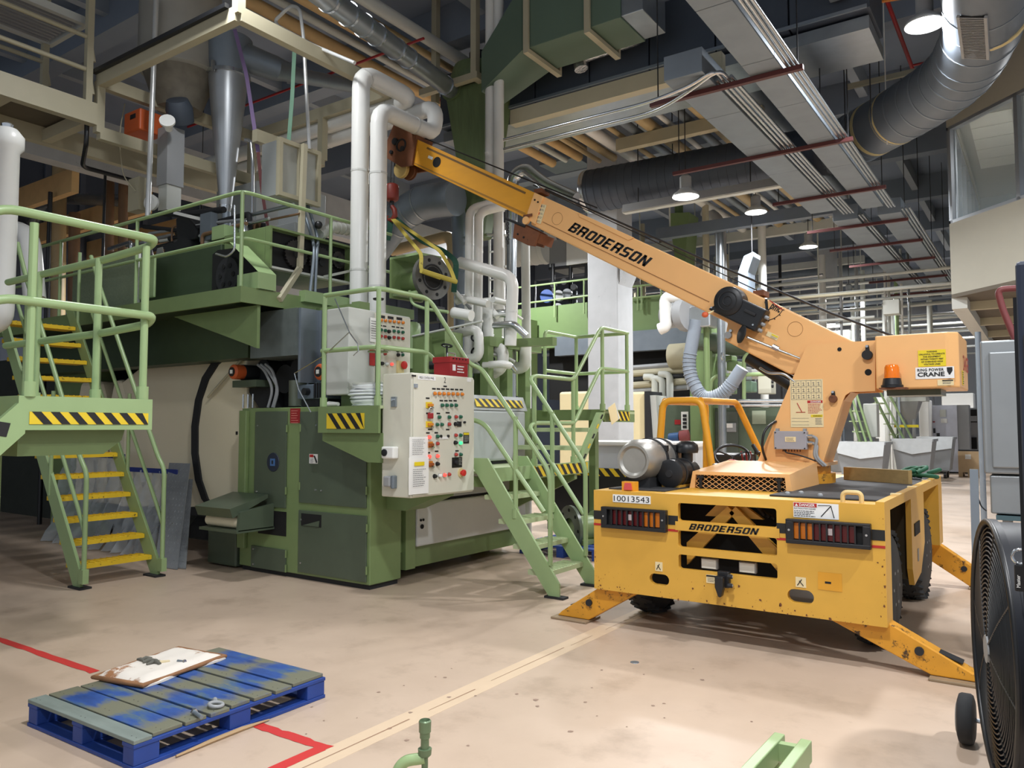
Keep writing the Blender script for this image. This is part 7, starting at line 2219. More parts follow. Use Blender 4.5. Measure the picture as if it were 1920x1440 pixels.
def part2(name, px0, py0, px1, py1, y, dep, m, bevel=0.0):
    return pbox(name, None, None, px0, py0, px1, py1, y, dep, m, parent=p2, bevel=bevel)


LG = mat('far_green', (116, 140, 92), .45, var=.06)
part2('top_beam', 915, 586, 1330, 632, Y2, .6, LG)
part2('galvanised_band', 1040, 632, 1330, 650, Y2-.1, .3, GALVD)
part2('dark_works', 1030, 650, 1330, 742, Y2+.3, 1, DARK)
part2('upright', 1292, 600, 1338, 905, 17.45, .8, LG)
part2('upright', 968, 600, 990, 742, Y2-.6, .5, GREEN)
for k in range(5):
    a, b = X(1182, 690+k*11, y=Y2-.2), X(1290, 682+k*11, y=Y2-.2)
    MB().cyl(a, b, .07+.03*(k % 2), n=12).build('roller', [GREYB, CREAM, BLKM, CREAM, GREYB][k], p2)
MB().cyl(X(1258, 668, y=Y2-.3), X(1290, 666, y=Y2-.3), .32, n=20).build('cream_roll', CREAM, p2)
for (a, b) in ((1228, 745), (1242, 748), (1256, 740)):
    MB().tube(fillet(xp(dict(y=Y2-.4), (a-20, b-38), (a, b-38), (a, b+30)), .2), .09, 10).build('grey_pipe', GREYP, p2, smooth=60)
# its cream hoods
for k, (x0, x1, lab) in enumerate(((1048, 1112, 'left of the column'), (1178, 1213, 'right of the column'))):
    a, b = X(x0, 735, y=Y2-1.2), X(x1, 905, y=Y2-1.2)
    o = one('far_drum_hood', 'far cream drum hood seen %s' % lab, 'machine hood', MB().box(a.x, b.x, Y2-1.2, Y2-.4, .02, a.z), mat('far_cream', (240, 226, 180), .5, var=.03), 'far cream hoods', smooth=0, bevel=.06)
    if k:
        MB().prism([(b.x+.0, .1), (b.x+.12, .1), (b.x+.2, a.z*.5), (b.x+.12, a.z), (b.x, a.z)], 'y', Y2-1.3, Y2-.5).build('rubber_seal', BLKM, o, smooth=0)
        MB().prism([(b.x+.12, .1), (b.x+.3, .1), (b.x+.36, a.z*.5), (b.x+.28, a.z-.1), (b.x+.12, a.z-.1)], 'y', Y2-1.25, Y2-.6).build('front_shell', GREYP, o, smooth=0)
# rails on top of the far press
def frail(label, pts, posts, y, top, m=GREENR, base=None):
    t = thing('far_rail', label, 'railing', X(pts[0][0], pts[0][1], y=y), 'rails of the far presses')
    for o_ in (0, top*.5):
        MB().tube([X(a, b+o_, y=y) for a, b in pts], .028, 8).build('rail', m, t)
    for (a, b) in posts:
        MB().cyl(X(a, b, y=y), X(a, b+top+2, y=y), .026, n=8).build('post', m, t)
    return t
frail('green rail on top of the far press left of the column', [(925, 545), (1130, 520)], [(940, 543), (980, 538), (1040, 531), (1095, 524)], Y2-.1, 62)
frail('green rail on top of the far press right of the column', [(1178, 538), (1245, 531)], [(1196, 536), (1203, 535), (1240, 532)], Y2-.1, 44)
# equipment on the far press top
fe = thing('far_equipment_rack', 'black rack with grey heater box and filter drums on the far press', 'equipment rack', X(1060, 580, y=Y2+.6))
a, b = X(1030, 452, y=Y2+.6), X(1075, 500, y=Y2+.6)
MB().box(a.x, b.x, Y2+.6, Y2+1.6, b.z, a.z).build('heater_box', GREYB, fe, smooth=0)
a, b = X(1062, 455, y=Y2+.5), X(1102, 492, y=Y2+.5)
MB().box(a.x, b.x, Y2+.5, Y2+.6, b.z, a.z).build('bright_panel', PAPER, fe, smooth=0)
for px in (1037, 1070, 1100):
    MB().cyl(X(px, 495, y=Y2+.6), X(px, 590, y=Y2+.6), .06, n=8).build('rack_leg', BLK, fe)
for py in (500, 525, 560):
    MB().cyl(X(1030, py+4, y=Y2+.6), X(1105, py-4, y=Y2+.6), .05, n=8).build('rack_bar', BLK, fe)
for (px, py, r, m) in ((1028, 557, .20, BLUE), (1050, 556, .16, GREYB), (1066, 552, .14, STEEL), (1060, 530, .10, BLKM), (1048, 580, .16, GREYB), (1085, 582, .2, GREEN), (1040, 535, .09, BLKM), (1078, 540, .09, BLKM), (1092, 562, .12, BLKM)):
    c0 = X(px, py, y=Y2+.5)
    MB().rev(c0, (.3, -1, 0), [(0, r*.7), (.05, r), (.2, r)], 16).build('filter_drum', m, fe, smooth=40)
c0 = X(985, 465, y=Y2+3)
run('far_white_tank', 'bright ribbed white duct behind the jib bracket', 'duct', [X(960, 470, y=Y2+2), X(1030, 462, y=Y2+2)], .55, PAPER, n=20, bands=4)
for px in (968, 1020):
    MB().cyl(X(px, 466, y=Y2+2), V((X(px, 466, y=Y2+2).x, Y2+2, 8.6)), .03, n=6).build('hanger', BLKM, bpy.data.objects['far_white_tank'])
# pump head with white pipe, grey hose
ph = thing('pump_head', 'grey pump head with white cranked pipe under the boom', 'pump', X(1280, 600, y=14.5))
MB().cyl(X(1252, 592, y=14.6), X(1285, 588, y=14.4), .26, n=18).cyl(X(1285, 588, y=14.4), X(1300, 587, y=14.3), .36, n=20).build('pump_body', GREYB, ph)
a, b = X(1290, 575, y=14.2), X(1332, 612, y=14.2)
MB().box(a.x, b.x, 14.2, 14.6, b.z, a.z).build('motor', STEEL, ph, smooth=0, bevel=.03)
MB().tube(fillet(xp(dict(y=14.2), (1300, 556), (1247, 556), (1249, 612), (1237, 617)), .15), .12, 12).build('white_pipe', WHT, ph, smooth=60)
MB().cyl((a.x+.25, 14.5, 0), (a.x+.25, 14.5, b.z+.1), .06, n=12).build('pedestal', GREEN, ph)
pth = fillet(xp(dict(y=14.25), (1306, 600), (1288, 695), (1318, 752), (1360, 738), (1392, 690)), .8, 8)
fh = MB().tube(pth, .125, 16).build('suction_hose', mat('hose_grey', (122, 130, 140), .5), ph, smooth=60)
fh['label'] = 'thick grey ribbed suction hose'
for i in range(1, len(pth)-1):
    d = (pth[i+1]-pth[i-1]).normalized()
    MB().ring(pth[i], d, .127, .012, 16, 5).build('rib', mat('hose_grey', (150, 158, 168)), fh)
# operator side of the far press: panels, platform, bins
YP = 17.6
op = thing('far_press_cabinet', 'olive panelled cabinet of the far press behind the operator guard', 'machine cabinet', X(1400, 870, y=YP))
def partc(name, px0, py0, px1, py1, y, dep, m, bevel=0.0):
    return pbox(name, None, None, px0, py0, px1, py1, y, dep, m, parent=op, bevel=bevel)
partc('panel', 1232, 760, 1300, 905, YP+.3, .3, GREEND)
partc('panel', 1330, 765, 1500, 905, YP, .5, GREEND)
partc('inner_door', 1340, 772, 1385, 880, YP-.03, .03, mat('panel_slate', (84, 92, 84), .4))
partc('window', 1356, 793, 1380, 810, YP-.06, .03, GREYB, .01)
partc('sheet', 1358, 794, 1374, 802, YP-.08, .01, PAPER)
partc('paper', 1410, 770, 1436, 795, YP-.03, .02, mat('far_note', (150, 160, 140), .6))
nt_ = partc('notice', 1277, 772, 1291, 806, YP+.27, .02, PAPER)
for k in range(4):
    partc('photo', 1280, 777+k*7, 1287, 782+k*7, YP+.25, .01, INK)
partc('red_plate', 1265, 787, 1276, 796, YP+.28, .01, RED)
MB().cyl(X(1256, 822, y=16.8), X(1275, 820, y=16.8), .12, n=16).build('blue_motor', mat('motor_blue', (44, 76, 118), .4), op)
MB().rev(X(1275, 820, y=16.8), (1, .2, .1), [(0, .15), (.2, .16), (.22, .1)], 16).build('red_volute', mat('dull_red', (112, 52, 52), .5), op)
partc('shelf', 1240, 832, 1300, 840, YP-.3, .6, BLKM)
for k, (px, py) in enumerate(((1385, 752), (1385, 760))):
    MB().cyl(X(px, py, y=YP-.6), X(1480, py, y=YP-.6), .045-.01*k, n=10).build('bright_rail', STEEL, op)
for (pts) in (((1395, 755), (1395, 668), (1410, 660), (1500, 668)), ((1330, 750), (1334, 712), (1345, 704), (1480, 700))):
    MB().tube(fillet(xp(dict(y=YP-.5), *pts), .15), .045, 8).build('pipe_rail', GREENR, op, smooth=60)
for q in ((1330, 688, 1352, 718, LG), (1362, 678, 1384, 694, LG), (1350, 722, 1372, 738, LG), (1392, 715, 1410, 735, mat('bin_green', (120, 150, 128), .5)), (1420, 685, 1446, 738, CTL), (1378, 688, 1400, 712, GREYB), (1336, 668, 1372, 676, LG)):
    partc('fixture', q[0], q[1], q[2], q[3], YP+.2, .4, q[4], .02)
for k in range(4):
    MB().cyl(X(1447, 700+k*8, y=YP+.15), X(1450, 700+k*8, y=YP+.15), .04, n=8).build('knob', BLK, op)
MB().cyl(X(1300, 640, y=YP), X(1420, 650, y=YP), .25, n=14).build('far_roller', GREEND, op)
MB().tube(xp(dict(y=YP-.8), (1355, 600), (1355, 680)), .012, 6).ring(X(1355, 668, y=YP-.8), (1, 0, 0), .08, .02, 12, 6).build('crane_hook_rope', STEEL, op)
# far vertical pipes and posts
for k, (px, py0, py1, y, r, m) in enumerate(((1432, 400, 640, 20, .10, WHT), (1544, 478, 640, 24, .10, WHT), (1352, 430, 620, 17, .09, GALV), (1325, 385, 560, 18, .08, CREAM), (1205, 420, 520, 22, .08, CREAM), (1390, 500, 640, 26, .06, BLKM), (1465, 470, 640, 26, .05, BLKM), (1660, 560, 640, 28, .08, GREYP), (1675, 560, 640, 28, .08, GREYP), (1240, 395, 520, 24, .06, BLK), (1600, 540, 640, 28, .06, GREYP))):
    a, b = X(px, py0, y=y), X(px, py1, y=y)
    run('far_post', 'slim vertical pipe in the far hall above the boom, %s from the left' % ['eighth', 'ninth', 'fourth', 'third', 'first', 'fifth', 'seventh', 'eleventh', 'twelfth', 'second', 'tenth'][k], 'pipe', [(b.x, y, 0), (b.x, y, max(a.z, 6))], r, m, n=10, group='far vertical pipes')
fg = one('far_green_hopper', 'far green tapering hopper above the boom', 'hopper', MB().prism([hh_ for hh_ in [(X(1254, 400, y=20).x, X(1254, 400, y=20).z), (X(1292, 398, y=20).x, X(1292, 398, y=20).z), (X(1284, 490, y=20).x, X(1284, 490, y=20).z), (X(1266, 490, y=20).x, X(1266, 490, y=20).z)]], 'y', 20, 20.7), GREEN, smooth=0)
MB().cyl((X(1273, 400, y=20.3).x, 20.3, X(1273, 400, y=20.3).z-.2), (X(1273, 400, y=20.3).x, 20.3, 8.6), .12, n=12).build('feed_tube', GREEN, fg)
run('far_duct_elbow', 'grey round duct elbow dropping beyond the boom', 'duct', xp(dict(y=18.5), (1320, 395), (1350, 412), (1353, 520))+[(X(1353, 520, y=18.5).x, 18.5, 0)], .14, GREYB, rad=.5)
run('far_cross_duct', 'long silver duct crossing the far hall', 'duct', [X(1470, 520, y=31), X(1700, 495, y=31)], .42, GALVD, n=18, bands=10)
for k, (py, y, lab) in enumerate(((405, 16.6, 'nearest'), (432, 21, 'second'), (470, 25, 'third'), (505, 30, 'farthest'))):
    a, b = X(1180 if k else 1230, py+14, y=y), X(1620, py-14, y=y)
    one('far_crossbeam', 'pale steel cross beam over the far hall, %s' % lab, 'beam', MB().box(a.x, b.x, y, y+.2, b.z, b.z+.25), GREYP if k % 2 else DUCT, 'far cross beams', smooth=0)
    for x in (a.x+.3, b.x-.3):
        MB().cyl((x, y+.1, b.z+.25), (x, y+.1, 8.6), .02, n=6).build('hanger', GREYP, bpy.data.objects[[o_.name for o_ in C.objects if o_.name.startswith('far_crossbeam')][-1]])
for k in range(7):
    y = 22+k*3
    t = thing('far_pipe_rack', 'grey pipe rack rung over the far aisle, %s from the front' % nms[k], 'rack', (-5, y, 5.2), 'far pipe racks')
    for z in (5.2-.05*k, 5.6):
        MB().tube([(-9, y, z), (-1.3, y, z)], .05, 8).build('rung', GREYP, t, smooth=60)
    for x in (-8.5, -5, -1.5):
        MB().cyl((x, y, 5.2-.05*k), (x, y, 8.6), .02, n=6).build('hanger', GREYP, t)
# lilac duct chute above the boom
ch_ = one('blue_grey_chute', 'pale blue-grey sheet chute seen above the boom', 'chute', MB().prism([(X(a, b, y=16).x, X(a, b, y=16).z) for a, b in ((1384, 560), (1384, 510), (1395, 480), (1412, 472), (1412, 480), (1402, 510), (1402, 560))], 'y', 16, 16.5), mat('chute_blue', (168, 186, 206), .4, .3), smooth=0)
MB().cyl((X(1410, 474, y=16.2).x, 16.2, X(1410, 474, y=16.2).z), (X(1410, 474, y=16.2).x, 16.2, 8.6), .010, n=6).build('hanger_rod', BLKM, ch_)
# --- under the counterweight: far stairs, carts, cabinets
YF = 27.0
def fpt(px, py, y=YF):
    return X(px, py, y=y)
for k, (x0, x1, ytop, ybot, yy, lab) in enumerate(((1592, 1640, 760, 875, 22, 'nearer'), (1640, 1720, 745, 875, 25, 'farther'))):
    t = thing('far_stair', 'far green stair under the counterweight, %s of two' % lab, 'stairs', fpt(x1, ybot, yy), 'far stairs')
    for o_ in (0, .9):
        a, b = X(x0, ytop, y=yy+o_), X(x1, ybot+4, y=yy+o_)
        MB().bar(a, (b.x, yy+o_, .02), .05, .22, up=(0, 1, 0)).build('stringer', GREEN, t, smooth=0)
        for h in (.5, 1.0):
            MB().tube([(a.x, yy+o_, a.z+h), (b.x, yy+o_, h), (b.x+.1, yy+o_, .0)], .03, 8).build('handrail', GREENR, t)
    a, b = X(x0, ytop, y=yy), X(x1, ybot+4, y=yy)
    for i in range(8):
        f_ = (i+.5)/8
        MB().box(a.x+(b.x-a.x)*f_-.12, a.x+(b.x-a.x)*f_+.12, yy, yy+.9, a.z*(1-f_)-.03, a.z*(1-f_)).build('tread', TRDG, t, smooth=0)
CART = mat('cart_grey', (150, 154, 158), .5, var=.06)
BAGM = mat('cart_liner', (214, 220, 224), .2, var=.1, bump=.4, scale=8)
def cart(px0, px1, py0, label, y):
    a, b = X(px0, py0, y=y), X(px1, py0, y=y)
    zt = a.z
    t = thing('bulk_cart', label, 'cart', ((a.x+b.x)/2, y+.5, 0), 'grey bulk carts')
    mb = MB()
    s_ = .12
    mb.add([(a.x+s_, y+.1, .25), (b.x-s_, y+.1, .25), (b.x-s_, y+1.0, .25), (a.x+s_, y+1.0, .25), (a.x, y, zt), (b.x, y, zt), (b.x, y+1.1, zt), (a.x, y+1.1, zt)], [(0, 3, 2, 1), (0, 1, 5, 4), (1, 2, 6, 5), (2, 3, 7, 6), (3, 0, 4, 7)])
    mb.build('tub', CART, t, smooth=0)
    MB().box(a.x-.03, b.x+.03, y-.03, y+1.13, zt-.02, zt+.05).build('rim', CART, t, smooth=0)
    MB().add([(a.x-.01, y-.04, zt+.06), (b.x+.01, y-.04, zt+.06), (b.x-.03, y-.035, zt-.30), (a.x+(b.x-a.x)*.5, y-.035, zt-.38), (a.x+.03, y-.035, zt-.24)], [(0, 1, 2, 3, 4)]).build('plastic_liner', BAGM, t, smooth=0)
    for (x, yy) in ((a.x+.25, y+.25), (b.x-.25, y+.25), (a.x+.25, y+.9), (b.x-.25, y+.9)):
        MB().cyl((x-.04, yy, .11), (x+.04, yy, .11), .11, n=14).build('castor', BLK, t)
        MB().box(x-.06, x+.06, yy-.06, yy+.06, .2, .26).build('castor_fork', GREYB, t, smooth=0)
cart(1568, 1658, 832, 'grey bulk cart with plastic liner nearest the turret', 21.5)
cart(1672, 1748, 826, 'grey bulk cart with plastic liner in the middle below the counterweight', 24.5)
cart(1716, 1786, 822, 'grey bulk cart on black castors right of the other carts', 27.5)
fc_ = thing('far_electric_cabinet', 'pale blue-grey electrical cabinet at the far end of the aisle', 'cabinet', X(1775, 860, y=31))
a, b = X(1746, 760, y=31), X(1798, 890, y=31)
MB().box(a.x, b.x, 31, 31.8, .05, a.z).build('body', mat('cabinet_lilac', (204, 208, 222), .4), fc_, smooth=0)
MB().box(b.x, b.x+.35, 31.05, 31.8, .05, a.z).build('side_column', GREYB, fc_, smooth=0)
MB().box(a.x, b.x+.3, 31.02, 31.78, 0, .05).build('plinth', BLKM, fc_, smooth=0)
for (q0, q1, q2, q3, m) in ((1762, 768, 1774, 782, GREYP), (1764, 785, 1776, 793, PAPER), (1750, 803, 1754, 812, BLK), (1756, 812, 1762, 818, BLK), (1749, 790, 1753, 792, RED)):
    a_, b_ = X(q0, q1, y=30.98), X(q2, q3, y=30.98)
    MB().box(a_.x, b_.x, 30.96, 31.0, b_.z, a_.z).build('fitting', m, fc_, smooth=0)
fm_ = thing('far_window_machine', 'grey machine with dark windows beside the far cabinet', 'machine', X(1818, 850, y=32))
a, b = X(1800, 765, y=32), X(1834, 890, y=32)
MB().box(a.x, b.x+.8, 32, 33.2, 0, a.z).build('body', GREYB, fm_, smooth=0)
for (q0, q1, q2, q3, m) in ((1806, 768, 1832, 792, DARK), (1806, 820, 1832, 842, DARK), (1808, 800, 1818, 812, BLKM), (1816, 780, 1832, 790, GREYB)):
    a_, b_ = X(q0, q1, y=31.95), X(q2, q3, y=31.95)
    MB().box(a_.x, b_.x, 31.92, 32.0, b_.z, a_.z).build('window', m, fm_, smooth=0)
cr = thing('wooden_crate', 'low wooden crate on a pallet in the far aisle', 'crate', X(1815, 882, y=29))
a, b = X(1796, 846, y=29), X(1840, 870, y=29)
MB().box(a.x, b.x, 29, 29.8, .14, a.z).build('box', mat('crate_wood', (196, 168, 130), .7, var=.12), cr, smooth=0)
for (x0, x1) in ((a.x, a.x+.12), ((a.x+b.x)/2-.06, (a.x+b.x)/2+.06), (b.x-.12, b.x)):
    MB().box(x0, x1, 29, 29.8, 0, .14).build('bearer', mat('crate_wood', (196, 168, 130)), cr, smooth=0)
MB().box(a.x+.2, a.x+.36, 28.985, 29, a.z-.25, a.z-.1).build('label', PAPER, cr, smooth=0)
MB().box(a.x, b.x, 29.1, 29.7, a.z+.002, a.z+.05).build('dark_tray', BLK, cr, smooth=0)
hpF = thing('far_feed_hopper', 'grey sheet feed hopper over yellow rail in the far hall', 'hopper', X(1690, 780, y=26))
a, b = X(1676, 742, y=26), X(1722, 752, y=26)
MB().add([(a.x, 26, b.z), (b.x, 26, b.z), (b.x-.2, 26.6, b.z-.7), (a.x+.3, 26.6, b.z-.7), (a.x, 26.9, b.z), (b.x, 26.9, b.z)], [(0, 1, 2, 3), (0, 3, 4), (1, 5, 2), (3, 2, 5, 4)]).build('tray', GREYB, hpF, smooth=0)
MB().box(a.x-.2, b.x+.2, 26, 26.9, b.z, b.z+.12).build('rim', GREYP, hpF, smooth=0)
MB().bar((a.x, 25.9, b.z-.75), (b.x, 25.9, b.z-.75), .05, .08).build('yellow_rail', LBLY, hpF, smooth=0)
for x in (a.x+.2, b.x-.2):
    MB().cyl((x, 26.5, 0), (x, 26.5, b.z-.5), .05, n=8).build('leg', GREYB, hpF)
fcb = pbox('far_control_box', 'grey control box beside the nearer far stair', 'control box', 1618, 757, 1645, 820, 23, .4, GREYP, None, .02)
MB().cyl((fcb.data.vertices[0].co.x+.3, 23.2, 0), (fcb.data.vertices[0].co.x+.3, 23.2, 1.3), .05, n=8).build('stand', GREYB, fcb)
for k in range(3):
    pbox('white_machine_block', 'white machine casing in the far hall, %s' % ['left of the feed hopper', 'right of the feed hopper', 'behind the electrical cabinet'][k], 'machine', (1640, 1722, 1765)[k], (745, 750, 738)[k], (1675, 1745, 1830)[k], (900, 900, 900)[k], (29, 30, 36)[k], 1.0, PAPER, 'white far casings', .02)
run('far_steel_post', 'galvanised post right of the counterweight', 'post', [(X(1836, 700, y=15).x, 15, 0), (X(1836, 700, y=15).x, 15, 3.2)], .045, GALVD)

# crowded service rack far behind the boom
fsr = thing('far_service_rack', 'crowded rack of thin pipes, rails and trunking in the far hall above the boom', 'pipe rack', (-9, 24, 0))
rz = random.Random(77)
FM = [GREYP, WHT, GREYB, GALV, CREAM, GREENR, STEEL, DUCT]
for k in range(34):
    y = 21.5+6*rz.random()
    z = 3.0+3.4*rz.random()
    x0 = -15+8*rz.random()
    L = 1.5+5*rz.random()
    MB().tube([(x0, y, z), (min(x0+L, -1.6), y, z)], .03+.06*rz.random()**2, 8).build('rack_pipe', rz.choice(FM), fsr, smooth=60)
for k in range(26):
    y = 21.5+6*rz.random()
    x = -15+13*rz.random()
    MB().tube([(x, y, 0 if k < 8 else 2.5+rz.random()), (x, y, 6.6)], .03+.05*rz.random()**2, 8).build('rack_post', rz.choice(FM), fsr, smooth=60)
for k in range(14):
    y = 22+5*rz.random()
    x = -14+11*rz.random()
    z = 3.2+3*rz.random()
    MB().box(x, x+.3+.7*rz.random(), y, y+.4, z, z+.2+.5*rz.random()).build('rack_box', rz.choice((GREYB, GREYP, DUCT, GALVD, CREAM)), fsr, smooth=0, bevel=.01)
# ================================================================ FOREGROUND
# --- blue pallet, boards one by one, worn
def wood_blue():
    m = bpy.data.materials.new('pallet_blue')
    m.use_nodes = True
    nt = m.node_tree
    b = nt.nodes['Principled BSDF']
    tc = nt.nodes.new('ShaderNodeTexCoord')
    mp = nt.nodes.new('ShaderNodeMapping')
    mp.inputs['Scale'].default_value = (1.0, 3.0, 3.0)
    nt.links.new(tc.outputs['Object'], mp.inputs[0])
    n = nt.nodes.new('ShaderNodeTexNoise')
    n.inputs['Scale'].default_value = 2.6
    n.inputs['Detail'].default_value = 9
    n.inputs['Roughness'].default_value = .65
    nt.links.new(mp.outputs[0], n.inputs['Vector'])
    r = nt.nodes.new('ShaderNodeValToRGB')
    e = r.color_ramp.elements
    e[0].position = .36
    e[0].color = lin((112, 116, 104))
    e[1].position = .52
    e[1].color = lin((42, 78, 146))
    x = e.new(.44)
    x.color = lin((70, 96, 122))
    x = e.new(.7)
    x.color = lin((34, 60, 116))
    nt.links.new(n.outputs['Fac'], r.inputs[0])
    # grey wear over the three bearers, where loads have rubbed the paint off
    sx_ = nt.nodes.new('ShaderNodeSeparateXYZ')
    nt.links.new(tc.outputs['Object'], sx_.inputs[0])
    acc = None
    for cx in (.05, .51, .97):
        d1 = nt.nodes.new('ShaderNodeMath')
        d1.operation = 'SUBTRACT'
        nt.links.new(sx_.outputs[0], d1.inputs[0])
        d1.inputs[1].default_value = cx
        d2 = nt.nodes.new('ShaderNodeMath')
        d2.operation = 'ABSOLUTE'
        nt.links.new(d1.outputs[0], d2.inputs[0])
        if acc is None:
            acc = d2
        else:
            mn = nt.nodes.new('ShaderNodeMath')
            mn.operation = 'MINIMUM'
            nt.links.new(acc.outputs[0], mn.inputs[0])
            nt.links.new(d2.outputs[0], mn.inputs[1])
            acc = mn
    ad = nt.nodes.new('ShaderNodeMath')
    ad.operation = 'MULTIPLY_ADD'
    nt.links.new(n.outputs['Fac'], ad.inputs[0])
    ad.inputs[1].default_value = .42
    nt.links.new(acc.outputs[0], ad.inputs[2])
    r2 = nt.nodes.new('ShaderNodeValToRGB')
    r2.color_ramp.elements[0].position = .26
    r2.color_ramp.elements[0].color = (1, 1, 1, 1)
    r2.color_ramp.elements[1].position = .36
    r2.color_ramp.elements[1].color = (0, 0, 0, 1)
    nt.links.new(ad.outputs[0], r2.inputs[0])
    m3 = nt.nodes.new('ShaderNodeMix')
    m3.data_type = 'RGBA'
    nt.links.new(r2.outputs[0], m3.inputs[0])
    nt.links.new(r.outputs[0], m3.inputs[6])
    m3.inputs[7].default_value = lin((112, 112, 94))
    nt.links.new(m3.outputs[2], b.inputs['Base Color'])
    b.inputs['Roughness'].default_value = .6
    return m


PB = wood_blue()
PBS = mat('pallet_blue_solid', (30, 62, 136), .55, var=.25, scale=10, wear=(90, 104, 112), wear_amt=.02)
PG = mat('pallet_grey', (120, 130, 124), .7, var=.25, scale=5, stretch=(1, 5, 1), wear=(70, 86, 96), wear_amt=.04)
pal = thing('wooden_pallet', 'blue painted wooden pallet with worn deck boards in the foreground', 'pallet', (0, 0, 0))
PL, PW, PHh = 1.20, 1.02, .142
# local frame: long side along +y
def pboard(name, x0, x1, y0, y1, z0, z1, m, bev=.003):
    return MB().box(x0, x1, y0, y1, z0, z1).build(name, m, pal, smooth=0, bevel=bev)
ys = [0.0, .105, .275, .415, .55, .69, .83, .965]
wd = [.10, .165, .125, .12, .125, .125, .12, .235]
for i, (y, w_) in enumerate(zip(ys, wd)):
    pboard('deck_board', 0+.006*(i % 3), PW-.008*((i*2) % 3), y, y+w_-.006, .122, .142, PG if i in (0,) else PB)
for x in (0, PW/2-.05, PW-.10):
    pboard('stringer_board', x, x+.10, 0, PL, .102, .122, PBS)
for x in (0, PW/2-.05, PW-.10):
    for y in (0, PL/2-.07, PL-.14):
        pboard('block', x+.004, x+.096, y+.004, y+.136, .02, .102, PBS, .004)
for x in (0, PW/2-.05, PW-.10):
    pboard('bottom_board', x, x+.10, 0, PL, 0, .02, PBS)
for y in (0, PL-.10):
    pboard('bottom_board', .10, PW-.10, y, y+.10, 0.001, .021, PBS)
nm = MB()
for y, w_ in zip(ys, wd):
    for x in (.03, .07, PW/2-.02, PW/2+.02, PW-.07, PW-.03):
        nm.rev((x, y+w_*.3, .142), (0, 0, 1), [(0, .004), (.0008, .003)], 6)
o = nm.build('nail_heads', BLKM, pal)
o['kind'] = 'stuff'
pal.location = X(50, 1356, z=0)
pf = X(236, 1441, z=0)
pl0 = X(50, 1356, z=0)
f0 = X(52, 1311, z=.142)
f1 = X(261, 1394, z=.142)
f2 = X(612, 1261, z=.142)
ang = math.atan2((f1-f0).y, (f1-f0).x)
pal.location = (f0.x, f0.y, 0)
pal.rotation_euler = (0, 0, ang)
PM = Matrix.Translation((f0.x, f0.y, 0)) @ Matrix.Rotation(ang, 4, 'Z')


def pw(x, y, z):
    return PM @ V((x, y, z))


# quilted pad on the pallet
qd = X(174, 1274, z=.15)
rdq = random.Random(12)
mb = MB()
q0, q1, q2, q3 = X(176, 1272, z=.15), X(268, 1288, z=.15), X(420, 1233, z=.15), X(335, 1217, z=.15)
nx_, ny_ = 22, 14
for k in (0, 1):
    for j in range(ny_+1):
        for i in range(nx_+1):
            s_, t_ = i/nx_, j/ny_
            p = (q0.lerp(q3, s_)).lerp(q1.lerp(q2, s_), t_)
            ed = min(s_, 1-s_, t_, 1-t_)
            h = .012+min(1, ed*7)**.5*.028
            quilt = .007*abs(math.sin(s_*9.4))*abs(math.sin(t_*9.4))
            edge = (.012*math.sin(s_*9)+.008*math.sin(t_*7)) if ed < .02 else 0
            mb.v.append((p.x+edge, p.y+edge*.6, .1435+(h+quilt+rdq.uniform(-.002, .003) if k else 0)))
n1 = (nx_+1)*(ny_+1)
for j in range(ny_):
    for i in range(nx_):
        a = j*(nx_+1)+i
        mb.f.append((a, a+nx_+1, a+nx_+2, a+1))
        mb.f.append((n1+a, n1+a+1, n1+a+nx_+2, n1+a+nx_+1))
for i in range(nx_):
    mb.f.append((i, i+1, n1+i+1, n1+i))
    b_ = ny_*(nx_+1)+i
    mb.f.append((b_+1, b_, n1+b_, n1+b_+1))
for j in range(ny_):
    a = j*(nx_+1)
    mb.f.append((a+nx_+1, a, n1+a, n1+a+nx_+1))
    b_ = a+nx_
    mb.f.append((b_, b_+nx_+1, n1+b_+nx_+1, n1+b_))
qm = mat('quilt_white', (222, 214, 204), .85, var=.06, scale=3, wear=(150, 104, 68), wear_amt=.16, wear_scale=3.2)
qp = tag(mb.build('quilted_pad', qm, smooth=50), 'stained white quilted pad lying on the blue pallet', 'pad')
MB().tube([p_+V((0, 0, .008)) for p_ in (q0, q0.lerp(q1, .5), q1, q1.lerp(q2, .33), q1.lerp(q2, .66), q2, q2.lerp(q3, .5), q3, q3.lerp(q0, .5))], [.013, .016, .014, .011, .014, .015, .011, .012, .014], 8, True).build('stained_hem', mat('hem_brown', (138, 98, 66), .9, var=.4, scale=12), qp, smooth=60)


def onpad(px, py):
    p = X(px, py, z=.19)
    return p
gv = thing('work_gloves', 'crumpled grey work glove on the quilted pad', 'glove', onpad(280, 1240))
for (a, b, r) in (((262, 1238), (285, 1234), .012), ((268, 1242), (292, 1238), .014), ((275, 1246), (300, 1240), .012), ((283, 1240), (300, 1245), .016), ((258, 1236), (270, 1240), .010)):
    p, q = onpad(*a), onpad(*b)
    MB().tube([p, p.lerp(q, .5)+V((0, 0, .008)), q], [r*.7, r, r*.6], 8).build('finger', mat('glove_grey', (96, 94, 86), .8, var=.3, scale=30), gv, smooth=60)
MB().tube([onpad(296, 1243), onpad(318, 1239)], [.014, .006], 8).build('cuff', mat('glove_cream', (206, 190, 154), .8), gv, smooth=60)
def bolt(label, a, b, r, parent=None):
    p, q = a, b
    d = (q-p).normalized()
    t = thing('steel_bolt', label, 'bolt', p, 'loose bolts on the pallet')
    MB().cyl(p, p+d*r*1.4, r*1.7, n=6).build('head', STEEL, t)
    MB().cyl(p+d*r*1.4, q, r, n=10).build('shank', GALVD, t)
    return t
bolt('small steel bolt lying on the quilted pad', onpad(347, 1241), onpad(333, 1239), .008)
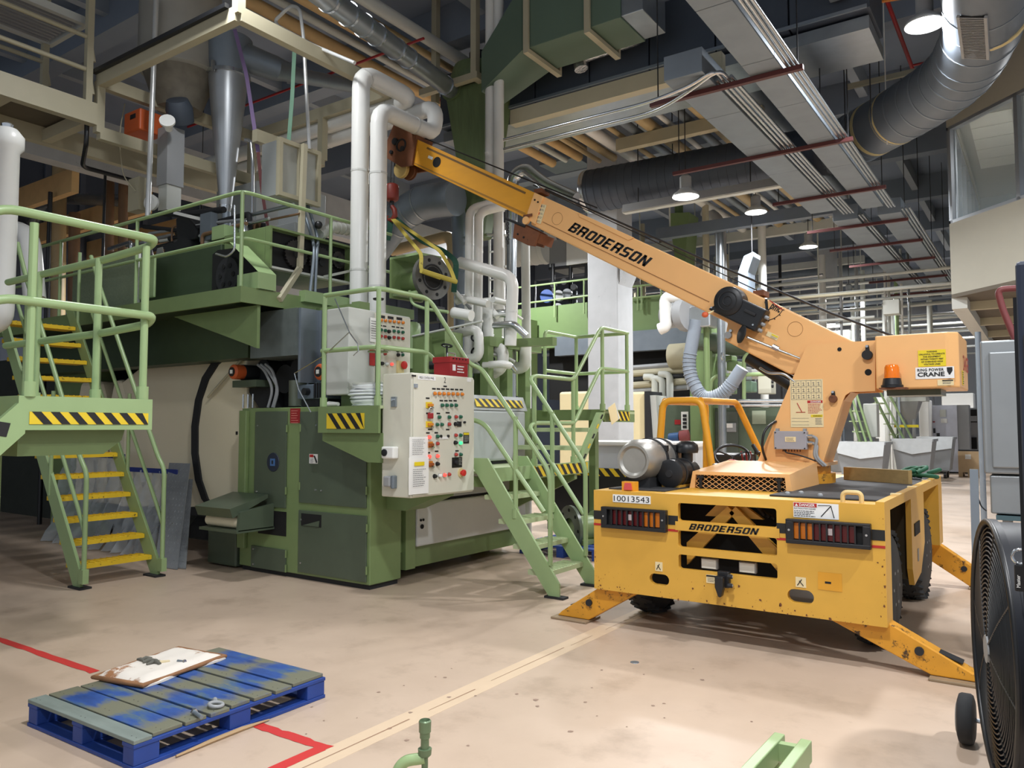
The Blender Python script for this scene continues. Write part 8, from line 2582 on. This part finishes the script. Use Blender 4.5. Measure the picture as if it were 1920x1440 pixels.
bolt('short steel bolt lying on the bare pallet boards', X(363, 1334, z=.157), X(378, 1345, z=.154), .010)
eb = thing('eye_bolt', 'forged steel eye bolt lying on the pallet edge', 'eye bolt', X(404, 1322, z=.145))
c0 = X(405, 1321, z=.155)
MB().ring(c0, (.1, .1, 1), .034, .010, 22, 8).build('eye', GREYB, eb, smooth=60)
MB().cyl(c0+V((-.035, .02, 0)), c0+V((-.075, .045, 0)), .012, n=10).build('shank', GREYB, eb)
sk = one('floor_splinter', 'broken strip of wood lying on the floor beside the pallet', 'wood strip', MB().tube([X(330, 1418, z=.01), X(400, 1388, z=.012), X(455, 1366, z=.012), X(505, 1349, z=.01)], [.006, .012, .012, .004], 6), mat('splinter', (176, 148, 112), .8))
# --- drum fan at the right edge
fa = thing('drum_fan', 'large black wheeled drum fan at the right edge', 'fan', (-.1, 4.1, 0))
fc0 = V((-.205, 4.08, .635))
fd = V((-1, -.20, 0)).normalized()
fr = .56
MB().rev(fc0+fd*.02, -fd, [(0, fr), (.0, fr+.012), (.03, fr+.012), (.03, fr), (.55, fr), (.55, fr-.02)], 48, cap=False).build('drum', FANB, fa, smooth=40)
MB().ring(fc0+fd*.02, fd, fr, .014, 48, 8).build('front_rim', BLK, fa, smooth=60)
for k in range(24):
    MB().ring(fc0+fd*(.012+.05*(1-(k/24.0)**2)*.6), fd, .06+k*.0205, .0035, 40, 4).build('grille_ring', BLK, fa, smooth=60)
sdv = fd.cross(V((0, 0, 1)))
for k in range(8):
    a = k*math.pi/4+.2
    v_ = sdv*math.cos(a)+V((0, 0, math.sin(a)))
    MB().tube([fc0+fd*.045+v_*.05, fc0+fd*.035+v_*.3, fc0+fd*.015+v_*fr], .005, 5).build('grille_spoke', BLK, fa)
MB().rev(fc0+fd*.03, fd, [(0, .07), (.02, .06)], 20).build('hub_badge', GREYB, fa)
for k in range(4):
    a = k*math.pi/2+.5
    v_ = sdv*math.cos(a)+V((0, 0, math.sin(a)))
    t_ = fd.cross(v_)
    P = [fc0-fd*.16+v_*.08-t_*.05, fc0-fd*.22+v_*.08+t_*.06, fc0-fd*.26+v_*.5+t_*.16, fc0-fd*.14+v_*.5-t_*.12]
    MB().add(P+[p_-fd*.006 for p_ in P], [(0, 1, 2, 3), (7, 6, 5, 4), (0, 4, 5, 1), (1, 5, 6, 2), (2, 6, 7, 3), (3, 7, 4, 0)]).build('fan_blade', BLKM, fa, smooth=0)
MB().cyl(fc0-fd*.12, fc0-fd*.45, .09, n=18).build('motor', BLKM, fa)
w0 = X(1808, 1352, y=4.66)
wl_ = MB().rev((w0.x-.03, 4.66, .125), (1, 0, 0), [(0, .09), (.008, .118), (.02, .125), (.06, .125), (.072, .118), (.08, .09)], 28).build('wheel', TYRE, fa, smooth=40)
MB().rev((w0.x-.036, 4.66, .125), (1, 0, 0), [(0, .07), (.01, .085), (.085, .085)], 20).build('wheel_hub', GREYB, wl_)
MB().cyl((w0.x, 4.66, .125), (.55, 4.62, .125), .012, n=8).build('axle', STEEL, fa)
MB().tube(fillet([(-.16, 3.72, .03), (-.16, 4.62, .11), (.4, 4.6, .11), (.4, 3.7, .03), (-.16, 3.72, .03)], .05), .016, 8).build('base_frame', BLK, fa, smooth=60)
MB().rev((-.17, 3.72, .0), (0, 0, 1), [(0, .05), (.03, .045), (.05, .03)], 14).build('rubber_foot', BLK, fa)
MB().tube(fillet([(-.1, 3.9, .05), (-.1, 3.95, .2)], .05), .02, 8).build('stay', BLK, fa)
MB().tube(fillet([(.05, 4.3, 1.19), (.05, 4.2, 1.30), (.05, 4.0, 1.30), (.05, 3.9, 1.19)], .05), .014, 8).build('push_handle', BLK, fa, smooth=60)
# padlock with tag on the fan
lk = thing('tagged_padlock', 'black padlock with white lettering clipped to the fan drum', 'padlock', X(1907, 1085, y=3.55))
l0 = X(1903, 1108, y=3.55)
MB().box(l0.x, l0.x+.045, 3.545, 3.565, l0.z, l0.z+.10).build('body', BLK, lk, smooth=0, bevel=.004)
MB().ring((l0.x+.022, 3.555, l0.z+.13), (0, 1, 0), .028, .006, 18, 6).build('shackle', STEEL, lk, smooth=60)
text('lettering', 'Master', (l0.x+.018, 3.543, l0.z+.015), (0, 0, 1), (-1, 0, 0), .012, LBLW, lk, bold=.02)
# --- dark tall cabinet edge at the right
dc = thing('navy_cabinet', 'tall navy steel cabinet door cut by the right edge', 'cabinet', (.75, 2.65, 0))
e0 = X(1904, 520, y=2.55)
MB().box(e0.x, e0.x+.5, 2.55, 3.1, .04, 2.08).build('body', NAVY, dc, smooth=0, bevel=.012)
MB().box(e0.x+.02, e0.x+.48, 2.57, 3.08, 0, .04).build('plinth', BLK, dc, smooth=0)
MB().box(e0.x-.012, e0.x, 2.7, 2.76, .1, 2.0).build('edge_seal', BLK, dc, smooth=0)
nd_ = MB().box(e0.x+.03, e0.x+.47, 2.535, 2.55, .08, 2.04).build('door', NAVY, dc, smooth=0, bevel=.006)
MB().box(e0.x+.40, e0.x+.43, 2.505, 2.535, .95, 1.15).build('door_handle', BLKM, nd_, smooth=0, bevel=.006)
for z in (.3, 1.06, 1.82):
    MB().cyl((e0.x+.025, 2.54, z-.05), (e0.x+.025, 2.54, z+.05), .012, n=8).build('hinge', BLKM, nd_)
for k in range(6):
    MB().box(e0.x+.12, e0.x+.38, 2.53, 2.535, 1.80+k*.03, 1.812+k*.03).build('louvre', BLKM, nd_, smooth=0)
# --- grey sheet-metal cabinet on a stand behind the fan
gs = thing('sheet_metal_cabinet', 'dull grey sheet-metal cabinet on legs behind the fan', 'cabinet', (-.2, 6.3, 0))
g0, g1 = X(1837, 640, y=6.2), X(1837, 935, y=6.2)
SM = mat('sheet_grey', (146, 150, 152), .42, .5, var=.14, scale=3)
MB().box(g0.x, g0.x+.75, 6.2, 6.6, 1.30, g0.z).build('body', SM, gs, smooth=0, bevel=.012)
MB().box(g0.x+.05, g0.x+.75, 6.18, 6.2, 1.34, g0.z-.08).build('raised_panel', SM, gs, smooth=0, bevel=.01)
MB().box(g0.x+.03, g0.x+.75, 6.22, 6.6, 1.03, 1.29).build('lower_drawer', SM, gs, smooth=0, bevel=.01)
MB().box(g0.x+.06, g0.x+.75, 6.2, 6.6, .99, 1.02).build('shelf', mat('shelf_teal', (70, 92, 98), .4), gs, smooth=0)
for (x, y) in ((g0.x+.12, 6.25), (g0.x+.7, 6.25), (g0.x+.12, 6.55), (g0.x+.7, 6.55)):
    MB().box(x-.025, x+.025, y-.025, y+.025, 0, 1.0).build('leg', GREYB, gs, smooth=0)
MB().bar(X(1826, 880, y=6.1), (g0.x-.06, 6.1, .0), .05, .02, up=(0, 1, 0)).build('angle_strut', GALVD, gs, smooth=0)
MB().tube(fillet([X(1830, 922, y=6.12), X(1840, 950, y=6.12), X(1850, 958, y=6.12)], .1), .005, 6).build('wire', BLK, gs)
yb = one('yellow_bin', 'bright yellow bin behind the legs of the grey cabinet', 'bin', MB().box(g0.x+.30, g0.x+.65, 6.9, 7.2, .0, .95), LBLY, smooth=0, bevel=.01)
bk = one('black_bucket', 'black tool bag hanging below the grey cabinet', 'bag', MB().ball((g0.x+.30, 6.45, .80), .13, 14, (1.3, .8, .7)), BLK, smooth=60)
MB().tube([(g0.x+.2, 6.4, .85), (g0.x+.25, 6.4, .99)], .01, 6).build('strap', BLK, bk)
# --- hose reel arm poking out above the navy cabinet
run('red_pipe_arm', 'dull red bent pipe arm reaching from the navy cabinet', 'pipe', xp(dict(y=6.3), (1912, 540), (1870, 543), (1880, 580), (1905, 640)), .022, mat('dull_red', (112, 52, 52)))
# --- green fitting standing at the bottom edge
ft = thing('green_hose_fitting', 'green clamp with upright threaded hose fitting at the bottom edge', 'fitting', (0, 0, 0))
t0 = X(797, 1352, z=.36)
ft.location = (t0.x, t0.y, 0)
MB().rev((t0.x, t0.y, .03), (0, 0, 1), [(0, .014), (.19, .014), (.19, .028), (.215, .03), (.215, .018), (.26, .018), (.26, .022), (.285, .022), (.285, .026), (.30, .026), (.33, .027), (.335, .022), (.31, .016)], 14).build('threaded_fitting', mat('fitting_green', (104, 124, 94), .4, .3, var=.2), ft, smooth=30)
MB().rev((t0.x, t0.y, .215), (0, 0, 1), [(0, .026), (.028, .026)], 6).build('hex_nut', mat('fitting_green', (104, 124, 94)), ft, smooth=0)
MB().tube(fillet([(t0.x, t0.y, .205), (t0.x-.07, t0.y-.05, .195), (t0.x-.10, t0.y-.07, .15), (t0.x-.10, t0.y-.07, .0)], .05), .024, 10).build('clamp_arm', GREENR, ft, smooth=60)
MB().rev((t0.x, t0.y, 0), (0, 0, 1), [(0, .08), (.02, .08), (.03, .03)], 18).build('base', GREENR, ft)
# --- green ladder frame end at the bottom edge
gf = thing('green_ladder_frame', 'short green welded frame of two bars at the bottom edge', 'frame', (-1.2, 3.3, 0))
zt = .16
a0, a1 = X(1395, 1446, z=zt), X(1462, 1374, z=zt)
b0, b1 = X(1472, 1446, z=zt), X(1512, 1386, z=zt)
dv = (a1-a0).normalized()
for (p, q) in ((a0-dv*.5, a1), (b0-dv*.5, b1)):
    MB().bar(p+V((0, 0, -.05)), q+V((0, 0, -.05)), .05, .10).build('side_bar', GREENR, gf, smooth=0, bevel=.005)
    MB().box(p.x-.03, p.x+.03, p.y+.05, p.y+.11, 0, zt-.1).build('foot', GREENR, gf, smooth=0)
    MB().box(q.x-.04, q.x+.02, q.y-.09, q.y-.03, 0, zt-.1).build('foot', GREENR, gf, smooth=0)
for t in (.02, .75):
    p, q = a1-dv*(.08+t*.5), b1-dv*(.06+t*.5)
    MB().bar(p+V((0, 0, -.05)), q+V((0, 0, -.05)), .04, .08).build('cross_bar', GREENR, gf, smooth=0)
# --- behind the right stair: pump flange, pallet, tote
pf_ = thing('flange_casting', 'dark bolted pipe flange casting on the floor behind the stair', 'casting', X(1065, 975, z=0))
c0 = X(1072, 948, y=8.6)
MB().rev((c0.x, 8.6, .32), (-.5, -.8, 0), [(0, .14), (.0, .30), (.04, .30), (.04, .14)], 28, cap=False).build('flange', GREEND, pf_, smooth=35)
MB().rev((c0.x, 8.6, .32), (.5, .8, 0), [(0, .16), (.3, .16), (.32, .22), (.36, .22)], 24).build('barrel', GREEN, pf_, smooth=35)
for k in range(8):
    a = k*math.pi/4
    s_ = V((.85, -.53, 0))*math.cos(a)*.24+V((0, 0, math.sin(a)*.24))
    p = V((c0.x, 8.6, .32))+V((-.5, -.8, 0)).normalized()*.042+s_
    MB().cyl(p, p+V((-.5, -.8, 0)).normalized()*.003, .022, n=10).build('bolt_hole', DARK, pf_)
MB().box(c0.x-.15, c0.x+.25, 8.5, 8.9, .142, .2).build('foot', GREEN, pf_, smooth=0)
pf_.location.z = .0
bp2 = thing('blue_pallet', 'dark blue pallet on the floor behind the right stair', 'pallet', (c0.x, 8.9, 0))
for k in range(6):
    MB().box(c0.x-.6, c0.x+.55, 8.3+k*.2, 8.3+k*.2+.15, .12, .14).build('deck_board', PBS, bp2, smooth=0)
for x in (c0.x-.6, c0.x-.05, c0.x+.45):
    MB().box(x, x+.1, 8.3, 9.5, .0, .12).build('bearer', PBS, bp2, smooth=0)
sb_ = thing('striped_barrier', 'black crate with striped yellow barrier tape behind the gas bottle', 'crate', X(1120, 920, z=0))
c1 = X(1120, 885, y=10.5)
MB().box(c1.x-.9, c1.x+1.1, 10.5, 11.3, 0, .95).build('crate', BLK, sb_, smooth=0)
hazard('hazard_tape', (c1.x-.9, 10.49, .87), (1, 0, 0), (0, 0, 1), 2.0, .12, sb_, 12)
tt = thing('white_tote_bin', 'large pale plastic tote bin behind the gas bottle', 'tote', X(1150, 880, y=12))
c2 = X(1160, 830, y=11.6)
MB().box(c2.x-.6, c2.x+1.3, 11.7, 12.15, .1, 1.35).build('tub', mat('tote_white', (204, 208, 212), .4, var=.05), tt, smooth=0, bevel=.05)
MB().box(c2.x-.65, c2.x+1.35, 11.65, 12.2, 1.30, 1.38).build('rim', PAPER, tt, smooth=0, bevel=.02)
for x in (c2.x-.4, c2.x+1.1):
    MB().box(x-.1, x+.1, 11.75, 12.1, 0, .1).build('foot', GREYB, tt, smooth=0)
